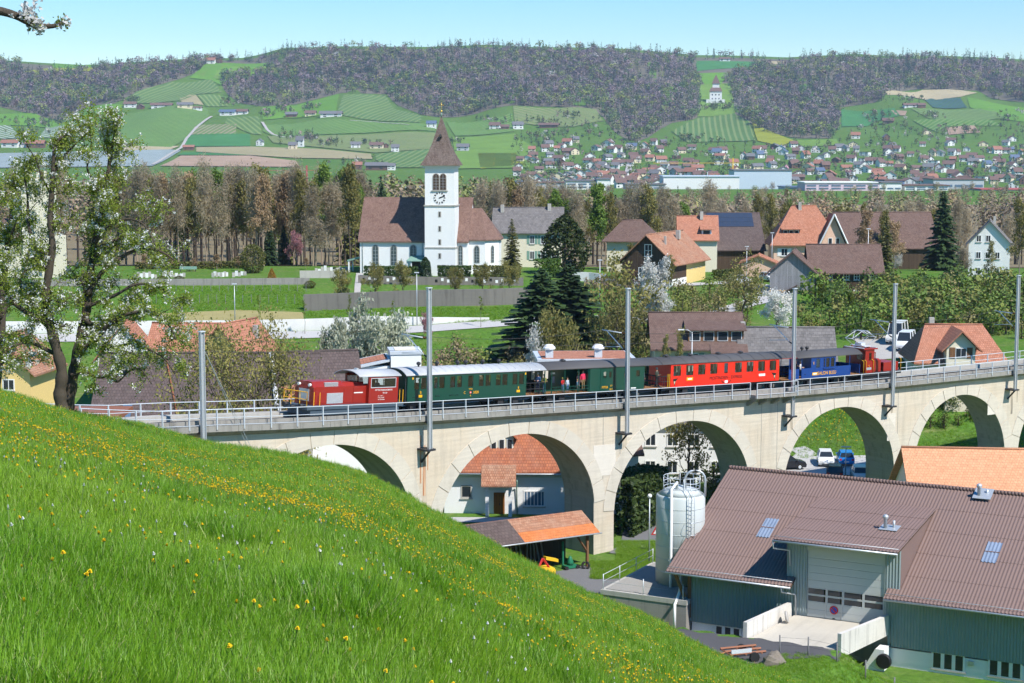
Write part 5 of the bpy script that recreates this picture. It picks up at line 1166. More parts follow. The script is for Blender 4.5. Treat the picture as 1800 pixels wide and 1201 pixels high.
for k, (px, py) in enumerate(((895, 905), (905, 902))):
    p = onz(px, py, 0); o = empty('flower_pot', p, 0, ['brown barrel pot by the white house path', 'dark pot with green plant near the white house door'][k], 'pot'); MB().lathe([(.22, 0), (.3, .35), (.28, .6)], 12).build('pot', M('copper' if not k else 'black'), o)
    if k: v_, f_ = quads(np.array([(rnd.gauss(0, .22), rnd.gauss(0, .22), .8 + rnd.gauss(0, .18)) for _ in range(60)]), .18, nrg); add('foliage', npmesh('foliage', v_, f_, leafy('pot_leaf', (.06, .14, .02))), o)
# white gable and pale block behind the third arch
p = base(1096, 164, 0, 830); gable('white_house', 'white gabled house with brown roof edge behind the pier hedge', 'house', (p.x - 6.4, 164, 0), R(8), 8.0, 9, 5.4, 2.6, 'white_wall', 'roof_brown', ridge='x', ov=(.5, .5), wins=[('F', 4.5, 2.5, 1.2, 1.3)])
p = base(1120, 178, 0, 800); gable('apartment_house', 'pale house with white walls behind the bare tree in the third arch', 'house', (p.x, 178, 0), R(-4), 9.5, 9, 6.4, 3.0, 'white_wall', 'roof_grey', wins=[('F', .8 + 2.3 * k, z, 1.2, 1.4) for k in range(4) for z in (.9, 3.8)])
# -- houses behind the viaduct, left part
p = base(150, 163); hz_ = 2.2
A_ = gable('long_house', 'long house with dark brown tiled roof behind the viaduct railing', 'house', (p.x, 163, hz_), R(1), 21.5, 15, 5.2, 7.0, 'concrete', 'roof_dark', ov=(.7, .3), gutter='copper', chim=[(2.6, 5.2, 12.6, .7)])
for x in (6.2, 17.0): MB().bar((x + 2.6, .1, 5.65), (x, 7.3, 12.4), .12).build('verge_gutter', M('copper'), A_)
dormer(A_, 11.2, .8, 5.8, 2.9, 1.5, 1.2, 4.5, 'white_wall', 'roof_dark', 0, flat=True)
MB().box(1.5, 2.3, 1.35, 1.6, 6.4, 7.9).build('roof_window', M('copper'), A_); MB().prism([(2.9, 1.2, 6.75), (3.8, 1.2, 6.75), (3.8, 2.4, 7.85), (2.9, 2.4, 7.85)], (0, 0, .12)).build('roof_window', M('glass_blue'), A_)
MB().prism([(17.3, 3.6, 8.95), (17.9, 3.6, 8.95), (17.9, 4.7, 10.0), (17.3, 4.7, 10.0)], (0, 0, .12)).build('roof_window', M('glass_blue'), A_)
p = base(497, 163); B_ = gable('gabled_house', 'dark tiled house with a white verge board left of the red diesel engine', 'house', (p.x - .3, 164, 2.2), R(14), 8.2, 13, 6.0, 6.3, 'white_wall', 'roof_dark', ov=(.6, .3))
MB().bar((-.35, -.5, 5.9), (-.35, 6.5, 12.5), .3).build('verge_board', M('white_paint'), B_)
MB().prism([(.6, .2, 6.3), (3.2, .2, 6.3), (2.6, 3.2, 9.3), (.2, 3.2, 9.3)], (0, 0, .3)).build('tile_patch', M('roof_terra'), B_)
p = base(70, 150); F_ = empty('flat_annex', (XY(40, 150), 150, G(XY(40, 150), 150) if False else 3), 0, 'white flat roofed annex with copper edge below the pear tree', 'building')
MB().box(0, 7, 0, 8, -3, 7.6).build('wall', M('white_wall'), F_); MB().box(-.6, 7.6, -.8, 8.6, 7.6, 8.0).build('roof', M('copper'), F_); win(F_, 'F', 3.6, 5.4, 1.5, 1.8, (7, 8), bars=1)
MB().box(-5, 0, 1, 8, -3, 6.6).build('wall', M('white_wall'), F_); MB().box(-5.6, -.1, .3, 8.6, 6.6, 7.0).build('roof', M('copper'), F_)
p = base(-75, 190); gable('yellow_house', 'yellow gabled house with red tiled roof at the left edge', 'house', (p.x, 190, 4.2), R(-6), 8.2, 9, 6.2, 3.4, 'yellow_wall', 'roof_rust', ridge='y', ov=(.8, .6), wins=[('F', 5.0, 3.9, 1.4, 1.3), ('F', 1.2, 3.9, 1.2, 1.3)])
sheet('gravel_court', [Vector((XY(0, 172), 172, 0)), Vector((XY(150, 172), 172, 0)), Vector((XY(150, 186), 186, 0)), Vector((XY(-40, 186), 186, 0))], M('gravel'), .06, 3, label='pale gravel court left of the long house')
p = base(255, 206); gable('terracotta_house', 'house with terracotta tiled roof and pale gable behind the long dark roof', 'house', (p.x, 206, 4.0), R(-6), 10, 9, 5.6, 3.8, 'cream_wall', 'roof_terra', ov=(.7, .6), wins=[('F', 2, 3.4, 1.2, 1.2), ('F', 6, 3.4, 1.2, 1.2)])
p = base(352, 204); gable('terracotta_house', 'terracotta roofed house with yellow gable wall right of the bare mast', 'house', (p.x, 204, 4.0), R(-22), 5.6, 8, 6.6, 3.4, 'yellow_wall', 'roof_terra', ridge='y', ov=(.8, .6), chim=[(4.4, 5.5, 9.6, .6)], wins=[('F', 2.2, 4.6, 1.2, 1.3)])
p = base(170, 207); gable('terracotta_house', 'small terracotta house with white dormer seen through the pear tree', 'house', (p.x, 207, 4.0), R(6), 6.2, 8, 5.8, 3.9, 'white_wall', 'roof_terra', ridge='y', ov=(.7, .5), wins=[('F', 2.2, 5.2, 1.6, 1.4)])
q = P(687, 618, 178); W_ = empty('white_block', (q.x, 178, 2), R(8), 'plain white block with a skylight rim behind the green coach roof', 'building'); zt = q.z - 2
MB().box(0, 3.2, 0, 4.2, -1, zt - .35).build('wall', M('white_wall'), W_); MB().box(-.1, 3.3, -.1, 4.3, zt - .35, zt).build('parapet', M('steel_pale'), W_); MB().box(.5, 2.7, .6, 3.6, zt, zt + .06).build('skylight', M('cream_wall'), W_)
MB().box(-4.5, -.1, .5, 6, -1, zt - 1.6).build('wall', M('white_wall'), W_); MB().prism([(-4.7, .2, zt - 2.0), (-.05, .2, zt - 1.1), (-.05, 6, zt - 1.1), (-4.7, 6, zt - 2.0)], (0, 0, .25)).build('roof', M('steel_pale'), W_); MB().prism([(-3.2, .9, zt - 1.42), (-.3, .9, zt - .86), (-.3, 5, zt - .86), (-3.2, 5, zt - 1.42)], (0, 0, .05)).build('roof_tiles', M('roof_terra'), W_)
q = P(948, 632, 168); V_ = empty('flat_building', (q.x, 168, 2), R(3), 'flat building with red gravel roof and two white vents behind the van roof', 'building'); zt = q.z - 2
MB().box(0, 9.5, 0, 7, -1, zt - .3).build('wall', M('cream_wall'), V_); MB().box(-.2, 9.7, -.2, 7.2, zt - .3, zt).build('roof_rim', M('steel_pale'), V_); MB().box(.3, 9.2, .3, 6.7, zt, zt + .05).build('roof_gravel', M('roof_terra'), V_)
for x in (.7, 5.6): vt = MB().box(x, x + .75, .8, 1.55, zt, zt + .9).build('vent', M('steel_pale'), V_); MB().lathe([(.62, 0), (.62, .15), (.35, .45)], 8, (x + .37, 1.17, zt + .9)).build('vent_cap', M('white_paint'), vt)
# -- brown roofed house with balcony, low barn, orange roofed house
p = base(1152, 214); zb = 4.2
K_ = gable('balcony_house', 'cream house with brown roof, wide dormer and balcony behind the red coach', 'house', (p.x, 214, zb), R(-2), 11, 13.5, 5.9, 3.6, 'cream_wall', 'roof_brown', ov=(.7, .6), chim=[(11.4, 4, 8.8, .6)], wins=[('F', 4.2, 3.9, 1.3, 1.3, dict(shutters='verdigris')), ('F', 8.2, 3.9, 1.0, 1.3), ('F', 9.6, 3.9, .9, 1.3)])
dormer(K_, 4.2, .9, 6.5, 7.0, 1.5, .9, 5.0, 'wood_brown', 'roof_brown', 4, flat=True)
pr = MB(); slab(pr, [(6.9, -1.6, 5.4), (11.6, -1.6, 5.4), (11.6, .4, 6.4), (6.9, .4, 6.4)], .14); pr.build('balcony_roof', M('roof_brown'), K_)
MB().box(7.1, 11.3, -1.3, 0, 3.0, 3.2).build('balcony_floor', M('concrete'), K_); MB().box(7.1, 11.3, -1.34, -1.26, 3.2, 4.0).build('balcony_front', M('wood_brown'), K_)
p = base(1306, 211); gable('low_barn', 'low barn with weathered grey brown roof behind the blue coach', 'barn', (p.x, 211, 4.4), R(-3), 11.6, 10, 3.2, 4.7, 'wood_brown', 'roof_grey', ov=(.6, .4))
p = base(1614, 204); zb = 4.6
O_ = gable('mansard_house', 'house with hipped orange red tile roof and cream front gable right of the train', 'house', (p.x, 204, zb), R(-3), 10.4, 9.5, 5.3, 3.5, 'cream_wall', 'roof_terra', ov=(.8, .5), hip=2.2, chim=[(2.6, 5.2, 9.8, .6)])
o = MB(); o.box(3.2, 6.6, -1.4, 4, -1, 6.9); o.prism([(3.2, -1.4, 6.9), (6.6, -1.4, 6.9), (4.9, -1.4, 8.6)], (0, .2, 0)); fw = o.build('front_gable', M('cream_wall'), O_)
s = MB(); slab(s, [(2.5, 4.6, 6.5), (2.5, -2.1, 6.5), (4.9, -2.1, 8.9), (4.9, 4.6, 8.9)], .2); slab(s, [(7.3, -2.1, 6.5), (7.3, 4.6, 6.5), (4.9, 4.6, 8.9), (4.9, -2.1, 8.9)], .2); s.build('front_gable_roof', M('roof_terra'), fw)
f = MB().box(4.25, 5.55, -1.48, -1.4, 5.6, 6.8).build('window', M('white_paint'), O_)
for x in (4.32, 4.93): MB().box(x, x + .55, -1.5, -1.47, 5.68, 6.72).build('pane', M('glass'), f)
for x in (3.55, 5.6): MB().box(x, x + .65, -1.47, -1.4, 5.55, 6.85).build('shutter', M('wood_brown'), O_)
# -- church
CY0 = 313.0; cb = P(633, 478, CY0); crz = R(-6); ch = empty('church', (cb.x, CY0, 12.3), crz, 'white church with brown tiled roof and a clock tower with tapering spire', 'church')
NW, ND, NH, NRr = 20.0, 12.5, 6.2, 7.3
MB().box(0, NW, 0, ND, -2, NH).build('nave_wall', M('white_wall'), ch)
gw_ = MB()
for x in (0, NW - .3): gw_.prism([(x, 0, NH), (x, ND, NH), (x, ND / 2, NH + NRr)], (.3, 0, 0))
gw_.build('gable_wall', M('white_wall'), ch)
r_ = MB(); e_ = .45; sl_ = NRr / (ND / 2)
slab(r_, [(-.3, -e_, NH - e_ * sl_ + .3), (NW + .2, -e_, NH - e_ * sl_ + .3), (NW + .2, ND / 2, NH + NRr + .3), (-.3, ND / 2, NH + NRr + .3)], .28); slab(r_, [(NW + .2, ND + e_, NH - e_ * sl_ + .3), (-.3, ND + e_, NH - e_ * sl_ + .3), (-.3, ND / 2, NH + NRr + .3), (NW + .2, ND / 2, NH + NRr + .3)], .28)
r_.build('nave_roof', M('roof_church'), ch); MB().box(-.1, NW, -.12, 0, NH - .55, NH - .15).build('eaves_cornice', M('white_paint'), ch)
# choir with polygonal end
yc, hw = ND / 2, 4.6; xe = NW + 5.2
plan = [(NW - 2, yc - hw), (xe - 2.2, yc - hw), (xe, yc - hw * .42), (xe, yc + hw * .42), (xe - 2.2, yc + hw), (NW - 2, yc + hw)]
MB().prism([(x, y, -2) for x, y in plan], (0, 0, NH + 2)).build('choir_wall', M('white_wall'), ch)
o = .4; pe = [(NW, yc - hw - o), (xe - 2.05, yc - hw - o), (xe + o, yc - hw * .42 - .15), (xe + o, yc + hw * .42 + .15), (xe - 2.05, yc + hw + o), (NW, yc + hw + o)]
ap = (xe - 3.4, yc, NH + 5.6); r0 = (NW, yc, NH + 5.6); cr_ = MB(); z_ = NH + .05
for q in ([(*pe[0], z_), (*pe[1], z_), ap, r0], [(*pe[1], z_), (*pe[2], z_), ap], [(*pe[2], z_), (*pe[3], z_), ap], [(*pe[3], z_), (*pe[4], z_), ap], [(*pe[4], z_), (*pe[5], z_), r0, ap]): slab(cr_, q, .25)
cr_.build('choir_roof', M('roof_church'), ch)
# tower
TX, TW, TY = 12.45, 5.6, -3.0; TH = P(776, 291, CY0 - 3).z - 12.3
tw = empty('tower', (TX, TY, 0)); tw.parent = ch
z1_, z2_ = TH - 14.8, TH - 7.2
MB().box(0, TW, 0, TW, -2, z1_).build('tower_wall', M('white_wall'), tw); MB().box(.06, TW - .06, .06, TW - .06, z1_, z2_).build('tower_wall', M('white_wall'), tw); MB().box(.12, TW - .12, .12, TW - .12, z2_, TH).build('tower_wall', M('white_wall'), tw)
for z in (z1_, z2_): MB().box(-.1, TW + .1, -.1, TW + .1, z - .12, z + .12).build('string_course', M('concrete'), tw)
MB().box(-.2, TW + .2, -.2, TW + .2, TH - .4, TH).build('tower_cornice', M('white_paint'), tw)
SPH = P(776, 206, CY0).z - 12.3 - TH; spm = MB(); rings = []
for q in range(9):
    t = q / 8; hw_ = (TW / 2 + .65) * (1 - t) ** 1.0 * (1 - .62 * t * (1 - t) * 1.6) if q < 8 else .08
    rings.append([spm.pt((TW / 2 + a * hw_, TW / 2 + b * hw_, TH + SPH * t ** .92 if q else TH)) for a, b in ((-1, -1), (1, -1), (1, 1), (-1, 1))])
for a, b in zip(rings[:-1], rings[1:]):
    for k in range(4): spm.face([a[k], a[(k + 1) % 4], b[(k + 1) % 4], b[k]])
spm.face(rings[0][::-1]); spm.face(rings[-1]); sp_ = spm.build('spire', tiles('spire_shingles', (.12, .085, .072), (.19, .145, .125), .2, .28, weather=(.25, .21, .18), wamt=.5), tw)
MB().prism([(TW / 2 - .32, .95, TH + 5.1), (TW / 2 + .32, .95, TH + 5.1), (TW / 2, .95, TH + 5.75)], (0, 1.4, 0)).build('spire_window', M('glass'), tw)
MB().tube([(TW / 2, TW / 2, TH + SPH), (TW / 2, TW / 2, TH + SPH + .9)], [.16, .06], 8).build('finial', M('verdigris'), tw); fi = MB(); fi.tube([(TW / 2, TW / 2, TH + SPH + .8), (TW / 2, TW / 2, TH + SPH + 2.6)], .05, 6); fi.ball((TW / 2, TW / 2, TH + SPH + 1.0), .22); fi.bar((TW / 2 - .45, TW / 2, TH + SPH + 2.1), (TW / 2 + .45, TW / 2, TH + SPH + 2.1), .09); fi.build('finial_cross', M('gold'), tw)
def arch_win(par, cx_, y, z0, w, h, mat, nm='window', rim=.14, pointed=False, axis='F'):
    def prof(wd, lift): 
        hh_ = h - w / 2; L_ = [(cx_ - wd, z0 - lift), (cx_ + wd, z0 - lift), (cx_ + wd, z0 + hh_)]
        for k in range(1, 8): a = math.pi * k / 8; L_.append((cx_ + wd * math.cos(a), z0 + hh_ + (wd * (1.35 if pointed else 1)) * math.sin(a)))
        return L_ + [(cx_ - wd, z0 + hh_)]
    f = MB(); f.prism([(x, y, z) for x, z in prof(w / 2 + rim, rim * .6)], (0, -.07, 0)); fo = f.build(nm, M('concrete' if rim > .1 else 'white_paint'), par)
    g_ = MB(); g_.prism([(x, y - .07, z) for x, z in prof(w / 2, 0)], (0, -.025, 0)); g_.build('pane', M(mat), fo)
    bb = MB()
    for k in range(1, 5): bb.box(cx_ - w / 2, cx_ + w / 2, y - .115, y - .09, z0 + h * k / 5.5 - .02, z0 + h * k / 5.5 + .02)
    bb.box(cx_ - .025, cx_ + .025, y - .112, y - .088, z0, z0 + h * .95); bb.build('glazing_bar', M('steel'), fo); return fo
MAT['glass_church'] = plain('leaded_glass', (.06, .085, .09), .25, .4, 1.2, spec=.5)
for x, w, z0, h in ((2.9, 1.0, 1.55, 3.6), (6.3, 1.0, 1.55, 3.6), (9.9, 1.0, 3.3, 1.9)): arch_win(ch, x, 0, z0, w, h, 'glass_church')
arch_win(ch, 18.6, 0, 1.7, .7, 3.4, 'glass_church'); arch_win(ch, 21.4, yc - hw, 2.0, .85, 2.9, 'glass_church', pointed=True)
aw = arch_win(ch, 0, 0, 2.0, .6, 2.9, 'glass_church', pointed=True)
ang = math.atan2(hw * .58, 2.2); mid = ((xe - 2.2 + xe) / 2, (yc - hw + yc - hw * .42) / 2); aw.location = (mid[0], mid[1], 0); aw.rotation_euler = (0, 0, ang)
for x in (-.88, .88): arch_win(tw, TW / 2 + x * .72, .12, TH - 4.35, 1.05, 2.85, 'wood_dark', 'louvre_window', .12)
MB().box(TW / 2 - 1.5, TW / 2 + 1.5, -.1, .1, TH - 4.6, TH - 4.45).build('belfry_sill', M('concrete'), tw)
aw = arch_win(tw, 0, 0, TH - 4.35, 1.3, 2.85, 'wood_dark', 'louvre_window', .12); aw.location = (.12, TW / 2, 0); aw.rotation_euler = (0, 0, R(-90))
for z in (TH - 16.7, TH - 14.2, TH - 11.8, TH - 9.2): f = MB().box(TW / 2 - .28, TW / 2 + .28, -.04 if z < z1_ else .02, .1, z - .1, z + .95).build('slit_window', M('concrete'), tw); MB().box(TW / 2 - .12, TW / 2 + .12, -.05 if z < z1_ else .01, .03, z, z + .85).build('pane', M('glass'), f)
ck = empty('clock', (TW / 2, .1, 12.95 - .0)); ck.parent = tw; CR = 1.12
def disc(rr, y, m, nm, n=32): d = MB(); d.M = Matrix.Translation((0, y, 0)) @ Matrix.Rotation(math.pi / 2, 4, 'X'); d.lathe([(rr, -.02), (rr, .02)], n); return d.build(nm, M(m), ck)
disc(CR, -.02, 'white_paint', 'clock_face'); MAT['clock_ink'] = MAT['sign_black']
for k in range(12):
    a = math.pi / 6 * k; d = MB(); d.M = Matrix.Rotation(a, 4, 'Y'); d.box(-.07 - .05 * (k % 3 != 0), .07 + .05 * (k % 3 != 0), -.075, -.045, CR * .68, CR * .95); d.build('clock_numeral', M('sign_black'), ck)
for a, L_, w in ((68, .62, .09), (72, .92, .06)): d = MB(); d.M = Matrix.Rotation(R(a), 4, 'Y'); d.box(-w, w, -.1, -.08, -.12, CR * L_); d.build('clock_hand', M('sign_black'), ck)
ck.location = (TW / 2, .12, TH - 5.8)
for q in ([(9.0, -2.6, 2.55), (12.0, -2.6, 2.55), (12.0, -.02, 3.35), (9.6, -.02, 3.35)],): s = MB(); slab(s, q, .14); s.build('porch_roof', M('verdigris'), ch)
for x in (9.15, 9.9): MB().box(x - .1, x + .1, -2.4, -2.2, -1, 2.45).build('porch_post', M('white_paint'), ch)
MB().box(9.6, 11.2, -.06, 0, 0, 2.2).build('door', M('wood_dark'), ch); s = MB(); slab(s, [(-2.6, 1.0, 2.4), (0, 1.0, 3.0), (0, 5, 3.0), (-2.6, 5, 2.4)], .3); s.build('side_porch_roof', M('verdigris'), ch)
for y in (1.2, 4.8): MB().box(-2.45, -2.2, y - .12, y + .12, -1, 2.3).build('porch_post', M('white_paint'), ch)
for x in (.5, 11.6): pipe(ch, [(x, -.35, NH - .3), (x, -.08, NH - .8), (x, -.08, -1)], .06, 'steel', 'downpipe')
pipe(ch, [(19.9, yc - hw - .3, NH - .2), (19.9, yc - hw - .1, NH - .8), (19.9, yc - hw - .1, -1)], .06, 'steel', 'downpipe')
# -- cream church at the far left, mostly behind the pear tree
q = P(36, 292, 300); lc = empty('cream_church', (q.x, 300, 12.2), R(-4), 'cream stone church with arcaded tower behind the blossoming pear tree', 'church')
TZ = q.z - 12.2; MB().box(0, 4.6, 0, 4.6, -1, TZ - 2.6).build('tower_wall', M('cream_wall'), lc)
for k in range(4):
    for y in (0, 4.25): MB().box(.1 + k * 1.35, .45 + k * 1.35, y, y + .35, TZ - 2.6, TZ - .5).build('arcade_post', M('cream_wall'), lc)
MB().box(-.1, 4.7, -.1, 4.7, TZ - .5, TZ - .15).build('arcade_top', M('cream_wall'), lc); MB().box(-.4, 5, -.4, 5, TZ - .15, TZ + .1).build('tower_roof', M('roof_grey'), lc)
MB().box(-14, 4.4, .5, 10, -1, 7.3).build('nave_wall', M('cream_wall'), lc); s = MB(); slab(s, [(-14.5, -.1, 7.3), (0, -.1, 7.3), (0, 5, 10.5), (-14.5, 5, 10.5)], .25); s.build('nave_roof', M('roof_brown'), lc)
MB().box(1.2, 3.4, -.05, .02, .6, 6.2).build('tall_window', M('glass_blue'), lc)
for k in range(4): MB().box(1.2 + k * .7, 1.32 + k * .7, -.12, -.04, .6, 6.2).build('mullion', M('cream_wall'), lc)
# -- hamlet on the right
S_ = dict(shutters='verdigris')
p = base(868, 342); gable('manor_house', 'cream house with green shutters and grey brown roof behind the round yew', 'house', (p.x, 342, 12), R(-3), 13.5, 11, 6.6, 4.4, 'cream_wall', 'roof_grey', ov=(.6, .5), chim=[(1.5, 4.5, 11.8, .7), (11, 5, 12, .7)], wins=[('F', 7.2 + 2.2 * k, z, 1.0, 1.7, S_) for k in range(3) for z in (1, 4.1)])
p = base(1066, 326); gable('hipped_house', 'cream house with brown hipped roof left behind the rust roofed farmhouse', 'house', (p.x, 326, 11.2), R(-8), 9.2, 9, 6.8, 3.2, 'cream_wall', 'roof_brown', ov=(.9, .9), hip=3.6, wins=[('F', 5.2, 3.6, .9, 1.5), ('F', 6.6, 3.6, .9, 1.5)])
p = base(1093, 303); T_ = gable('timber_farmhouse', 'dark timber gable farmhouse with rust coloured tile roof', 'farmhouse', (p.x, 303, 11.0), R(-25), 9.4, 18, 4.4, 4.4, 'wood_dark', 'roof_rust', ridge='y', ov=(.9, .8), chim=[(6.2, 12, 9.3, .7), (6.6, 4, 8.6, .35)],
    wins=[('F', 3.1, 1.3, 1.35, 1.9, dict(cross=1)), ('F', 4.8, 1.3, 1.35, 1.9, dict(cross=1)), ('F', 6.5, 1.3, 1.35, 1.9, dict(cross=1)), ('F', 4.2, 5.1, 1.4, 2.2, dict(cross=1))] + [('R', 9.5 + 2.5 * k, z, 1.2, 1.2, dict(bars=1, cross=1)) for k in range(3) for z in (-.4, 2.6)], base=3)
MB().box(-.04, 9.44, -.08, 0, -3, .55).build('plinth', M('white_wall'), T_); MB().box(9.4, 9.46, 7.5, 18, -3, 4.3).build('plaster_wall', M('yellow_wall'), T_); MB().box(9.4, 9.45, 0, 7.5, -3, 1.2).build('plinth', M('white_wall'), T_)
p = base(1062, 298); tb = empty('terrace_screen', (p.x, 298, 9.5), R(-18), 'tall dark wooden screen around a terrace before the timber gable', 'screen')
for k in range(24): MB().box(k * .3, k * .3 + .27, 0, .08, -1, 3.0).build('plank', M('wood_dark' if k > 12 else 'wood_grey'), tb)
MB().box(0, .1, 0, 5, -1, 3).build('side_screen', M('wood_dark'), tb)
for x in (2.9, 5.2): MB().box(x, x + .12, .1, .22, 3.0, 4.3).build('pergola_post', M('wood_brown'), tb)
MB().box(2.8, 6, .1, .25, 4.3, 4.42).build('pergola_beam', M('wood_brown'), tb)
p = base(1192, 332); Q_ = gable('red_roof_house', 'house with orange red roof and small dormer between farmhouse and solar barn', 'house', (p.x, 332, 11.4), R(-4), 7.4, 10, 6.3, 4.0, 'cream_wall', 'roof_terra', ov=(.6, .4), chim=[(4.5, 4.2, 11.4, .6)]); dormer(Q_, 4.4, .8, 6.8, 1.9, 1.2, .9, 3, 'white_wall', 'roof_terra', 1, flat=True)
p = base(1240, 340); So = gable('solar_barn', 'large dark barn with a solar panel field on its roof', 'barn', (p.x, 340, 10.8), R(2), 11.4, 15, 4.6, 6.5, 'wood_dark', 'roof_dark', ov=(.7, .5))
MAT['solar'] = plain('solar_cell', (.035, .05, .085), .25, .2, 1, spec=.6)
for j in range(3):
    for i in range(10):
        x0_, v0, v1 = 1.0 + i * .93, .58 + j * .135, .58 + (j + 1) * .135 - .008; pz = lambda v: 4.6 + 6.5 * v + .28
        MB().prism([(x0_, 7.5 * v0, pz(v0)), (x0_ + .9, 7.5 * v0, pz(v0)), (x0_ + .9, 7.5 * v1, pz(v1)), (x0_, 7.5 * v1, pz(v1))], (0, 0, .05)).build('solar_panel', M('solar'), So)
p = base(1302, 318); gable('garage', 'pink garage with red roof beside the parked white estate car', 'garage', (p.x, 318, 11.2), R(-10), 6.2, 6, 2.7, 1.3, 'pink_wall', 'roof_terra', ridge='y', ov=(.5, .5)); 
p = base(1358, 330); Z_ = gable('villa', 'pink villa with hipped orange red roof and white edged gable', 'villa', (p.x, 330, 11.4), R(-3), 12.4, 10, 6.0, 6.4, 'pink_wall', 'roof_terra', ov=(.8, .8), hip=4.6, chim=[(5.4, 4.6, 13.3, .6), (7.2, 5.4, 12.9, .5)], wins=[('F', 1.4, 3.0, 1.3, 1.5, dict(shutters='white_paint'))])
dormer(Z_, 1.8, 1.0, 7.0, 3.2, 1.1, .9, 3.4, 'wood_brown', 'roof_terra', 3, flat=True)
o = MB(); o.prism([(9.0, -.8, -1), (13.6, -.8, -1), (13.6, -.8, 5.4), (11.3, -.8, 10.6), (9.0, -.8, 5.4)], (0, 6, 0)); gw2 = o.build('gable_wing', M('pink_wall'), Z_); s = MB(); slab(s, [(8.1, 6, 4.2), (8.1, -1.5, 4.2), (11.3, -1.5, 11.2), (11.3, 6, 11.2)], .2); slab(s, [(14.5, -1.5, 4.2), (14.5, 6, 4.2), (11.3, 6, 11.2), (11.3, -1.5, 11.2)], .2); s.build('wing_roof', M('roof_terra'), gw2)
for sg_ in (-1, 1): MB().bar((11.3 + sg_ * 3.25, -1.56, 4.2), (11.3, -1.56, 11.15), .22).build('verge_board', M('white_paint'), gw2)
for x in (10.3, 11.7): MB().box(x, x + .8, -.86, -.8, 5.2, 6.6).build('wing_window', M('white_paint'), gw2); MB().box(x + .1, x + .7, -.88, -.85, 5.3, 6.5).build('wing_pane', M('glass'), gw2)
p = base(1352, 285); Gb = gable('plank_barn', 'grey weathered plank barn gable with ochre base and lean-to', 'barn', (p.x, 285, 9.9), R(-12), 7.4, 10, 4.7, 3.2, 'wood_grey', 'roof_brown', ridge='y', ov=(.9, .6), base=.6)
MB().box(-.03, 7.43, -.06, 0, -1.5, 1.6).build('base_wall', M('ochre_wall'), Gb)
for x in (.5, 1.4, 4.6, 5.9): MB().box(x, x + .6, -.09, -.05, .7, 1.5).build('base_window', M('glass'), Gb)
s = MB(); slab(s, [(-.1, -2.2, .1), (-.1, 0, .1), (4.6, 0, 2.6), (4.6, -2.2, 2.6)], .14); s.build('lean_to_roof', M('wood_dark'), Gb)
for x, z in ((.6, .5), (3.3, 1.8)): MB().box(x, x + .15, -2.1, -1.95, -1, z).build('lean_to_post', M('wood_brown'), Gb)
p = base(1424, 289); gable('long_farmhouse', 'long brown timber farmhouse with dark tiled roof right of the plank barn', 'farmhouse', (p.x, 289, 9.6), R(-4), 11.8, 9.5, 5.0, 3.9, 'wood_dark', 'roof_brown', ov=(.8, .5), wins=[('F', .9 + 1.75 * k, z, 1.0, 1.25, dict(cross=1)) for k in (0, 1, 2.6, 3.6, 5.2) for z in (.4, 3.3)])
p = base(1474, 352); gable('long_barn', 'very long brown roofed barn behind the spruce tree', 'barn', (p.x, 352, 10), R(0), 20, 15, 5.0, 6.6, 'wood_dark', 'roof_brown', ov=(.6, .4))
p = base(1699, 318); gable('white_gable_house', 'tall white gabled house at the right edge among trees', 'house', (p.x, 318, 10.8), R(-16), 7.4, 11, 6.8, 4.0, 'white_wall', 'roof_grey', ridge='y', ov=(.6, .5), chim=[(4.5, 6, 11.6, .5)], wins=[('F', 1.3 + 1.7 * k, z, .95, 1.3) for k in range(3) for z in (1, 3.9, 7.0)][:8] + [('R', 3, 4, 1.6, 1.6)])
p = base(1644, 262); gable('garden_shed', 'small garden shed with pale rounded roof in the scrub', 'shed', (p.x, 262, G(p.x, 262)), R(-6), 3.2, 3, 1.4, .9, 'wood_dark', 'roof_grey', ov=(.5, .3))
# -- roads, walls, terraces
def path_px(lst): return [(XY(px, Y), Y) for px, Y in lst]
ribbon('valley_road', path_px([(-250, 246), (0, 247), (400, 248), (620, 250), (760, 252), (900, 256), (1000, 258), (1100, 258.5), (1250, 262), (1340, 276), (1400, 300)]), 4.6, M('road'), .1, 'pale valley road below the churchyard')
ribbon('hamlet_road', path_px([(1330, 278), (1345, 296), (1290, 306), (1180, 303)]), 5, M('road'), .12, 'road past the plank barn into the hamlet')
ribbon('footpath', path_px([(1110, 204), (1075, 215), (1050, 232), (1040, 250)]), 1.8, M('road'), .08, 'narrow footpath climbing between trees')
def wall_path(name, lst, h, th, mat, label, cat='wall', z0=-.6, cap=None):
    pts = [Vector((XY(px, Y), Y, 0)) for px, Y in lst]; r = empty(name, (pts[0].x, pts[0].y, G(pts[0].x, pts[0].y)), 0, label, cat); b = Vector(r.location); mb = MB()
    for a, c in zip(pts[:-1], pts[1:]):
        n = 5
        for k in range(n):
            u, v = a.lerp(c, k / n), a.lerp(c, (k + 1) / n); d = (v - u).normalized(); nn = Vector((-d.y, d.x, 0)) * th; zu, zv = G(u.x, u.y), G(v.x, v.y)
            hu = h if not callable(h) else h(u); hv = h if not callable(h) else h(v)
            A = [mb.pt(Vector((q.x, q.y, z)) - b) for q, z in ((u, zu + z0), (v, zv + z0), (v, zv + hv), (u, zu + hu))]; B = [mb.pt(Vector((q.x, q.y, z)) + nn - b) for q, z in ((u, zu + z0), (v, zv + z0), (v, zv + hv), (u, zu + hu))]
            mb.face(A); mb.face(B[::-1]); mb.face([A[3], A[2], B[2], B[3]])
            if k == 0: mb.face([A[0], A[3], B[3], B[0]])
            if k == n - 1: mb.face([A[1], B[1], B[2], A[2]])
    mb.build('wall_face', M(mat), r); return r
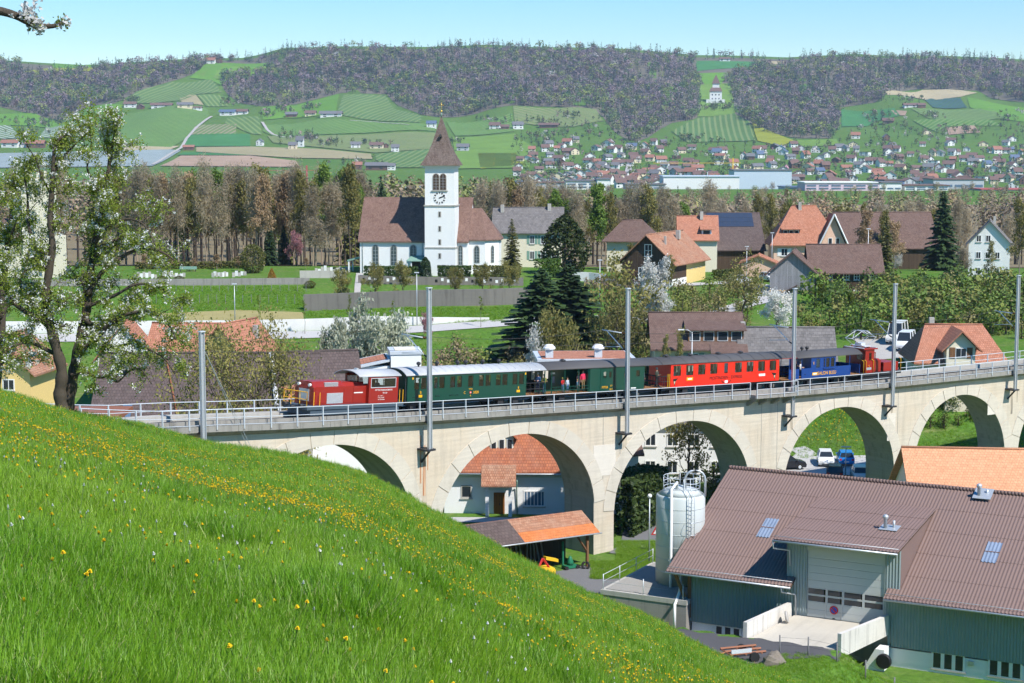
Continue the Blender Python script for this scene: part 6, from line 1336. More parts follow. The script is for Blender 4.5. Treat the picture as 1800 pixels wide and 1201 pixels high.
MAT['wall_white'] = concrete('white_wall_concrete', (.72, .71, .68), .12, .15, dark=(.5, .48, .45))
wall_path('road_wall', [(-250, 249), (0, 250), (200, 250.3), (400, 251), (620, 253.2), (760, 255.2), (860, 258)], lambda p: 1.75 if pxof(p.x, p.y)[0] < 650 else max(.35, 1.75 - (pxof(p.x, p.y)[0] - 650) / 150), .3, 'wall_white', 'long white concrete wall along the valley road')
wall_path('churchyard_wall', [(535, 268), (640, 268.5), (760, 269), (860, 269.5), (935, 271)], 2.6, .5, 'stained_wall', 'dark stained retaining wall below the church')
wall_path('terrace_wall', [(630, 290), (760, 290.5), (920, 291.5)], 1.4, .4, 'stained_wall', 'grey grave terrace wall with memorial plates above the retaining wall')
wall_path('cemetery_wall', [(60, 284), (220, 284.5), (400, 285), (545, 286)], 1.1, .35, 'dark_concrete', 'low grey wall along the cemetery edge above the vineyard')
wall_path('churchyard_step_wall', [(528, 300), (610, 301)], 1.3, .35, 'concrete', 'pale plastered wall left of the church ramp')
wall_path('pale_wall', [(1000, 303), (1035, 302), (1065, 300)], 1.6, .3, 'wall_white', 'white garden wall left of the terrace screen')
sheet('church_ramp', path_px([(622, 271), (632, 271), (640, 312), (627, 312)]), M('gravel'), .12, 3, label='pale ramp climbing to the church')
sheet('church_court', path_px([(240, 287), (540, 288), (540, 293), (240, 293)]), M('gravel'), .1, 3, label='pale gravel walk through the cemetery')
sheet('gravel_lot', path_px([(1530, 214), (1680, 214), (1680, 236), (1500, 236)]), M('gravel'), .1, 2.5, label='pale gravel lot with parked camper vans')
pk = [onz(1378, 836, 0), onz(1640, 836, 0), onz(1640, 806, 0), onz(1378, 806, 0)]
sheet('car_park', pk, M('road'), .05, 2, label='pale car park under the viaduct arches')
ribbon('meadow_path', [tuple(onz(1395, 815, 0))[:2], tuple(onz(1418, 803, 0))[:2], tuple(onz(1400, 794, 0.2))[:2]], 2.2, M('road'), .06, 'curved path beside the parked cars')
ap_ = [onz(960, 1010, 0), onz(1040, 992, 0), onz(1140, 1012, 0), onz(1110, 1045, 0), onz(1060, 1060, 0), onz(940, 1060, 0)]
sheet('farm_drive', ap_, M('asphalt'), .05, 1.5, label='grey drive before the shed')
ribbon('lane', [tuple(onz(1085, 962, 0))[:2], tuple(onz(1130, 966, 0))[:2], tuple(onz(1230, 972, 0))[:2]], 5.0, M('asphalt'), .05, 'grey lane passing under the third arch')
ribbon('lane', [tuple(onz(1130, 966, 0))[:2], tuple(onz(1133, 940, 0))[:2], tuple(onz(1150, 915, 0))[:2]], 4.0, M('asphalt'), .07, 'grey lane turning away behind the lamp post')
# lamp posts
def lamp(px, Y, ytop, label, arm=False, py=560):
    p = base(px, Y, 0, py); top = P(px, ytop, Y).z - p.z; r = empty('street_lamp', p, 0, label, 'lamp', 'street lamps'); MB().tube([(0, 0, -.2), (0, 0, top)], [.08, .05], 8).build('pole', M('steel'), r)
    if arm: MB().tube([(0, 0, top - .1), (-.5, 0, top + .25), (-1.1, 0, top + .3)], .04, 6).build('arm', M('steel'), r); MB().box(-1.7, -1.0, -.12, .12, top + .24, top + .36).build('lamp_head', M('white_paint'), r)
    else: MB().box(-.35, .35, -.15, .15, top, top + .12).build('lamp_head', M('steel_pale'), r)
for q in ((413, 254, 500, 'slim lamp post in front of the vineyard posts'), (733, 254, 480, 'slim lamp post before the church tower'), (1054, 262, 458, 'slim lamp post right of the big spruces'), (1311, 300, 434, 'lamp post beside the solar barn hedge'), (1355, 320, 410, 'lamp post at the pink villa corner'), (1523, 300, 403, 'lamp post before the very long barn')): lamp(*q)
lamp(1217, 206, 584, 'curved lamp post in front of the balcony house', True); 
p = onz(1141, 990, 0); r = empty('street_lamp', p, 0, 'slim lamp post with round white head beside the silo', 'lamp', 'street lamps'); MB().tube([(0, 0, 0), (0, 0, 5.7)], [.07, .045], 8).build('pole', M('steel'), r); MB().ball((0, 0, 5.8), .2).build('lamp_head', M('white_paint'), r)
p = onz(1486, 838, 0); r = empty('street_lamp', p, 0, 'flat headed lamp post in the car park under the arch', 'lamp', 'street lamps'); MB().tube([(0, 0, 0), (0, 0, 3.2)], .05, 8).build('pole', M('steel'), r); MB().box(-.5, .5, -.2, .2, 3.2, 3.28).build('lamp_head', M('steel'), r)
p = onz(1154, 972, 0); r = empty('road_sign', p, 0, 'red edged triangular warning sign beside the silo', 'sign'); MB().tube([(0, 0, 0), (0, 0, 2.6)], .03, 6).build('post', M('steel'), r); MB().prism([(-.5, -.05, 1.6), (.5, -.05, 1.6), (0, -.05, 2.5)], (0, .03, 0)).build('sign_plate', M('mach_red'), r); MB().prism([(-.3, -.06, 1.7), (.3, -.06, 1.7), (0, -.06, 2.25)], (0, .008, 0)).build('sign_field', M('white_paint'), r); MB().box(-.05, .05, -.07, -.06, 1.75, 2.05).build('sign_symbol', M('black'), r)
# -- vehicles
def car(pos, rz, paint, label, L=4.0, W=1.72, H=1.46, van=False):
    r = empty('parked_car' if not van else 'parked_van', pos, rz, label, 'car' if not van else 'van'); hw = W / 2
    m = plain('car_paint', paint, .25, .03, 1, spec=.6)
    if van: side_p = [(-L / 2, .35), (L / 2 - .05, .3), (L / 2, .75), (L / 2 - .2, 1.05), (L / 2 - .75, 1.15), (L / 2 - .9, 1.2), (-L / 2 + .02, 1.2)]; cab = [(-L / 2 + .02, 1.2), (L / 2 - .85, 1.2), (L / 2 - 1.55, H), (-L / 2 + .08, H)]
    else: side_p = [(-L / 2, .3), (L / 2 - .06, .25), (L / 2, .55), (L / 2 - .12, .78), (L / 2 - 1.0, .92), (-L / 2 + .1, .95), (-L / 2 - .02, .65)]; cab = [(-L / 2 + .08, .95), (L / 2 - 1.0, .92), (L / 2 - 1.65, H), (-L / 2 + .5, H)]
    b = MB(); n = len(side_p); rows = []
    for y, k in ((-hw, .0), (-hw + .08, .06), (hw - .08, .06), (hw, .0)): rows.append([b.pt((x, y, z + (k if z > .6 else 0))) for x, z in side_p])
    b.smooth = True
    for a, c in zip(rows[:-1], rows[1:]):
        for k in range(n): b.face([a[k], c[k], c[(k + 1) % n], a[(k + 1) % n]][::-1])
    b.smooth = False; b.face(rows[0]); b.face(rows[-1][::-1]); b.build('body', m, r)
    g_ = MB(); lo = [g_.pt((x, s_ * (hw - .06), z)) for s_ in (-1, 1) for x, z in cab[:2]]; hi = [g_.pt((x, s_ * (hw - .24), z)) for s_ in (-1, 1) for x, z in (cab[3], cab[2])]
    g_.face([lo[0], lo[1], hi[1], hi[0]]); g_.face([lo[3], lo[2], hi[2], hi[3]]); g_.face([lo[1], lo[3], hi[3], hi[1]]); g_.face([lo[2], lo[0], hi[0], hi[2]]); g_.build('windows_band' if False else 'greenhouse_glass', M('glass'), r)
    rf = MB(); x0_, x1_ = cab[3][0] - .03, cab[2][0] + .03; rf.prism([(x0_, -hw + .22, H), (x1_, -hw + .22, H), (x1_, hw - .22, H), (x0_, hw - .22, H)], (0, 0, .06)); rf.build('roof', m, r)
    for s_ in (-1, 1):
        for (xa, za), (xb, zb) in (((cab[0][0], cab[0][1]), (cab[3][0], cab[3][1])), ((cab[1][0], cab[1][1]), (cab[2][0], cab[2][1])), (((cab[0][0] + cab[1][0]) / 2, .93 if not van else 1.2), ((cab[2][0] + cab[3][0]) / 2, H))): MB().bar((xa, s_ * (hw - .06), za), (xb, s_ * (hw - .23), zb), .07).build('pillar', m, r)
        for x in (-L / 2 + .75, L / 2 - .8):
            w_ = MB(); w_.M = Matrix.Translation((x, s_ * (hw - .08), .31)) @ Matrix.Rotation(math.pi / 2, 4, 'X'); w_.lathe([(.31, -.1), (.31, .1)], 16); wo = w_.build('wheel', M('rubber'), r); w_ = MB(); w_.M = Matrix.Translation((x, s_ * (hw + .02), .31)) @ Matrix.Rotation(math.pi / 2, 4, 'X'); w_.lathe([(.19, -.02), (.17, .02)], 12); w_.build('rim', M('steel_pale'), wo)
        MB().box(L / 2 - .12, L / 2 + .01, s_ * (hw - .32) - .16, s_ * (hw - .32) + .16, .58, .74).build('headlight', M('white_paint'), r); MB().box(-L / 2 - .03, -L / 2 + .06, s_ * (hw - .2) - .12, s_ * (hw - .2) + .12, .7, .9).build('tail_light', M('mach_red'), r); MB().box(L / 2 - 1.25, L / 2 - 1.08, s_ * (hw + .02) - .02, s_ * (hw + .02) + .1 * s_ + .02, .95, 1.08).build('mirror', m, r)
    MB().box(L / 2 - .02, L / 2 + .015, -.26, .26, .4, .5).build('number_plate', M('white_paint'), r); MB().box(-L / 2 - .04, -L / 2, -.26, .26, .5, .62).build('number_plate', M('white_paint'), r); MB().box(L / 2 - .03, L / 2 + .008, -.5, .5, .3, .39).build('air_intake', M('black'), r)
    return r
car(onz(1451, 816, .05), R(-97), (.75, .76, .77), 'white hatchback parked facing the viaduct in the arch'); car(onz(1486, 815, .05), R(83), (.02, .22, .62), 'bright blue hatchback parked next to the white one'); car(onz(1467, 840, .05), R(80), (.03, .035, .045), 'dark car with only its roof showing above the barn'); car(onz(1512, 845, .05), R(-95), (.7, .7, .7), 'white car half hidden by the pier and barn'); car(onz(1383, 824, .05), R(10), (.03, .03, .035), 'dark car peeping out behind the left pier of the arch')
p = base(1300, 302, .12); car(p, R(-8), (.75, .76, .77), 'white estate car parked before the hamlet hedge', 4.6, 1.8, 1.5); p = base(1350, 308, .12); car(p, R(-70), (.72, .73, .75), 'white car parked beside the pink garage')
p = base(1593, 222, .12); car(p, R(-112), (.76, .77, .78), 'white delivery van parked nose out on the gravel lot', 5.2, 1.95, 2.3, True); p = base(1578, 229, .12); car(p, R(-112), (.74, .72, .66), 'cream camper parked behind the white van', 6.0, 2.1, 2.7, True)
p = onz(1072 + 30, 1010, .05); car(bw(-4.4, 12.8) + Vector((0, 0, .05)), R(30), (.5, .53, .56), 'silver car behind the slurry tank railing')
# rusty trailer, boulder and fence by the yard
p = bw(9.9, -10.6); p.z = G(p.x, p.y); MAT['rust'] = plain('rusty_steel', (.28, .12, .07), .85, .4, 3); t_ = empty('rusty_trailer', p, R(18), 'rusty bare trailer frame standing at the yard edge', 'trailer')
for y in (-.7, 0, .7): MB().bar((-1.3, y, .55), (1.2, y, .55), .12).build('frame_beam', M('rust'), t_)
for x in (-1.2, -.2, .9): MB().bar((x, -.8, .5), (x, .8, .5), .1).build('cross_beam', M('rust'), t_)
MB().bar((-1.3, 0, .5), (-2.1, -.1, .4), .1).build('draw_bar', M('rust'), t_); MB().prism([(-1.2, -.75, .6), (.2, -.75, .6), (.2, -.75, .85), (-1.2, -.75, .85)], (0, .05, 0)).build('side_board', M('steel_pale'), t_)
for s_ in (-1, 1): w_ = MB(); w_.M = Matrix.Translation((.3, s_ * .95, .32)) @ Matrix.Rotation(math.pi / 2, 4, 'X'); w_.lathe([(.32, -.1), (.32, .1)], 16); w_.build('wheel', M('rubber'), t_)
for k, (px, py, lb) in enumerate(((1446, 1196, 'wooden fence post beside the boulder'), (1489, 1190, 'wooden fence post on the grass bank behind the boulder'), (1530, 1188, 'wooden fence post before the fan unit'), (1569, 1182, 'wooden fence post at the barn base wall'), (1594, 1192, 'second fence post before the barn base wall'), (1626, 1200, 'last fence post at the frame bottom before the barn'))):
    p = bw(11.6 + k * 1.75, -8.6 + k * .45); o = MB().tube([(0, 0, -.3), (0, 0, 1.25)], .05, 6).build('fence_post', M('wood_grey'), label=lb, cat='fence post', group='wooden fence posts on the bank'); o.location = (p.x, p.y, G(p.x, p.y))
fw_ = empty('fence_wire', (0, 0, 0), 0, 'thin wires strung between the wooden posts on the bank', 'wire')
for zz in (.6, 1.1):
    for k in range(5):
        a, b = bw(11.6 + k * 1.75, -8.6 + k * .45), bw(11.6 + (k + 1) * 1.75, -8.6 + (k + 1) * .45); MB().tube([(a.x, a.y, G(a.x, a.y) + zz), (b.x, b.y, G(b.x, b.y) + zz)], .006, 4).build('wire_span', M('iron'), fw_)
p = bw(10.9, -10.2); b = MB(); b.ball((0, 0, 0), .7, 12, 8, (1.1, .8, .8)); b.v = [tuple(Vector(q) * (1 + .28 * math.sin(q[0] * 5 + 1) * math.sin(q[1] * 6) + .14 * rnd.uniform(-1, 1))) for q in b.v]; b.sm = [False] * len(b.sm); o = b.build('boulder', plain('boulder', (.2, .17, .14), .95, .4, 2, bump=1), label='dark weathered boulder at the fence', cat='boulder'); o.location = (p.x + .6, p.y - 1.0, G(p.x + .6, p.y - 1.0) + .15); o.rotation_euler = (.3, .2, .4)
# -- trees
MAT['leaf_olive'] = leafy('olive_leaves', (.24, .22, .06), (.33, .3, .1)); MAT['leaf_brown'] = leafy('brown_twigs', (.4, .33, .22), (.5, .43, .3), .45)
MAT['leaf_green'] = leafy('fresh_leaves', (.16, .26, .04), (.25, .36, .07)); MAT['leaf_dark'] = leafy('dark_needles', (.03, .06, .02), (.05, .09, .028), .12)
MAT['leaf_yew'] = leafy('yew_needles', (.035, .055, .012), (.055, .075, .018), .12); MAT['leaf_white'] = leafy('white_blossom', (.68, .66, .6), (.8, .79, .75), .35)
MAT['leaf_cream'] = leafy('cream_blossom', (.42, .45, .3), (.6, .62, .5), .35); MAT['leaf_gold'] = leafy('golden_needles', (.32, .17, .02), (.42, .24, .03), .2); MAT['leaf_pink'] = leafy('pink_blossom', (.5, .22, .25), (.6, .32, .34), .3)
MAT['leaf_bronze'] = leafy('bronze_leaves', (.36, .25, .14), (.45, .32, .19), .3); MAT['leaf_larch'] = leafy('larch_needles', (.10, .105, .025), (.15, .15, .04), .25); MAT['leaf_lime'] = leafy('lime_leaves', (.16, .22, .02), (.24, .3, .04), .4)
def skel(rg, H, r0, n1, L1, e1, lo=.25, n2=4, n3=3, bend=.25, wob=.03, e_drop=0.0, stems=1):
    segs, tips = [], []
    def branch(p, d, L, r, lv):
        pts = [p]; n = 4 if lv < 2 else 2
        for k in range(n):
            d = (d + Vector(rg.normal(size=3)) * bend * .5 + Vector((0, 0, .12 if e_drop >= 0 else -.15))).normalized(); pts.append(pts[-1] + d * L / n)
        segs.append((pts, [r * (1 - .75 * k / n) for k in range(n + 1)], lv))
        if lv == 3 or (lv == 2 and n3 == 0): tips.append((pts[-1], d, L)); return
        nn = n2 if lv == 1 else n3
        for k in range(nn):
            t = .35 + .65 * (k + rg.random() * .8) / nn; i = min(int(t * n), n - 1); q = pts[i].lerp(pts[i + 1], t * n - i) if t < 1 else pts[-1]
            a = rg.random() * 2 * math.pi; o = d.orthogonal().normalized(); o.rotate(Matrix.Rotation(a, 3, d)); nd = (d * .75 + o * .8).normalized()
            branch(q, nd, L * (.42 + .2 * rg.random()), r * .42, lv + 1)
        tips.append((pts[-1], d, L * .4))
    for s_ in range(stems):
        lean = Vector((rg.normal() * .12, rg.normal() * .12, 0)) * (stems > 1) * 2
        tp = [Vector((0, 0, -.3))]
        for k in range(8): tp.append(Vector((rg.normal() * wob * H, rg.normal() * wob * H, H * .94 * (k + 1) / 8)) * 1 + lean * H * .5 * (k + 1) / 8)
        segs.append((tp, [r0 * (1.25 if k == 0 else 1 - .85 * k / 8) for k in range(9)], 0))
        for k in range(n1):
            t = lo + (.98 - lo) * (k + .5) / n1; i = min(int(t * 8), 7); q = tp[i].lerp(tp[i + 1], t * 8 - i); a = k * 2.4 + rg.normal() * .4; el = e1 + (1 - e1 / 1.4) * .35 * t
            ll = L1(t) * (.8 + .4 * rg.random()); branch(q, Vector((math.cos(a) * math.cos(el), math.sin(a) * math.cos(el), math.sin(el))), ll, r0 * .32 * (1.1 - t * .7), 1)
    return segs, tips
def wood_mesh(segs, mat, name='trunk', maxlv=3):
    mb = MB()
    for pts, rs, lv in segs:
        if lv <= maxlv: mb.tube(pts, rs, (7, 5, 4, 3)[lv], False)
    return mb.mesh(name, mat)
def crown_pts(rg, tips, per, jit):
    c = []
    for p, d, L in tips:
        for k in range(per): c.append(np.array(p) - np.array(d) * L * rg.random() * .7 + rg.normal(size=3) * jit)
    return np.array(c)
PROTO = {}
def proto(kind, v):
    if (kind, v) in PROTO: return PROTO[(kind, v)]
    rg = np.random.default_rng(hash(kind) % 1000 + v * 17 if False else sum(map(ord, kind)) + v * 17); H = 10.0; mats = []
    def cr(c, s, m, asp=.6): vv, f = quads(c, s, rg, asp); return npmesh('crown', vv, f, M(m))
    if kind in ('bare', 'olive', 'green', 'lime', 'bronze'):
        sg, tp = skel(rg, H, .13, 15, lambda t: 2.5 * (1 - .62 * t) , .75, .28, 5, 3, .3, .012)
        n, s, m = {'bare': (8, .5, 'leaf_brown'), 'olive': (10, .3, 'leaf_olive'), 'green': (16, .34, 'leaf_green'), 'lime': (16, .36, 'leaf_lime'), 'bronze': (13, .3, 'leaf_bronze')}[kind]
        asp = .09 if kind == 'bare' else .5
        out = (wood_mesh(sg, M('twig' if kind in ('bare', 'bronze') else 'bark')), cr(crown_pts(rg, tp, n, .4 if kind == 'bare' else .24), s * (1.5 if kind == 'bare' else 1), m, asp))
    elif kind == 'fine':
        sg, tp = skel(rg, H, .3, 14, lambda t: 4.8 * (1 - .5 * abs(t - .45)), .35, .2, 6, 6, .5, .04)
        out = (wood_mesh(sg, M('bark')), cr(crown_pts(rg, tp, 12, .4), .2, 'leaf_olive', .55))
    elif kind in ('round', 'blossom', 'cream', 'apple', 'pink'):
        sg, tp = skel(rg, H, .3, 12, lambda t: 4.6 * (1 - .5 * abs(t - .45)), .35, .22, 5, 4, .45, .03)
        n, s, m = {'round': (12, .5, 'leaf_olive'), 'blossom': (17, .5, 'leaf_white'), 'cream': (16, .5, 'leaf_cream'), 'apple': (5, .45, 'leaf_olive'), 'pink': (14, .5, 'leaf_pink')}[kind]
        out = (wood_mesh(sg, M('bark')), cr(crown_pts(rg, tp, n, .45), s, m, .6))
    elif kind in ('spruce', 'larch'):
        mb = MB(); mb.tube([(0, 0, -.3), (0, 0, H * .97)], [.2, .02], 7, False); c, nrm, sz = [], [], []; V, Fq = [], []
        nw = 58 if kind == 'spruce' else 30
        for k in range(nw):
            t = (k + .5) / nw; z = H * (.06 + .93 * t); L = (2.15 if kind == 'spruce' else 1.7) * (1 - t) ** .85 + .12; nb = 7 if t < .8 else 5
            for j in range(nb):
                a = j * 2 * math.pi / nb + k * 1.3 + rg.normal() * .25; ll = L * (.7 + .5 * rg.random()); dr = -.42 + .5 * t + rg.normal() * .08
                d = np.array([math.cos(a), math.sin(a), dr]); sd_ = np.array([-math.sin(a), math.cos(a), 0])
                ns = 3 if ll > .8 else 2
                for q in range(ns):
                    c0 = np.array([0, 0, z]) + d * ll * (q + .15) / ns; c1 = np.array([0, 0, z]) + d * ll * (q + 1.15) / ns; wdt = (.20 + .16 * rg.random()) * (1 - .3 * q / ns) * (ll / 1.4 + .35); hang = np.array([0, 0, -.16 * rg.random() - .05])
                    for sgn in (-1, 1):
                        b = len(V); V += [c0, c1, c1 + sd_ * sgn * wdt * .5 + hang * 1.4, c0 + sd_ * sgn * wdt + hang]; Fq.append((b, b + 1, b + 2, b + 3))
        me = npmesh('crown', np.array(V), np.array(Fq), M('leaf_dark' if kind == 'spruce' else 'leaf_larch')); out = (mb.mesh('trunk', M('bark')), me)
    elif kind in ('yew', 'goldcone', 'column', 'clip'):
        n = 2600; z = rg.random(n); a = rg.random(n) * 2 * math.pi
        prof = {'yew': lambda z: 3.6 * np.sin(np.clip(z * .93 + .07, 0, 1) * np.pi) ** .55 * (1.12 - .45 * z), 'goldcone': lambda z: 4.2 * (1 - z) ** .8 + .1, 'column': lambda z: 2.4 * (1 - z ** 2.5) ** .6 + .1, 'clip': lambda z: 4.8 * np.sin(np.clip(z * .95 + .04, 0, 1) * np.pi) ** .5}[kind](z)
        lump = 1 + .1 * np.sin(a * 5 + z * 9) + .08 * np.sin(a * 9 - z * 17); rr = prof * lump * (1 - .25 * rg.random(n) ** 2)
        c = np.stack([rr * np.cos(a), rr * np.sin(a), z * H], 1) + rg.normal(size=(n, 3)) * .08; mb = MB(); mb.tube([(0, 0, -.3), (0, 0, H * .8)], [.3, .05], 7, False)
        out = (mb.mesh('trunk', M('bark')), cr(c, .62, {'yew': 'leaf_yew', 'goldcone': 'leaf_gold', 'column': 'leaf_dark', 'clip': 'leaf_larch'}[kind], .6))
    elif kind in ('shrub', 'shrub_olive', 'shrub_bare', 'shrub_white'):
        sg, tp = skel(rg, H, .12, 8, lambda t: 4.2, .6, .12, 4, 3, .45, .03, stems=4)
        n, s, m = {'shrub': (16, .62, 'leaf_green'), 'shrub_olive': (13, .55, 'leaf_olive'), 'shrub_bare': (9, .55, 'leaf_brown'), 'shrub_white': (13, .5, 'leaf_white')}[kind]
        out = (wood_mesh(sg, M('twig')), cr(crown_pts(rg, tp, n, .5), s, m, .5 if kind != 'shrub_bare' else .2))
    elif kind == 'birch':
        sg, tp = skel(rg, H, .1, 14, lambda t: 1.7 * (1 - .5 * t), .7, .25, 4, 3, .35, .012)
        out = (wood_mesh(sg, M('bark_pale')), cr(crown_pts(rg, tp, 8, .2), .28, 'leaf_olive', .5))
    elif kind == 'sapling':
        sg, tp = skel(rg, H, .12, 8, lambda t: 1.4 * (1 - .4 * t), 1.0, .45, 3, 2, .25, .006)
        out = (wood_mesh(sg, M('bark_pale')), cr(crown_pts(rg, tp, 5, .15), .3, 'leaf_lime', .5))
    PROTO[(kind, v)] = out; return out
NAMES = {'fine': 'garden_tree', 'bare': 'bare_tree', 'olive': 'budding_tree', 'green': 'leafy_tree', 'lime': 'leafy_tree', 'bronze': 'bronze_tree', 'round': 'garden_tree', 'blossom': 'blossom_tree', 'cream': 'blossom_tree', 'apple': 'apple_tree', 'pink': 'magnolia_tree', 'spruce': 'spruce_tree', 'larch': 'conifer_tree', 'yew': 'yew_tree', 'goldcone': 'golden_shrub', 'column': 'column_shrub', 'clip': 'round_bush',
         'shrub': 'shrub', 'shrub_olive': 'shrub', 'shrub_bare': 'shrub', 'shrub_white': 'blossom_shrub', 'birch': 'birch_tree', 'sapling': 'sapling'}
CATS = {'shrub': 'shrub', 'shrub_olive': 'shrub', 'shrub_bare': 'shrub', 'shrub_white': 'shrub', 'clip': 'bush', 'goldcone': 'shrub', 'column': 'shrub'}
def tree(kind, px, Y, ytop, label, w=1.0, group=None, zb=None, v=None, H=None):
    x = XY(px, Y, 500 if Y > 240 else 640); z = G(x, Y) if zb is None else zb
    h = H or max(1.2, P(px, ytop, Y).z - z); s = h / 10
    tm, cm = proto(kind, rnd.randrange(3) if v is None else v)
    r = empty(NAMES[kind], (x, Y, z), rnd.uniform(0, 6.28), label, CATS.get(kind, 'tree'), group); r.scale = (s * w, s * w, s)
    add('trunk', tm, r); add('crown', cm, r); return r
# individuals that stand out
for a in (('spruce', 952, 236, 470, 'broad dark spruce, left one of the pair above the luggage van', 2.5, 0), ('spruce', 1000, 238, 462, 'broad dark spruce, right one of the pair above the luggage van', 2.5, 1),
          ('yew', 993, 316, 379, 'large round dark yew beside the manor house', 1.15, 0), ('larch', 900, 328, 383, 'light conifer just right of the church choir', 1.2, 0), ('spruce', 1655, 338, 333, 'tall dark spruce left of the white gabled house', 1.1, 2),
          ('larch', 1556, 300, 368, 'thin light conifer in front of the long brown barn', .8, 1), ('clip', 445, 312, 430, 'dark round bush on pale stems in the cemetery', .9, 0), ('goldcone', 478, 292, 472, 'golden orange cone shrub in the cemetery', 1.0, 0),
          ('column', 748, 296, 453, 'dark upright yew column in front of the church tower', 1.0, 0), ('spruce', 475, 345, 388, 'dark spruce left of the church among bare trees', .9, 0), ('spruce', 500, 350, 395, 'second dark spruce left of the church', .9, 1), ('spruce', 672, 420, 318, 'dark pointed spruce rising behind the church roof', 1.0, 1),
          ('larch', 506, 400, 312, 'tall slim conifer in the wood left of the church', .7, 0), ('larch', 612, 400, 320, 'green conifer behind the church left gable', .9, 2), ('larch', 630, 430, 330, 'mid green conifer directly behind the church roof end', .9, 1),
          ('blossom', 1365, 240, 528, 'white blossoming tree below the plank barn', .9, 0), ('blossom', 1152, 262, 478, 'white blossoming tree below the timber farmhouse', .75, 1), ('blossom', 1155, 250, 520, 'low white blossoming bush tree beside the wall', .8, 2), ('shrub_white', 1575, 330, 452, 'white flowering shrub before the long barn', .8, 0), ('shrub_white', 945, 214, 612, 'pale flowering shrub behind the coach gap', .5, 1),
          ('cream', 640, 196, 592, 'cream blossoming tree behind the diesel engine cab', .55, 0), ('cream', 690, 200, 590, 'cream blossoming tree left of the mast behind the white block', .6, 1), ('cream', 592, 204, 596, 'small cream blossoming tree above the dark gable', .5, 2),
          ('pink', 520, 338, 420, 'pink flowering tree at the cemetery wood edge', .6, 0), ('pink', 750, 246, 562, 'pink flowering bush by the valley road', .7, 1), ('bare', 555, 332, 388, 'wide brown tree left of the church porch', 1.6, 0),
          ('fine', 405, 142, 642, 'olive tree behind the railing left of the diesel engine', .75, 0), ('fine', 452, 145, 655, 'second olive tree behind the railing by the long house', .6, 1), 
          ('apple', 1212, 168, 735, 'dark branching tree framed by the third arch', .7, 1), ('birch', 1790, 300, 350, 'tall birch at the right edge of the picture', .8, 0), ('birch', 1195, 212, 578, 'slim pale birch before the balcony house', .5, 1), ('birch', 1170, 212, 590, 'thin birch left of the balcony house', .5, 2),
          ('bare', 1690, 300, 440, 'many stemmed bare tree left of the white gabled house', 1.2, 1), ('birch', 1740, 300, 425, 'leafing tree in front of the white gabled house', 1.0, 2), ('olive', 1110, 322, 430, 'olive budding tree beside the hipped house', 1.1, 0), ('olive', 1175, 292, 452, 'olive tree hiding the farmhouse side wall', 1.1, 1),
          ('apple', 1310, 250, 478, 'old gnarled fruit tree on the slope below the estate car', .9, 0), ('apple', 1100, 228, 500, 'bare fruit tree behind the second mast', .9, 2), ('apple', 1085, 222, 548, 'low bare fruit tree by the footpath', .8, 0), ('lime', 1445, 262, 500, 'bright green bush below the long farmhouse', 1.1, 0), ('lime', 1495, 258, 515, 'bright green bush right of the farmhouse terrace', 1.0, 1),
          ('shrub_olive', 985, 205, 600, 'brown low conifer at the foot of the spruces', .5, 0), ('bronze', 1570, 318, 390, 'orange brown tree beside the thin conifer', 1.0, 0), ('bronze', 1520, 345, 372, 'bronze budding tree before the long barn end', .9, 1)):
    tree(a[0], a[1], a[2], a[3], a[4], a[5], v=a[6])
for k, px in enumerate((600, 660, 708, 800, 848, 895)):
    tree('round', px, 275 + k * .3, 482 - (k % 3) * 4, '%s small olive tree from the left on the churchyard retaining terrace' % ('first second third fourth fifth sixth'.split()[k]), .75, 'small trees on the churchyard terrace')
for k, px in enumerate((455, 535, 614, 690, 845)):
    tree('sapling', px, 248.5 + k, 520 + (k % 2) * 8, '%s thin roadside sapling from the left along the valley road' % ('first second third fourth fifth'.split()[k]), .8, 'roadside saplings')
for k, px in enumerate((255, 300, 342, 382, 420, 538)):
    tree('bronze', px, 318 + (k % 2) * 3, 448 + (k % 3) * 3, '%s small bronze tree from the left in the cemetery' % ('first second third fourth fifth sixth'.split()[k]), 1.5, 'small bronze trees in the cemetery')
for k, (px, Y, yt) in enumerate(((285, 289, 487), (315, 289, 487), (545, 283, 495), (603, 278, 505), (420, 330, 452), (885, 298, 470))):
    tree('clip', px, Y, yt, '%s from the left of the clipped green bushes in the churchyard' % ('first second third fourth fifth sixth'.split()[k]), 1.6, 'clipped bushes in the churchyard')
# the riverside wood: single trees along its near edge
row = []
for k in range(100):
    px = rnd.uniform(-60, 1860)
    if 640 < px < 850: continue
    Y = rnd.uniform(352, 420); yt = rnd.uniform(300, 335) if px < 640 else rnd.uniform(325, 365) if px < 1250 else rnd.uniform(345, 385)
    row.append((px, Y, yt))
for px in range(238, 640, 11): row.append((px + rnd.uniform(-5, 5), rnd.uniform(340, 365), rnd.uniform(292, 335)))
for px in range(850, 1200, 14): row.append((px + rnd.uniform(-5, 5), rnd.uniform(350, 380), rnd.uniform(328, 362) if px > 940 else rnd.uniform(305, 340)))
GRP = 'bare trees at the near edge of the riverside wood'
for px, Y, yt in row:
    kd = rnd.choices(('bare', 'olive', 'green', 'bronze', 'larch'), (6, 3.2, .8, .8, .5))[0]
    z_ = 'left of the church' if px < 640 else 'between church and solar barn' if px < 1240 else 'behind the right hand barns'
    tree(kd, px, Y, yt, {'bare': 'tall bare brown tree', 'olive': 'tall olive budding tree', 'green': 'fresh green tall tree', 'bronze': 'bronze budding tall tree', 'larch': 'slim conifer'}[kd] + ' in the riverside wood ' + z_, rnd.uniform(.55, .85), GRP + ' ' + kd + ' ' + z_)
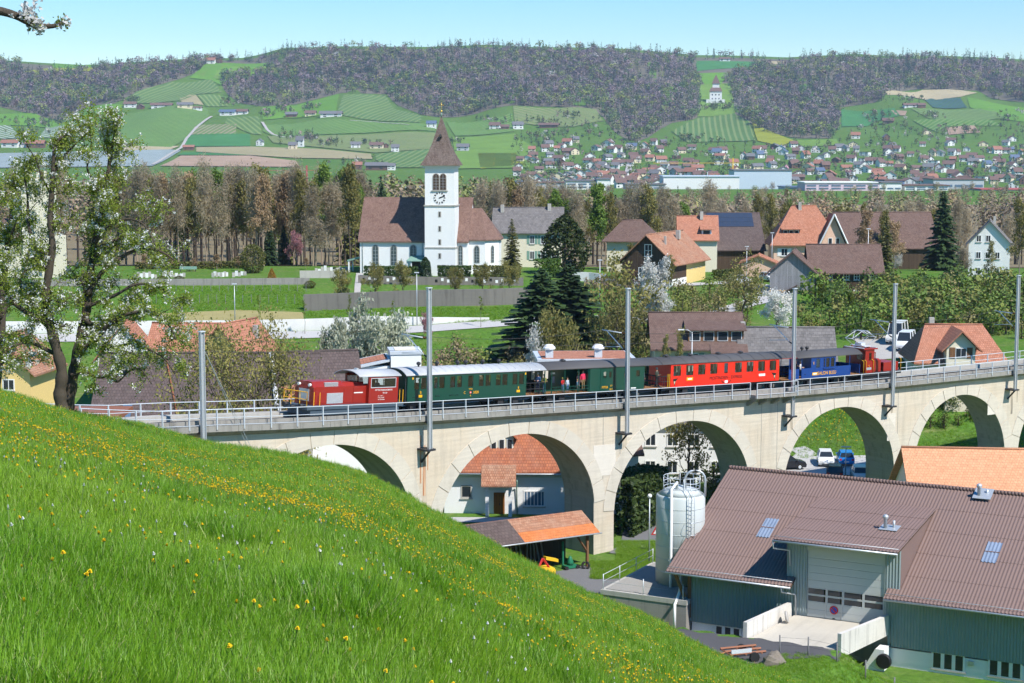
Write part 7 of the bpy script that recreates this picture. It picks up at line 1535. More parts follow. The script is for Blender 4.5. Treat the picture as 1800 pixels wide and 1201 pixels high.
sheet('wood_floor', [(upx(-200) * 343, 343), (upx(630) * 343, 343), (upx(880) * 352, 352), (upx(1900) * 362, 362), (upx(1950) * 1080, 1080), (upx(-250) * 1080, 1080)], plain('leaf_litter', (.2, .16, .09), .95, .4, .05), .15, 14, label='brown leaf litter under the riverside wood')
# woods that read as one mass
def mass(name, pts, hs, ws, cols, nq, rg, mat, base_trunk=True, qs=.16, conif=None, label=None, low=False):
    V, Cc = [], []
    n = len(pts); pts = np.asarray(pts); cen = []; szs = []; cl = []; nr_ = []
    for k in range(n):
        h, w = hs[k], ws[k]; m = nq
        if conif is not None and conif[k]:
            t = rg.random(m) ** 1.4; a = rg.random(m) * 6.283; r = w * .42 * (1 - t) * (.6 + .5 * rg.random(m)); c = np.stack([r * np.cos(a), r * np.sin(a), h * (.08 + .92 * t)], 1)
        else:
            u = rg.normal(size=(m, 3)); u /= np.linalg.norm(u, axis=1)[:, None]; rr = rg.random(m) ** .4; c = u * rr[:, None] * np.array([w * .5, w * .5, h * (.52 if low else .36)]) + np.array([0, 0, h * (.42 if low else .62)])
        o_ = c - np.array([0, 0, h * (.5 if conif is None or not conif[k] else .3)]); o_ = o_ / (np.array([w, w, h * .8]) + 1e-6); o_ = o_ / (np.linalg.norm(o_, axis=1)[:, None] + 1e-6) + rg.normal(size=o_.shape) * .45; nr_.append(o_ / np.linalg.norm(o_, axis=1)[:, None])
        cen.append(c + pts[k]); szs.append(np.full(m, w * qs * 2) * (.7 + .6 * rg.random(m))); shade = (.85 + .3 * rg.random((m, 1))); cl.append(np.clip(cols[k] * shade, 0, 1))
    cen = np.concatenate(cen); szs = np.concatenate(szs); cl = np.concatenate(cl); v, f = quads(cen, szs, rg, .65, nrm=np.concatenate(nr_)); col = np.repeat(cl, 4, axis=0)
    if base_trunk:
        tv = []
        for k in range(n):
            p, h, w = pts[k], hs[k], max(.12, ws[k] * .035)
            for dx, dy in ((w, 0), (0, w)): tv += [p + (-dx, -dy, 0), p + (dx, dy, 0), p + (dx * .3, dy * .3, h * .75), p + (-dx * .3, -dy * .3, h * .75)]
        tv = np.array(tv); f = np.concatenate([f, np.arange(len(tv)).reshape(-1, 4) + len(v)]); v = np.concatenate([v, tv]); col = np.concatenate([col, np.tile(np.array([[.11, .085, .065]]), (len(tv), 1))])
    return tag(add(name, npmesh(name, v, f, mat, col)), label, None, None, 'stuff')
MAT['mass_leaf'] = leafy('wood_mass', (0, 0, 0), trans=.15, attr=True)
PAL = np.array([(.29, .22, .15), (.26, .2, .14), (.32, .25, .15), (.24, .22, .1), (.28, .26, .1), (.2, .24, .07), (.05, .085, .03), (.30, .2, .12)]); PW = np.array([5, 5, 3, 3, 3, 1.4, 1.2, 1]); PW = PW / PW.sum()
pts, hs, ws, cs, cf = [], [], [], [], []
for k in range(620):
    px = rnd.uniform(-150, 1950); Y = 420 + 620 * rnd.random() ** 1.3; x = upx(px) * Y; z = G(x, Y); yt = rnd.uniform(300, 326) + (28 if px > 1250 else 24 if px > 950 else 6 if px > 850 else 0); h = ZC + (262 - yt) / F * Y - z
    if h < 6: h = 8
    h = min(h, 30); ci = int(nrg.choice(len(PAL), p=PW)); pts.append((x, Y, z)); hs.append(h); ws.append(h * rnd.uniform(.3, .5)); cs.append(PAL[ci]); cf.append(ci == 6)
for k in range(170):
    px = rnd.uniform(850, 1900); Y = rnd.uniform(1040, 1390); x = upx(px) * Y; ci = int(nrg.choice(len(PAL), p=PW)); h = rnd.uniform(5, 10); pts.append((x, Y, G(x, Y))); hs.append(h); ws.append(h * .6); cs.append(PAL[ci]); cf.append(ci == 6)
mass('riverside_wood', pts, hs, ws, np.array(cs), 250, nrg, M('mass_leaf'), qs=.06, conif=cf, label='dense bare riverside wood in the valley')
# scrub on the banks (undergrowth masses)
def scrub(name, regions, n, hr, pal, label, nq=70, qs=.1):
    pts, hs, ws, cs = [], [], [], []
    for k in range(n):
        x0, x1, Y0, Y1 = regions[k % len(regions)]; px = rnd.uniform(x0, x1); Y = rnd.uniform(Y0, Y1); x = XY(px, Y, 560); h = rnd.uniform(*hr); pts.append((x, Y, G(x, Y))); hs.append(h); ws.append(h * rnd.uniform(.7, 1.2)); cs.append(pal[rnd.randrange(len(pal))])
    mass(name, pts, hs, ws, np.array(cs), nq, nrg, M('mass_leaf'), qs=qs, label=label, low=True)
GRN = [(.12, .19, .03), (.16, .23, .04), (.09, .15, .026), (.2, .24, .05), (.08, .13, .025), (.2, .2, .05), (.24, .21, .08)]; BRN = [(.26, .2, .11), (.3, .23, .14), (.22, .2, .07), (.19, .22, .05), (.33, .22, .14)]
scrub('bank_scrub', [(1400, 1860, 236, 300), (1500, 1860, 232, 285), (1560, 1860, 240, 275)], 330, (2.2, 5.6), GRN, 'dense green scrub on the right hand bank', 240, .055)
scrub('slope_scrub', [(1130, 1340, 232, 285), (1060, 1140, 225, 262), (1180, 1330, 255, 290)], 90, (2, 4.2), [(.2, .21, .05), (.24, .21, .07), (.16, .2, .04), (.26, .22, .1)], 'olive scrub on the slope below the farmhouse', 260, .05)
scrub('track_scrub', [(760, 930, 200, 238), (560, 780, 205, 232), (880, 1060, 206, 232)], 90, (2, 4.5), BRN, 'brown and olive scrub behind the coaches', 260, .05)
scrub('arch_scrub', [(1600, 1800, 196, 212), (1640, 1760, 198, 212), (1120, 1180, 160, 176), (1200, 1300, 164, 176)], 56, (1.2, 3.0), [(.10, .13, .025), (.12, .15, .03), (.13, .12, .04)], 'olive scrub on the bank behind the arches', 260, .05)
scrub('reed_bank', [(1030, 1150, 288, 300)], 60, (.8, 1.6), [(.27, .19, .13), (.24, .17, .11), (.3, .22, .15)], 'dry brown reeds below the terrace screen', 60, .1)
# clipped hedges
def hedge(name, a, b, w, h, label, pal, n=1600, q=.42):
    A_, B_ = Vector((XY(*a), a[1], 0)), Vector((XY(*b), b[1], 0)); d = B_ - A_; L = d.length; r = empty(name, (A_.x, A_.y, G(A_.x, A_.y)), math.atan2(d.y, d.x), label, 'hedge')
    rg = nrg; c = np.stack([rg.random(n) * L, (rg.random(n) - .5) * w, rg.random(n) * h], 1); k = rg.integers(0, 3, n); c[k == 0, 2] = h; c[k == 1, 1] = -w / 2; c[:, 2] += rg.normal(size=n) * .07; c[:, 1] += rg.normal(size=n) * .06
    zs = np.array([G(A_.x + d.x * t, A_.y + d.y * t) for t in np.linspace(0, 1, 20)]) - G(A_.x, A_.y); c[:, 2] += np.interp(c[:, 0] / L, np.linspace(0, 1, 20), zs)
    cl = np.array(pal)[rg.integers(0, len(pal), n)] * (.8 + .4 * rg.random((n, 1))); v, f = quads(c, q, rg, .7); add('foliage', npmesh('foliage', v, f, M('mass_leaf'), np.repeat(cl, 4, axis=0)), r)
HG = [(.045, .085, .015), (.06, .10, .02), (.035, .07, .012)]; HO = [(.12, .12, .03), (.1, .11, .025), (.14, .13, .035)]
hedge('hedge', (641, 306), (735, 306), 1.6, 1.7, 'green clipped hedge left of the church tower', HG); hedge('hedge', (770, 305), (828, 305), 1.8, 2.0, 'ivy green hedge right of the tower yew', HG); hedge('hedge', (832, 304), (915, 304), 2.0, 2.2, 'olive clipped hedge right of the church choir', HO)
hedge('hedge', (640, 294), (735, 294), 1.0, .7, 'low hedge row on the churchyard terrace left part', HO, 900); hedge('hedge', (765, 294), (915, 294), 1.0, .7, 'low hedge row on the churchyard terrace right part', HO, 900); hedge('hedge', (942, 308), (980, 310), 2.4, 3.2, 'tall bright green hedge block before the manor house', [(.08, .15, .02), (.1, .17, .03)]); hedge('hedge', (1252, 312), (1300, 313), 1.4, 1.7, 'clipped hedge behind the white estate car', [(.08, .1, .02), (.1, .12, .03)])
hedge('hedge', (240, 322), (440, 325), 1.2, 1.2, 'long clipped hedge behind the cemetery benches', HO, 2600); hedge('hedge', (1360, 300), (1392, 290), 1.2, 1.0, 'low green hedge by the hamlet road', HG, 700)
hedge('hedge', (1086, 152), (1150, 160), 3.0, 5.0, 'tall dark hedge in the third arch beside the pier', [(.045, .075, .018), (.03, .055, .013), (.06, .09, .022)], 3600, .5)
# cemetery stones, vineyard posts, benches
gm2 = MB().box(-.25, .25, -.08, .08, 0, .7).mesh('gravestone', M('white_wall'))
gm3 = MB().box(-.25, .25, -.08, .08, 0, .7).mesh('gravestone', M('concrete'))
for c0, c1, Y, n in ((245, 275, 300, 7), (290, 325, 302, 9), (376, 400, 303, 8), (412, 432, 304, 5), (557, 615, 316, 12)):
    for k in range(n):
        px = c0 + (c1 - c0) * k / (n - 1); o = add('gravestone', gm2 if k % 2 else gm3); yy = Y + rnd.uniform(-2, 3); x = XY(px, yy); o.location = (x, yy, G(x, yy)); o.rotation_euler = (0, 0, rnd.uniform(-.15, .15)); o.scale = (1, 1, rnd.uniform(.8, 1.5))
        tag(o, 'small pale gravestone in the cemetery ' + ('beside the church porch' if c0 > 500 else 'left of the round bush'), 'gravestone', 'gravestones ' + ('beside the church' if c0 > 500 else 'left of the round bush'))
pm2 = MB().box(-.035, .035, -.035, .035, -.2, 1.5).mesh('vineyard_post', M('wood_grey'))
for rw, Y in enumerate((280.5, 272.5)):
    for k in range(20):
        px = 250 + k * 15.2 - rw * 5; o = add('vineyard_post', pm2); x = XY(px, Y); o.location = (x, Y, G(x, Y)); tag(o, 'pale post of the %s vineyard row on the slope below the cemetery' % ('upper', 'lower')[rw], 'post', '%s row of vineyard posts' % ('upper', 'lower')[rw])
for k, px in enumerate((325, 340)):
    x = XY(px, 316); o = empty('park_bench', (x, 316, G(x, 316)), 0, ['green bench left one before the cemetery hedge', 'green bench right one before the cemetery hedge'][k], 'bench'); gg_ = M('verdigris'); MB().box(-.8, .8, -.2, .2, .42, .48).build('seat', gg_, o); MB().box(-.8, .8, .18, .24, .5, .95).build('backrest', gg_, o)
    for sx_ in (-.6, .6): MB().box(sx_ - .04, sx_ + .04, -.18, .18, 0, .42).build('leg', M('iron'), o)
for k in range(26):
    px = 640 + k * 10.6
    if 735 < px < 765: continue
    x = XY(px, 289.6); o = MB().box(-.22, .22, -.03, .03, 0, .5).build('memorial_plate', M('white_paint' if k % 3 else 'black')); o.location = (x, 289.6, G(x, 290) + .55 + .25 * (k % 2)); tag(o, 'small %s memorial plate on the grave terrace wall' % ('white' if k % 3 else 'black'), 'plate', 'memorial plates ' + ('white' if k % 3 else 'black'))
# -- the far hill: fields, woods, castle, town, works
def field_mat(name, c, c2=None, band=None, ang=0.0, var=.25):
    t = NT(name); o = t.coord('Object'); n = t.noise(o, .02, 5, .6); a = t.mix(t.ramp(n, [(.3, 0), (.7, 1)]), mul(c, 1 - var * .5), mul(c, 1 + var * .5)); a = t.mix(t.ramp(t.noise(o, .12, 4), [(.4, 0), (.75, .35)]), a, mul(c, .65))
    if band:
        w = t.node('TexWave'); w.wave_type = 'BANDS'; w.bands_direction = 'X'; t.l.new(t.coord('Object', rot=(0, 0, ang)), w.inputs['Vector']); w.inputs['Scale'].default_value = .314 / band * 1.0; w.inputs['Distortion'].default_value = .6; w.inputs['Detail'].default_value = 2; w.inputs['Detail Scale'].default_value = .4
        a = t.mix(t.ramp(w.outputs['Fac'], [(.55, 0), (.8, .75)]), a, c2)
    return t.base(a, .95, 0, .1)
FM = {}
def fm(k):
    if k in FM: return FM[k]
    V1, V2 = (.085, .2, .035), (.22, .29, .10)
    spec = {'vine': (V1, V2, 11, .5), 'vine2': ((.10, .185, .05), V2, 11, -.3), 'vine3': ((.125, .205, .055), (.3, .27, .15), 12, .9), 'vine4': ((.09, .18, .05), (.22, .27, .1), 10, .1), 'lawn': ((.12, .26, .03), None, None, 0), 'emerald': ((.06, .2, .06), None, None, 0), 'tan': ((.36, .3, .18), (.26, .27, .12), 11, .7), 'soil': ((.38, .27, .19), None, None, 0), 'soil2': ((.42, .36, .22), None, None, 0), 'rape': ((.26, .29, .03), None, None, 0), 'net': ((.30, .35, .38), (.2, .27, .2), 9, 1.3), 'netrow': ((.12, .2, .08), (.45, .48, .46), 14, -.6), 'dark': ((.05, .12, .08), (.05, .1, .12), 10, .4), 'striped': ((.13, .22, .06), (.36, .25, .2), 9, .05), 'pasture': ((.15, .26, .045), None, None, 0)}[k]
    FM[k] = field_mat('field_' + k, spec[0], spec[1], spec[2], spec[3]); return FM[k]
FIELDS = [('vineyard', 'vine', [(218, 202), (365, 192), (368, 205), (345, 232), (300, 260), (222, 257), (205, 228)]), ('vineyard', 'vine4', [(238, 163), (300, 145), (372, 140), (390, 163), (345, 167), (318, 178), (222, 182)]), ('field', 'tan', [(314, 168), (344, 168), (358, 186), (320, 184)]), ('vineyard', 'vine2', [(346, 168), (386, 168), (402, 187), (362, 188)]), ('field', 'emerald', [(327, 239), (440, 237), (440, 258), (322, 259)]), ('vineyard', 'striped', [(343, 221), (416, 219), (414, 237), (335, 238)]),
    ('field', 'tan', [(345, 260), (440, 259), (560, 263), (652, 272), (655, 281), (520, 279), (345, 268)]), ('field', 'soil', [(318, 275), (440, 275), (520, 284), (528, 295), (281, 293)]), ('field', 'emerald', [(322, 269), (345, 269), (440, 274), (312, 274)]), ('orchard', 'net', [(-60, 272), (210, 266), (300, 264), (318, 266), (268, 293), (-60, 297)]), ('field', 'soil2', [(222, 258), (316, 258), (300, 264), (212, 266)]), ('orchard', 'netrow', [(-40, 222), (18, 222), (42, 244), (-60, 246)]), ('orchard', 'netrow', [(82, 222), (165, 218), (140, 240), (70, 244)]),
    ('vineyard', 'vine', [(465, 220), (560, 211), (625, 214), (765, 222), (765, 232), (560, 238), (490, 244), (462, 232)]), ('vineyard', 'vine3', [(470, 240), (560, 240), (765, 235), (765, 262), (660, 270), (560, 260), (480, 252)]), ('vineyard', 'vine4', [(592, 203), (604, 168), (678, 168), (694, 193), (742, 205), (738, 217), (640, 211)]), ('vineyard', 'vine2', [(400, 208), (455, 206), (460, 238), (440, 236), (395, 218)]), ('vineyard', 'vine4', [(660, 272), (765, 262), (800, 264), (800, 296), (690, 296), (660, 282)]),
    ('vineyard', 'vine', [(785, 215), (880, 206), (900, 200), (905, 232), (800, 240)]), ('vineyard', 'vine3', [(902, 188), (1000, 190), (1048, 194), (1060, 214), (1010, 224), (905, 216)]), ('meadow_strip', 'pasture', [(795, 243), (905, 236), (940, 262), (930, 296), (805, 298)]), ('meadow_strip', 'rape', [(840, 270), (905, 268), (925, 292), (845, 298)]), ('vineyard', 'vine4', [(1180, 232), (1205, 218), (1232, 207), (1290, 200), (1318, 215), (1328, 248), (1210, 252)]), ('meadow_strip', 'rape', [(1322, 216), (1345, 228), (1398, 249), (1370, 258), (1332, 249)]),
    ('field', 'emerald', [(1222, 108), (1350, 109), (1335, 117), (1290, 121), (1225, 126)]), ('field', 'lawn', [(1226, 130), (1285, 129), (1268, 148), (1240, 152)]), ('field', 'soil2', [(1345, 109), (1380, 109), (1378, 114), (1340, 115)]), ('field', 'lawn', [(96, 112), (170, 112), (168, 119), (92, 120)]), ('field', 'rape', [(92, 120), (168, 119), (166, 126), (40, 127)]), ('meadow_strip', 'pasture', [(340, 132), (366, 114), (440, 120), (466, 118), (462, 128), (400, 133), (384, 140)]), ('meadow_strip', 'lawn', [(-20, 200), (60, 200), (140, 215), (150, 190), (215, 186), (205, 212), (150, 222), (60, 222), (-20, 222)]),
    ('field', 'soil2', [(1556, 162), (1622, 159), (1718, 164), (1690, 171), (1560, 168)]), ('field', 'dark', [(1622, 173), (1688, 173), (1700, 190), (1640, 190)]), ('field', 'emerald', [(1479, 193), (1572, 191), (1582, 204), (1540, 214), (1480, 224)]), ('field', 'lawn', [(1700, 172), (1800, 190), (1830, 220), (1770, 212), (1705, 190)]), ('vineyard', 'vine2', [(1602, 192), (1742, 192), (1768, 209), (1640, 212)]), ('field', 'soil', [(1664, 226), (1712, 221), (1724, 234), (1668, 238)]), ('field', 'soil', [(1566, 195), (1594, 196), (1592, 204), (1576, 204)]), ('vineyard', 'vine', [(1605, 213), (1740, 211), (1760, 222), (1715, 222), (1660, 224), (1650, 234)]), ('meadow_strip', 'pasture', [(1400, 248), (1470, 246), (1475, 256), (1410, 260)]), ('meadow_strip', 'pasture', [(1230, 150), (1286, 148), (1292, 200), (1226, 206)]), ('meadow_strip', 'lawn', [(334, 138), (366, 110), (468, 112), (472, 128), (402, 138), (388, 152), (372, 142)]), ('meadow_strip', 'lawn', [(460, 190), (520, 187), (596, 166), (590, 202), (500, 208), (462, 212)])]
for nm, k, pl in FIELDS: sheet(nm, [tuple(hit(px, py))[:2] for px, py in pl], fm(k), 1.2, 25, label={'vine': 'green vineyard rows on the far hill', 'soil': 'bare brown soil field', 'tan': 'pale dry striped field'}.get(k, 'far hillside field'))
for lst, w in (([(268, 291), (300, 272), (318, 262), (328, 245), (345, 226), (372, 206)], 5), ([(461, 216), (470, 230), (480, 238), (500, 243)], 5), ([(615, 213), (660, 216), (720, 221)], 4), ([(1112, 300), (1100, 318), (1108, 285)], 8)): ribbon('field_road', [tuple(hit(*q))[:2] for q in lst], w, M('gravel'), 1.8, 'pale farm road on the far hill')
# hillside woods: everything between the crest and this edge, less the openings
LOW = [(-80, 190), (0, 188), (60, 202), (110, 214), (150, 188), (200, 183), (250, 158), (320, 138), (345, 128), (372, 118), (385, 140), (395, 160), (410, 178), (455, 188), (520, 184), (560, 174), (600, 164), (680, 166), (700, 186), (745, 204), (790, 208), (830, 203), (870, 190), (900, 186), (1048, 191), (1066, 214), (1085, 238), (1115, 252), (1140, 242), (1175, 218), (1220, 210), (1236, 198), (1290, 196), (1312, 214), (1345, 232), (1400, 244), (1470, 244), (1477, 190), (1555, 178), (1560, 162), (1620, 157), (1720, 160), (1745, 175), (1880, 188)]
HOLES = [[(1221, 106), (1352, 106), (1335, 118), (1285, 128), (1268, 150), (1240, 156), (1224, 130)], [(335, 136), (366, 111), (470, 112), (466, 126), (440, 131), (400, 133), (385, 148), (372, 136)], [(36, 111), (172, 111), (168, 126), (36, 128)], [(1340, 107), (1385, 107), (1382, 116), (1338, 116)], [(1232, 148), (1284, 148), (1290, 198), (1230, 198)]]
def inside(p, poly):
    x, y = p; c = False; n = len(poly)
    for i in range(n):
        x1, y1 = poly[i]; x2, y2 = poly[(i + 1) % n]
        if (y1 > y) != (y2 > y) and x < (x2 - x1) * (y - y1) / (y2 - y1) + x1: c = not c
    return c
lowx, lowy = [q[0] for q in LOW], [q[1] for q in LOW]; crx, cry = [q[0] for q in CREST], [q[1] for q in CREST]
HP = np.array([(.24, .18, .19), (.2, .155, .18), (.25, .19, .175), (.18, .145, .13), (.15, .19, .06), (.22, .26, .06), (.10, .17, .05), (.03, .07, .04), (.045, .095, .045), (.27, .3, .07), (.5, .48, .45), (.16, .1, .07)])
HWt = np.array([6, 6, 4, 3, 3.2, 2.6, 3.6, 3.4, 3.0, 1.1, .25, .6]); HWt /= HWt.sum()
pts, hs, ws, cs, cf = [], [], [], [], []
cl_n = lambda x, y: math.sin(x * .021 + 3 * math.sin(y * .05)) + math.sin(y * .09 + x * .013)
while len(pts) < 7000:
    px = rnd.uniform(-60, 1860); yl = np.interp(px, lowx, lowy); yc_ = np.interp(px, crx, cry); 
    if yl - yc_ < 2: continue
    py = yc_ + (yl - yc_) * rnd.random() ** .9 + .3
    if rnd.random() > (yl - yc_ + 20) / 150: continue
    if any(inside((px, py), h) for h in HOLES): continue
    q = hit(px, py); wv_ = HWt.copy(); c = cl_n(px, py)
    if c > .7: wv_[7:9] *= 7
    if py < yc_ + 8: wv_[7:9] *= 4
    if c < -.7: wv_[4:7] *= 4; wv_[9] *= 3
    if py > yl - 14: wv_[4:7] *= 2.2
    ci = int(nrg.choice(len(HP), p=wv_ / wv_.sum())); h = rnd.uniform(14, 23) * (1.2 if ci in (7, 8) else 1)
    pts.append(tuple(q)); hs.append(h); ws.append(h * (rnd.uniform(.7, 1.0) if ci not in (7, 8) else .5)); cs.append(HP[ci] * rnd.uniform(.72, 1.3)); cf.append(ci in (7, 8))
ffm = plain('forest_floor', (.14, .125, .09), .95, .35, .02)
for px in range(-80, 1880, 40):
    e_ = [(px + d_, np.interp(px + d_, crx, cry) + 1.5) for d_ in (0, 20, 40)] + [(px + d_, max(np.interp(px + d_, lowx, lowy), np.interp(px + d_, crx, cry) + 3)) for d_ in (40, 20, 0)]
    sheet('forest_floor', [tuple(hit(a, b))[:2] for a, b in e_], ffm, .6, 40, label='brown forest floor on the far hill')
HL = mass('hillside_forest', pts, hs, ws, np.array(cs), 50, nrg, M('mass_leaf'), True, .09, cf, 'brown purple leafless forest with dark conifers on the far hill')
# scattered far trees and bushes between the houses and on field edges
pts, hs, ws, cs, cf = [], [], [], [], []
ZONE = [[(900, 240), (1000, 228), (1065, 225), (1110, 256), (1180, 246), (1330, 256), (1470, 250), (1490, 228), (1600, 215), (1800, 225), (1820, 338), (900, 334)]]
SPOT = [(30, 215, 40, 14), (110, 212, 40, 12), (75, 220, 40, 10), (410, 182, 30, 12), (230, 180, 25, 8), (470, 203, 20, 10), (500, 195, 20, 10), (545, 192, 20, 8), (500, 245, 40, 14), (545, 245, 25, 12), (580, 255, 30, 8), (640, 255, 60, 8), (800, 252, 30, 10), (870, 215, 50, 10), (960, 218, 50, 8), (1000, 205, 30, 8), (1040, 222, 60, 16), (1120, 265, 60, 20), (950, 245, 40, 20), (1270, 190, 40, 8), (1600, 178, 60, 10), (1540, 208, 60, 18), (1560, 225, 60, 20), (1640, 205, 40, 8), (1780, 210, 50, 20), (1700, 232, 50, 10), (640, 290, 80, 8), (60, 235, 60, 8), (1255, 192, 30, 8), (1205, 246, 40, 8)]
while len(pts) < 1500:
    if rnd.random() < .55:
        px, py = rnd.uniform(900, 1820), rnd.uniform(225, 338)
        if not inside((px, py), ZONE[0]): continue
    else:
        sx_, sy_, a, b = rnd.choice(SPOT); px, py = rnd.gauss(sx_, a / 3), rnd.gauss(sy_, b / 3)
    q = hit(px, py); ci = rnd.choices(range(7), (4, 4, 3, 3, 3, 1.4, .5))[0]; c = [(.10, .15, .04), (.15, .19, .05), (.05, .08, .03), (.035, .06, .03), (.2, .16, .12), (.55, .5, .47), (.45, .25, .3)][ci]
    h = rnd.uniform(6, 13) * (1.3 if ci == 3 else 1); pts.append(tuple(q)); hs.append(h); ws.append(h * rnd.uniform(.5, .95) * (.6 if ci == 3 else 1)); cs.append(c); cf.append(ci == 3)
mass('village_trees', pts, hs, ws, np.array(cs), 26, nrg, M('mass_leaf'), True, .15, cf, 'small garden trees and bushes between the far houses')
# far houses: a few kinds, copied
FR_ = {'brown': plain('far_brown_roof', (.16, .10, .085), .9, .15, .1), 'red': plain('far_red_roof', (.3, .14, .10), .9, .15, .1), 'grey': plain('far_grey_roof', (.15, .15, .16), .9, .15, .1), 'blue': plain('far_blue_roof', (.10, .14, .22), .5, .15, .1)}
FW = {'white': plain('far_white_wall', (.74, .74, .73), .9, .03, .1), 'cream': plain('far_cream_wall', (.7, .6, .42), .9, .05, .1), 'wood': plain('far_wood_wall', (.16, .09, .06), .9, .1, .1), 'grey': plain('far_grey_wall', (.45, .47, .5), .9, .05, .1)}
PH = {}
def far_house(px, py, w, d, h, rise, wall, roof, rz, label, group, ridge='x', flat=False, q=None, nm='distant_house', cat='house'):
    q = q or hit(px, py); key = (wall, roof, ridge, flat)
    if key not in PH:
        W_, D_, H_, K_ = 10.0, 8.0, 5.5, 3.4; wb = MB(); wb.box(0, W_, 0, D_, -4, H_)
        rb = MB()
        if flat: rb.box(-.3, W_ + .3, -.3, D_ + .3, H_, H_ + .5)
        elif ridge == 'x':
            wb.prism([(0, 0, H_), (0, D_, H_), (0, D_ / 2, H_ + K_)], (W_, 0, 0)); slab(rb, [(-.8, -.9, H_ - .5), (W_ + .8, -.9, H_ - .5), (W_ + .8, D_ / 2, H_ + K_ + .3), (-.8, D_ / 2, H_ + K_ + .3)], .3); slab(rb, [(W_ + .8, D_ + .9, H_ - .5), (-.8, D_ + .9, H_ - .5), (-.8, D_ / 2, H_ + K_ + .3), (W_ + .8, D_ / 2, H_ + K_ + .3)], .3)
        else:
            wb.prism([(0, 0, H_), (W_, 0, H_), (W_ / 2, 0, H_ + K_)], (0, D_, 0)); slab(rb, [(-.9, D_ + .8, H_ - .5), (-.9, -.8, H_ - .5), (W_ / 2, -.8, H_ + K_ + .3), (W_ / 2, D_ + .8, H_ + K_ + .3)], .3); slab(rb, [(W_ + .9, -.8, H_ - .5), (W_ + .9, D_ + .8, H_ - .5), (W_ / 2, D_ + .8, H_ + K_ + .3), (W_ / 2, -.8, H_ + K_ + .3)], .3)
        PH[key] = (wb.mesh('wall', FW[wall]), rb.mesh('roof', FR_[roof]), MB().box(-.75, .75, -.08, .02, 0, 1.4).mesh('window', M('glass')))
    a, b, c = PH[key]; o = add(nm, a); o.location = (q.x, q.y, q.z); o.rotation_euler = (0, 0, rz); o.scale = (w / 10, d / 8, h / 5.5); tag(o, label, cat, group); add('roof', b, o)
    for x, z in ((2.2, 3.3), (7.6, 3.3), (2.2, .8), (7.6, .8)):
        k = add('window', c, o); k.location = (x, 0, z)
    return o
NOT = [(358, 112, 19, 8, 'white', 'red', 'white farm with red roof on the knoll near the crest'), (382, 111, 8, 6, 'wood', 'red', 'small red barn beside the knoll farm'), (218, 188, 20, 7, 'white', 'brown', 'white farmhouse leftmost in the row on the vineyard slope'), (240, 191, 12, 6, 'wood', 'brown', 'small brown barn right of the leftmost vineyard farmhouse'), (266, 190, 34, 7, 'white', 'brown', 'long white farmhouse in the middle of the vineyard row'), (312, 189, 25, 7, 'cream', 'grey', 'cream farm building right in the vineyard row'), (340, 192, 14, 4, 'white', 'brown', 'low annex at the right end of the vineyard row'), (386, 202, 26, 7, 'white', 'blue', 'white farmhouse with bluish roof left of the pear shaped slope'), (412, 201, 22, 7, 'white', 'brown', 'white farmhouse with brown roof next to the bluish one'), (502, 206, 19, 7, 'wood', 'grey', 'dark timber barn below the forest edge left of the spire'), (536, 205, 18, 8, 'cream', 'brown', 'brown house between the timber barn and the white inn'), (563, 206, 36, 8, 'white', 'grey', 'wide white inn below the upper vineyard'),
       (450, 255, 12, 8, 'white', 'grey', 'small white house left at the foot of the slope'), (507, 262, 14, 9, 'cream', 'grey', 'cream house left of the taller white house'), (520, 257, 13, 13, 'white', 'grey', 'tall white house in the tree group'), (617, 260, 16, 8, 'white', 'grey', 'white house right of the pink tree'), (650, 261, 22, 8, 'cream', 'brown', 'cream house with brown roof on the lower slope'), (674, 260, 9, 6, 'wood', 'grey', 'small dark chalet right of the cream house'), (688, 266, 13, 9, 'white', 'grey', 'white cube house before the pink tree on the slope'), (750, 223, 16, 8, 'white', 'blue', 'white house with blue roof left of the spire tip'), (620, 297, 16, 9, 'wood', 'red', 'brown chalet left at the hill foot'), (643, 298, 36, 9, 'wood', 'grey', 'long dark farm roof at the hill foot'), (681, 298, 13, 8, 'white', 'grey', 'little white gabled house right of the long farm'), (860, 227, 18, 9, 'white', 'brown', 'white house right of the spire below the vineyard'), (880, 227, 14, 6, 'wood', 'brown', 'brown annex beside the white house right of the spire'), (803, 265, 20, 9, 'grey', 'grey', 'modern grey villa just right of the spire'),
       (902, 226, 18, 9, 'white', 'grey', 'white gabled house high above the town'), (948, 224, 32, 6, 'wood', 'brown', 'long low brown farm above the town'), (2, 258, 30, 9, 'white', 'red', 'red roofed house at the far left below the orchards'), (36, 258, 14, 6, 'white', 'grey', 'white shed between the far left houses'), (46, 259, 30, 9, 'wood', 'red', 'dark farmhouse with red roof at the far left'), (1590, 189, 22, 6, 'white', 'brown', 'white farm on the right upper fields'), (1614, 189, 13, 6, 'wood', 'brown', 'brown barn beside the right upper farm'), (1552, 218, 18, 8, 'wood', 'brown', 'dark chalet above the right part of town'), (322, 263, 18, 6, 'wood', 'red', 'lone barn at the field road fork'), (1265, 107, 18, 5, 'white', 'brown', 'farmhouse on the plateau below the skyline')]
for px, py, wp, hp, wl_, rf_, lb in NOT:
    q = hit(px, py + 1.5); q.z += 1.0; k = q.y / F; w = wp * k; far_house(px, py, w, max(7, min(w * .6, 12)), hp * k * .85, 3, wl_, rf_, rnd.uniform(-.25, .15), lb, None, 'x' if wp > 12 else 'y', q=q)
n = 0; used = []
ZN = [('below the castle', 1080, 1330), ('left of the castle slope', 880, 1080), ('right of the castle slope', 1330, 1560), ('at the right end of town', 1560, 1830)]
tries = 0
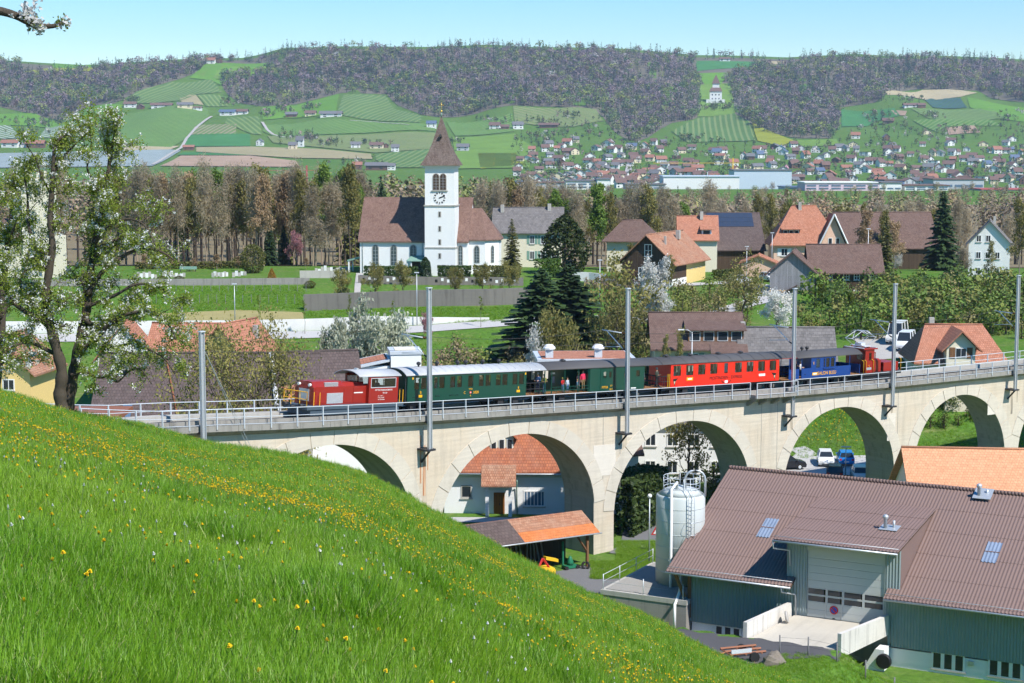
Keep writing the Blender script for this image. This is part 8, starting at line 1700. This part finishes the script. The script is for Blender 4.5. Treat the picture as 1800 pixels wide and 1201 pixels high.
while n < 285 and tries < 9000:
    tries += 1; px = rnd.uniform(900, 1815); py = 232 + 100 * rnd.random() ** .62
    if not inside((px, py), ZONE[0]) or inside((px, py), [(1180, 225), (1290, 198), (1400, 250), (1330, 268), (1190, 262)]): continue
    if py < 262 and rnd.random() < .35: continue
    if any(abs(px - a) < 9 and abs(py - b) < 4.2 for a, b in used): continue
    used.append((px, py)); zn = [z for z, a, b in ZN if a <= px < b][0]; wl_ = rnd.choices(('white', 'cream', 'wood', 'grey'), (6, 2, 1.2, 1))[0]; rf_ = rnd.choices(('brown', 'red', 'grey', 'blue'), (6, 2, 2.5, .5))[0]; fl = rnd.random() < .1; rg_ = rnd.choice('xxy')
    w = rnd.uniform(9, 15) * (1.0 if px < 1330 else .95); o = far_house(px, py, w, rnd.uniform(8, 11), rnd.uniform(4.5, 7), 3, wl_, rf_, rnd.uniform(-.7, .5), '%s walled town house with %s %s %s' % ({'white': 'white', 'cream': 'cream', 'wood': 'dark timber', 'grey': 'grey'}[wl_], {'brown': 'brown', 'red': 'red', 'grey': 'grey', 'blue': 'bluish'}[rf_], 'flat roof' if fl else 'gable roof' if rg_ == 'y' else 'ridge roof', zn), 'town houses %s %s %s %s' % (wl_, rf_, zn, 'flat' if fl else rg_), rg_, fl); n += 1
# castle
q = hit(1258, 181); k = q.y / F * 1.15; cs_ = empty('castle', q, R(-8), 'white castle keep with brown pyramid roof on the wooded hill', 'castle'); cm_ = FW['white']
MB().box(-9 * k, 9 * k, -5 * k, 6 * k, -8, 17 * k).build('keep_wall', cm_, cs_); MB().prism([(-10 * k, -6 * k, 17 * k), (10 * k, -6 * k, 17 * k), (7 * k, 0, 23 * k), (-7 * k, 0, 23 * k)], (0, 6 * k, 0)).build('keep_roof', FR_['brown'], cs_)
MB().box(-5 * k, 5 * k, 0, 9 * k, 17 * k, 29 * k).build('tower_wall', cm_, cs_); tb_ = MB(); a_ = [tb_.pt((sx_ * 6.2 * k, 4.5 * k + sy_ * 5.6 * k, 29 * k)) for sx_, sy_ in ((-1, -1), (1, -1), (1, 1), (-1, 1))]; ap_ = tb_.pt((0, 4.5 * k, 43 * k)); [tb_.face([a_[i], a_[(i + 1) % 4], ap_]) for i in range(4)]; tb_.face(a_[::-1]); tb_.build('tower_roof', FR_['brown'], cs_)
for x in (-5, 0, 5):
    for z in (5, 11): MB().box((x - .9) * k, (x + .9) * k, -5.1 * k, -4.9 * k, z * k, (z + 2.2) * k).build('window', M('glass'), cs_)
MB().box(-14 * k, 14 * k, -9 * k, -7.5 * k, -8, 5 * k).build('curtain_wall', cm_, cs_)
# works and halls on the valley floor
def hall(px0, px1, yt, yb, Y, wall, roof, label, strip=None, nm='factory_hall'):
    a = P(px0, yb, Y); b = P(px1, yt, Y); x = a.x; z = min(G(a.x, Y), G(b.x, Y)); w = b.x - a.x; h = b.z - z; r = empty(nm, (x, Y, z), 0, label, 'building'); MB().box(0, w, 0, 40, -3, h).build('wall', wall, r); MB().box(-.8, w + .8, -.8, 41, h, h + .9).build('roof', roof, r)
    if strip:
        nw = max(3, int(w / 9))
        for j in range(strip):
            for i in range(nw): MB().box(w * (i + .12) / nw, w * (i + .88) / nw, -.25, 0, h * (.22 + .36 * j), h * (.22 + .36 * j) + min(2.2, h * .18)).build('window', M('glass_blue'), r)
    return r
BL = plain('pale_blue_sheet', (.5, .58, .66), .6, .05, .05); PK = plain('pale_pink_panel', (.66, .5, .58), .7, .05, .05); LB = plain('blue_panel', (.25, .36, .5), .7, .05, .05); RD = plain('red_sheet', (.4, .1, .09), .7, .08, .05)
for a in ((995, 1072, 319, 342, 1480, FW['white'], FR_['grey'], 'long white factory with window strips right of the manor roof', 2), (1050, 1072, 316, 345, 1460, FW['white'], FR_['grey'], 'white factory stair block', None), (1166, 1300, 311, 345, 1520, FW['white'], BL, 'very long white hall with pale roof', None), (1290, 1392, 300, 345, 1600, BL, FR_['grey'], 'pale blue high hall behind the long white hall', None), (1415, 1546, 322, 352, 1440, PK, FW['white'], 'pinkish white office block in the valley', 2), (1545, 1585, 322, 350, 1440, FW['white'], FR_['grey'], 'white annex of the pinkish office block', 1), (1590, 1668, 327, 352, 1450, FW['white'], FR_['brown'], 'white apartment slab with brown roof', 2), (1555, 1590, 318, 352, 1480, LB, FR_['brown'], 'blue apartment block behind the white slab', 2), (1725, 1830, 334, 352, 1440, FW['white'], RD, 'low white works with red roof edge at the right', 1), (1380, 1422, 330, 350, 1500, LB, FR_['blue'], 'blue grey warehouse left of the pinkish block', None), (880, 940, 331, 350, 1420, RD, RD, 'long red roofed shed right of the church tower', None), (705, 750, 330, 350, 1400, FW['white'], BL, 'white hall left of the church tower', 1), (260, 296, 323, 345, 1350, BL, BL, 'pale blue hall seen through the wood at left', None), (1100, 1170, 325, 345, 1500, FW['grey'], FR_['grey'], 'grey works building between the white halls', 1), (940, 1000, 322, 345, 1560, FW['grey'], FR_['brown'], 'grey shed with brown roof left of the white factory', 1), (1640, 1730, 316, 345, 1620, FW['grey'], FR_['brown'], 'grey housing row with brown roof at the town foot', 2)):
    hall(*a[:8], strip=a[8])
for px, y0, y1, Y, c, lb, jl in ((540, 291, 360, 1250, RD, 'red tower crane rising from the wood left of the church', -95), (1288, 278, 320, 1900, MAT['mach_yellow'], 'yellow tower crane above the long hall', -140)):
    b = P(px, y1, Y); t_ = P(px, y0, Y); r = empty('tower_crane', (b.x, Y, G(b.x, Y)), 0, lb, 'crane'); hh_ = t_.z - G(b.x, Y); kk = Y / F
    MB().box(-.6, .6, -.6, .6, 0, hh_).build('crane_tower', c, r); MB().box(jl * kk, 14 * kk, -.5, .5, hh_ - 9 * kk, hh_ - 8.3 * kk).build('crane_jib', c, r)
# -- the pear tree on the meadow edge
def pear(px, Y, yb, limbs, seed, label, leaves, blossoms, zoff=0):
    rg = np.random.default_rng(seed); x = P(px, yb, Y).x; b = Vector((x, Y, G(x, Y) - .15)); r = empty('pear_tree', b, 0, label, 'tree'); mb = MB(); tips = []; k_ = Y / F
    def grow(p, d, L, rad, lv):
        n = 4; pts = [p]
        for i in range(n):
            d = (d + Vector(rg.normal(size=3)) * .34 + Vector((0, 0, .05 if lv < 3 else -.02))).normalized(); pts.append(pts[-1] + d * L / n)
        mb.tube(pts, [rad * (1 - .7 * i / n) for i in range(n + 1)], 5 if lv < 2 else 3, False)
        if lv >= 3: tips.append((pts, d, L)); return
        for i in range(5 if lv == 1 else 4):
            t = .25 + .75 * rg.random(); j = min(int(t * n), n - 1); q = pts[j].lerp(pts[j + 1], t * n - j); a = rg.random() * 6.283; o = d.orthogonal().normalized(); o.rotate(Matrix.Rotation(a, 3, d)); grow(q, (d * .45 + o).normalized(), L * (.5 + .25 * rg.random()), rad * .5, lv + 1)
        tips.append((pts, d, L))
    for pl, r0, r1, y0, y1 in limbs:
        pts = []; n = len(pl)
        for i, (a, c) in enumerate(pl): q = P(a, c, Y); pts.append(Vector((q.x, Y + y0 + (y1 - y0) * i / (n - 1), q.z)) - b)
        sp_ = spline(pts, 5); m = len(sp_); mb.tube(sp_, [(r0 + (r1 - r0) * i / (m - 1)) * (1 + .12 * math.sin(i * 1.7)) for i in range(m)], 8, True)
        L_ = sum((u - v).length for u, v in zip(pts[:-1], pts[1:])); nb = max(3, int(L_ / .62))
        for i in range(nb):
            t = .3 + .7 * (i + rg.random()) / nb if r0 > .2 else .1 + .9 * (i + rg.random()) / nb; j = min(int(t * (m - 1)), m - 2); q = sp_[j]; d0 = (sp_[j + 1] - sp_[j]).normalized(); a = rg.random() * 6.283; o = d0.orthogonal().normalized(); o.rotate(Matrix.Rotation(a, 3, d0))
            grow(q, (o + d0 * .4 + Vector((0, 0, .25))).normalized(), .5 + .75 * rg.random(), max(.025, (r0 + (r1 - r0) * t) * .32), 1)
    mb.build('trunk', M('bark_pear'), r)
    T = tips; lc, bc = [], []
    for i in range(leaves):
        p, d, L = T[rg.integers(len(T))]; q = p[rg.integers(1, len(p))]; lc.append(np.array(q) + rg.normal(size=3) * .1)
    v, f = quads(np.array(lc), .07 + .05 * rg.random(len(lc)), rg, .6); add('foliage', npmesh('foliage', v, f, M('leaf_pear')), r)
    for i in range(blossoms):
        p, d, L = T[int(len(T) * rg.random())]; q = np.array(p[-1]) + rg.normal(size=3) * .05
        for j in range(9): bc.append(q + rg.normal(size=3) * .055)
    v, f = quads(np.array(bc), .075, rg, .9); add('blossom', npmesh('blossom', v, f, M('leaf_blossom')), r); return r
MAT['bark_pear'] = plain('pear_bark', (.075, .06, .045), .95, .5, 6, bump=1); MAT['leaf_pear'] = leafy('pear_leaves', (.22, .28, .035), (.33, .4, .08), .5); MAT['leaf_blossom'] = leafy('pear_blossom', (.78, .78, .76), (.85, .85, .83), .3)
MAINL = [([(112, 725), (108, 690), (112, 650), (100, 600), (88, 550), (88, 500), (98, 440), (95, 380), (100, 320), (104, 262), (118, 240)], .30, .05, -.2, -.8), ([(116, 722), (122, 680), (128, 640), (138, 590), (148, 540), (150, 500), (158, 440), (165, 390), (178, 330), (185, 280), (192, 240), (202, 204)], .27, .04, .3, 1.0), ([(128, 640), (150, 610), (178, 588), (200, 565), (235, 548), (275, 545), (305, 560), (322, 590)], .14, .03, .2, -1.6), ([(146, 560), (170, 580), (190, 570), (215, 548), (250, 552), (290, 580), (312, 620)], .12, .03, .2, 1.4), ([(98, 590), (75, 560), (50, 545), (28, 520), (10, 470), (12, 400)], .14, .03, 0, -1.5), ([(124, 660), (150, 655), (175, 662), (195, 660), (212, 668), (232, 650), (255, 645), (275, 670)], .08, .025, 0, -1.0), ([(150, 520), (175, 480), (205, 455), (240, 440), (275, 445), (298, 462)], .12, .03, .3, 1.2), ([(160, 430), (190, 400), (225, 385), (258, 395), (280, 430)], .09, .025, .4, -.8), ([(92, 480), (70, 450), (48, 400), (42, 340), (30, 300)], .11, .03, -.3, .8), ([(98, 350), (80, 310), (72, 280), (54, 250)], .05, .015, -.4, -1.0), ([(104, 300), (120, 270), (136, 250), (148, 236)], .06, .02, -.6, .4), ([(175, 340), (150, 300), (158, 270), (160, 240)], .06, .02, .6, 0), ([(185, 290), (175, 250), (162, 218)], .05, .02, .8, 1.6), ([(88, 520), (60, 500), (35, 505), (0, 520), (-30, 525)], .09, .03, -.3, 1.2), ([(96, 620), (60, 600), (30, 605), (0, 620)], .09, .03, -.2, -1.6), ([(160, 450), (200, 420), (230, 420), (258, 445)], .08, .02, .5, 2.2), ([(165, 395), (190, 360), (215, 345), (228, 360)], .06, .02, .6, -1), ([(150, 540), (200, 520), (240, 500), (285, 510), (315, 540)], .09, .02, .3, .2), ([(140, 585), (190, 610), (235, 605), (285, 625), (310, 655)], .08, .02, .3, -.4)]
pear(112, 74, 722, MAINL, 5, 'big old pear tree with white blossom on the meadow edge', 50000, 1900)
SIDEL = [([(-10, 720), (-5, 640), (2, 560), (5, 480), (15, 400), (18, 340), (22, 300)], .28, .04, 0, .5), ([(0, 560), (20, 520), (40, 470), (45, 420)], .1, .03, 0, .8), ([(0, 600), (25, 590), (50, 600), (70, 620)], .1, .03, 0, -1), ([(10, 430), (30, 400), (48, 350)], .07, .02, 0, -1), ([(-5, 640), (30, 635), (60, 640)], .08, .02, 0, 1)]
pear(-8, 82, 722, SIDEL, 9, 'second pear tree at the left picture edge behind the big one', 16000, 400)
# blossoming twig hanging into the upper left corner
tq = [P(a, c, 9.0) for a, c in ((-40, 15), (0, 20), (28, 28), (45, 37), (60, 44), (80, 47), (100, 45), (112, 41))]; r = empty('blossom_branch', tq[0], 0, 'blossoming branch hanging into the upper left corner', 'branch'); b = tq[0]
MB().tube([q - b for q in spline(tq, 4)], [.026 - .0175 * i / 28 for i in range(29)], 7).build('twig', M('bark_pear'), r)
rg = np.random.default_rng(3); c, c2 = [], []
for (a, cc, n, sx_, sy_) in ((47, 20, 26, 9, 8), (66, 44, 26, 9, 7), (58, 34, 12, 8, 8), (107, 40, 10, 6, 5)):
    for i in range(n):
        q = P(rg.normal(a, sx_), rg.normal(cc, sy_), 9.0 + rg.normal() * .03) - b
        c += [np.array(q) + rg.normal(size=3) * .007 for _ in range(5)]
for (a, cc, n) in ((55, 36, 40), (107, 41, 60), (68, 48, 20)):
    for i in range(n): c2.append(np.array(P(rg.normal(a, 7), rg.normal(cc, 6), 9.0 + rg.normal() * .03) - b))
v, f = quads(np.array(c), .021, rg, .9); add('blossom', npmesh('blossom', v, f, M('leaf_blossom')), r); v, f = quads(np.array(c2), .02, rg, .55); add('leaves', npmesh('leaves', v, f, M('leaf_pear')), r)
tb2 = MB(); 
for (a, cc) in ((47, 22), (42, 26), (66, 42), (58, 40)): tb2.tube([P(a, cc + 10, 9.0) - b, P(a, cc, 9.0) - b], [.004, .002], 4)
tb2.build('spur', M('bark_pear'), r)
# -- meadow grass and flowers
def blade_mesh(name, n, h, spread, rg, w, mat, lean=.35, segs=2):
    V, Fc = [], []
    for k in range(n):
        a = rg.random() * 6.283; rr = spread * math.sqrt(rg.random()); x, y = rr * math.cos(a), rr * math.sin(a); hh = h * (.55 + .6 * rg.random()); az = rg.random() * 6.283; ln = lean * (.3 + rg.random()) * hh; ww = w * (.6 + .7 * rg.random()); sdx, sdy = -math.sin(az) * ww, math.cos(az) * ww
        b = len(V); V += [(x - sdx, y - sdy, -.03), (x + sdx, y + sdy, -.03), (x + sdx * .8 + math.cos(az) * ln * .35, y + sdy * .8 + math.sin(az) * ln * .35, hh * .55), (x - sdx * .8 + math.cos(az) * ln * .35, y - sdy * .8 + math.sin(az) * ln * .35, hh * .55), (x + math.cos(az) * ln + sdx * .1, y + math.sin(az) * ln + sdy * .1, hh), (x + math.cos(az) * ln - sdx * .1, y + math.sin(az) * ln - sdy * .1, hh * .995)]
        Fc += [(b, b + 1, b + 2, b + 3), (b + 3, b + 2, b + 4, b + 5)]
    return npmesh(name, np.array(V), np.array(Fc), mat)
def grass_mat(name, c, c2, dry):
    t = NT(name); oi = t.node('ObjectInfo'); geo = t.node('NewGeometry'); at = t.node('Attribute'); at.attribute_type = 'INSTANCER'; at.attribute_name = 'tone'
    a = t.mix(at.outputs['Fac'], c, c2); a = t.mix(t.ramp(geo.outputs['Random Per Island'], [(0, 0), (1, .65)]), a, mul(c, .5)); a = t.mix(t.ramp(geo.outputs['Random Per Island'], [(.93, 0), (.96, .7)]), a, dry)
    t.base(a, .45, 0, .35); tr = t.node('BsdfTranslucent'); t.l.new(a, tr.inputs[0]); mx = t.node('MixShader'); mx.inputs[0].default_value = .45; t.l.new(t.b.outputs[0], mx.inputs[1]); t.l.new(tr.outputs[0], mx.inputs[2]); t.l.new(mx.outputs[0], t.n['Material Output'].inputs[0]); return t.m
MAT['grass'] = grass_mat('meadow_grass', (.17, .37, .016), (.32, .52, .035), (.55, .55, .22))
rg = np.random.default_rng(21)
pcol = bpy.data.collections.new('grass_tufts'); fcol = bpy.data.collections.new('flower_heads')
for k in range(4):
    o = bpy.data.objects.new('tuft', blade_mesh('tuft', 28, .18, .16, rg, .0045, M('grass'), .5)); pcol.objects.link(o)
MAT['dandelion'] = plain('dandelion_yellow', (.9, .6, .012), .8, .1, 30); MAT['flower_white'] = plain('white_petals', (.75, .75, .7), .8, .05); MAT['stem'] = plain('stem_green', (.12, .2, .04), .7, .1)
def flower(name, headmat, rr):
    mb = MB(); mb.tube([(0, 0, 0), (.01, .01, .16), (.0, .02, .3)], .004, 4); mb.mi = 1
    for lay, (r_, z, n) in enumerate(((rr, .30, 14), (rr * .7, .308, 11), (rr * .35, .315, 7))):
        for k in range(n):
            a = 2 * math.pi * k / n + lay * .3; ca, sa = math.cos(a), math.sin(a); w = rr * .28; i = [mb.pt(p) for p in ((-sa * w * .4, .02 + ca * w * .4, z), (ca * r_ - sa * w, .02 + sa * r_ + ca * w, z + .006), (ca * r_ + sa * w, .02 + sa * r_ - ca * w, z + .006), (sa * w * .4, .02 - ca * w * .4, z))]; mb.face(i)
    return bpy.data.objects.new(name, mb.mesh(name, [M('stem'), headmat]))
fcol.objects.link(flower('dandelion', M('dandelion'), .0145)); fcol2 = bpy.data.collections.new('white_flowers'); fcol2.objects.link(flower('cuckoo_flower', M('flower_white'), .009))
def instancer(name, pts, scl, tilt, tone, coll, label):
    n = len(pts); me = bpy.data.meshes.new(name); me.vertices.add(n); me.vertices.foreach_set('co', np.asarray(pts, 'f').ravel())
    rot = np.stack([tilt[:, 0], tilt[:, 1], rg.random(n) * 6.283], 1).astype('f')
    for nm, ty, ar in (('rot', 'FLOAT_VECTOR', rot), ('scl', 'FLOAT', scl.astype('f')), ('tone', 'FLOAT', tone.astype('f'))):
        a = me.attributes.new(nm, ty, 'POINT'); a.data.foreach_set('vector' if ty == 'FLOAT_VECTOR' else 'value', ar.ravel())
    o = add(name, me); ng = bpy.data.node_groups.new(name, 'GeometryNodeTree'); ng.interface.new_socket('Geometry', in_out='INPUT', socket_type='NodeSocketGeometry'); ng.interface.new_socket('Geometry', in_out='OUTPUT', socket_type='NodeSocketGeometry')
    N = ng.nodes; i_, o_ = N.new('NodeGroupInput'), N.new('NodeGroupOutput'); ip = N.new('GeometryNodeInstanceOnPoints'); ci = N.new('GeometryNodeCollectionInfo'); ci.inputs['Collection'].default_value = coll; ci.inputs['Separate Children'].default_value = True; ci.inputs['Reset Children'].default_value = True
    ip.inputs['Pick Instance'].default_value = True; ri = N.new('FunctionNodeRandomValue'); ri.data_type = 'INT'; ri.inputs['Min'].default_value if False else None
    for s_ in ri.inputs:
        if s_.enabled and s_.name == 'Max' and s_.type == 'INT': s_.default_value = max(0, len(coll.objects) - 1)
        if s_.enabled and s_.name == 'Min' and s_.type == 'INT': s_.default_value = 0
    def attr(nm, ty): a = N.new('GeometryNodeInputNamedAttribute'); a.data_type = ty; a.inputs['Name'].default_value = nm; return [q for q in a.outputs if q.enabled and q.name == 'Attribute'][0]
    L = ng.links; L.new(i_.outputs[0], ip.inputs['Points']); L.new(ci.outputs[0], ip.inputs['Instance']); L.new([q for q in ri.outputs if q.enabled][0], ip.inputs['Instance Index'])
    L.new(attr('rot', 'FLOAT_VECTOR'), ip.inputs['Rotation']); L.new(attr('scl', 'FLOAT'), ip.inputs['Scale']); L.new(ip.outputs[0], o_.inputs[0])
    md = o.modifiers.new('scatter', 'NODES'); md.node_group = ng; return tag(o, label, None, None, 'stuff')
uE = np.linspace(P(-140, 700, 60).x / 60, P(1560, 1201, 95).x / 95, 400); yE = np.interp(uE, eu, eY)
def meadow_pts(n, y0, power, pad=3.0):                  # spread evenly over the picture rather than over the ground
    u = rg.uniform(uE[0], uE[-1], n * 2); ye = np.interp(u, uE, yE) + pad; t = rg.random(n * 2); y = 1 / (1 / y0 + (1 / ye - 1 / y0) * t ** power); x = u * y; z = Gv(x, y); px = np.array([pxof(a, b, c) for a, b, c in zip(x, y, z)]); ok = (px[:, 0] > -40) & (px[:, 0] < 1840) & (px[:, 1] < 1290)
    bx_, by_ = bloc(x, y); ok &= ~((bx_ > .6) & (by_ > -14) & (by_ < 26) & (z < 2.95) & (bx_ < 15.3) & ~((by_ < -9.5 - .3 * (bx_ - 12)) & (bx_ > 11.5))); 
    p = np.stack([x, y, z], 1)[ok]; return p[:n]
def lownoise(p): return .5 + .25 * np.sin(p[:, 0] * .9 + 1.3 * np.sin(p[:, 1] * .31)) + .25 * np.sin(p[:, 1] * .47 + p[:, 0] * .35 + 2)
p1 = meadow_pts(52000, 4.2, .8); p2 = meadow_pts(46000, 9.0, .62)
gp = np.concatenate([p1, p2]); d = gp[:, 1]; sc_ = (.65 + .5 * rg.random(len(gp))) * (1 + .55 * np.clip((d - 25) / 80, 0, 1)); tn = np.clip(lownoise(gp) + rg.normal(size=len(gp)) * .22, 0, 1)
big = (np.sin(gp[:, 0] * 2.1 + 4) * np.sin(gp[:, 1] * .8 + gp[:, 0] * .4) > .82); sc_ = np.where(big, sc_ * 1.35, sc_); tn = np.where(big, tn * .25, tn)
instancer('meadow_grass', gp, sc_, rg.normal(size=(len(gp), 2)) * .16, tn, pcol, 'long fresh green meadow grass covering the hillside')
fp = meadow_pts(90000, 6.5, .62); band = np.sin(fp[:, 0] * .22 + fp[:, 1] * .33) + .7 * np.sin(fp[:, 0] * .55 - fp[:, 1] * .11 + 1.0) + .6 * np.sin(fp[:, 1] * .9 + fp[:, 0] * .5); keep = rg.random(len(fp)) < np.clip((band + .8) * .34, .05, 1) * np.clip((fp[:, 1] - 10) / 36, .01, 1); fp = fp[keep][:15000]
instancer('meadow_dandelions', fp, 0.72 + .2 * rg.random(len(fp)) + .2 * np.clip(fp[:, 1] / 90, 0, 1), rg.normal(size=(len(fp), 2)) * .25, np.ones(len(fp)), fcol, 'yellow dandelions scattered over the meadow')
wp = meadow_pts(420, 9, .7); instancer('meadow_white_flowers', wp, .7 + .5 * rg.random(len(wp)), rg.normal(size=(len(wp), 2)) * .2, np.ones(len(wp)), fcol2, 'tiny white flowers in the meadow')
# coarser grass by the drive, banks and under the arches
def patch(n, gen, sc0, name, label, tone):
    q = np.array([gen() for _ in range(n)]); q[:, 2] = Gv(q[:, 0], q[:, 1]); instancer(name, q, sc0 * (.7 + .6 * rg.random(n)), rg.normal(size=(n, 2)) * .2, np.clip(tone + rg.normal(size=n) * .25, 0, 1), pcol, label)
def gen_bank():
    x, y = rg.uniform(11.5, 26), rg.uniform(-13, -1.0)
    while y > -9.0 + (x - 11.5) * .9 or (x < 15 and y > -7.8): x, y = rg.uniform(11.5, 26), rg.uniform(-13, 0)
    p = bw(x, y); return (p.x, p.y, 0)
patch(4200, gen_bank, .9, 'bank_grass', 'fresh grass on the bank by the wooden fence', .6)
def gen_strip():
    r_ = rg.integers(4); a, b = ((1385, 1600), (190, 214)) if r_ == 0 else ((1590, 1800), (188, 212)) if r_ == 1 else ((1085, 1160), (141.5, 150)) if r_ == 2 else ((1040, 1140), (136.5, 142.5)); Y = rg.uniform(*b); px = rg.uniform(*a); return (XY(px, Y, 800), Y, 0)
patch(9000, gen_strip, 1.2, 'arch_grass', 'rough grass seen through and beside the arches', .55)
sheet('dry_grass_slope', path_px([(300, 257), (535, 258), (533, 267), (420, 268.5), (260, 266)]), plain('dry_grass', (.3, .26, .11), .95, .4, .5, bump=.5), .07, 3, label='dry tan grass strip below the vineyard posts')
def gen_slope():
    r_ = rg.integers(3); a, b = ((240, 535), (268, 284)) if r_ == 0 else ((420, 1000), (206, 247)) if r_ == 1 else ((540, 960), (256, 268)); Y = rg.uniform(*b); return (XY(rg.uniform(*a), Y), Y, 0)
patch(9000, gen_slope, 1.6, 'slope_grass', 'spring grass on the slopes below the church', .4)
dq = [hit(rg.uniform(1395, 1530), rg.uniform(722, 796), 186, 260) for _ in range(260)]; instancer('arch_dandelions', np.array([tuple(q) for q in dq]), np.full(260, 4.5), rg.normal(size=(260, 2)) * .2, np.ones(260), fcol, 'yellow dandelions on the grass behind the fourth arch')
# -- haze
hz_m = bpy.data.materials.new('haze'); hz_m.use_nodes = True; hn = hz_m.node_tree.nodes; hn.clear(); ho = hn.new('ShaderNodeOutputMaterial'); pv = hn.new('ShaderNodeVolumePrincipled'); pv.inputs['Color'].default_value = (.62, .79, 1, 1); pv.inputs['Density'].default_value = .00007; pv.inputs['Anisotropy'].default_value = .2
hz_m.node_tree.links.new(pv.outputs[0], ho.inputs['Volume']); hz_m.cycles.homogeneous_volume = True
hb = MB().box(-3100, 3100, -20, 4760, -16, 345).build('haze', hz_m, kind='stuff', label='thin bluish air over the valley')
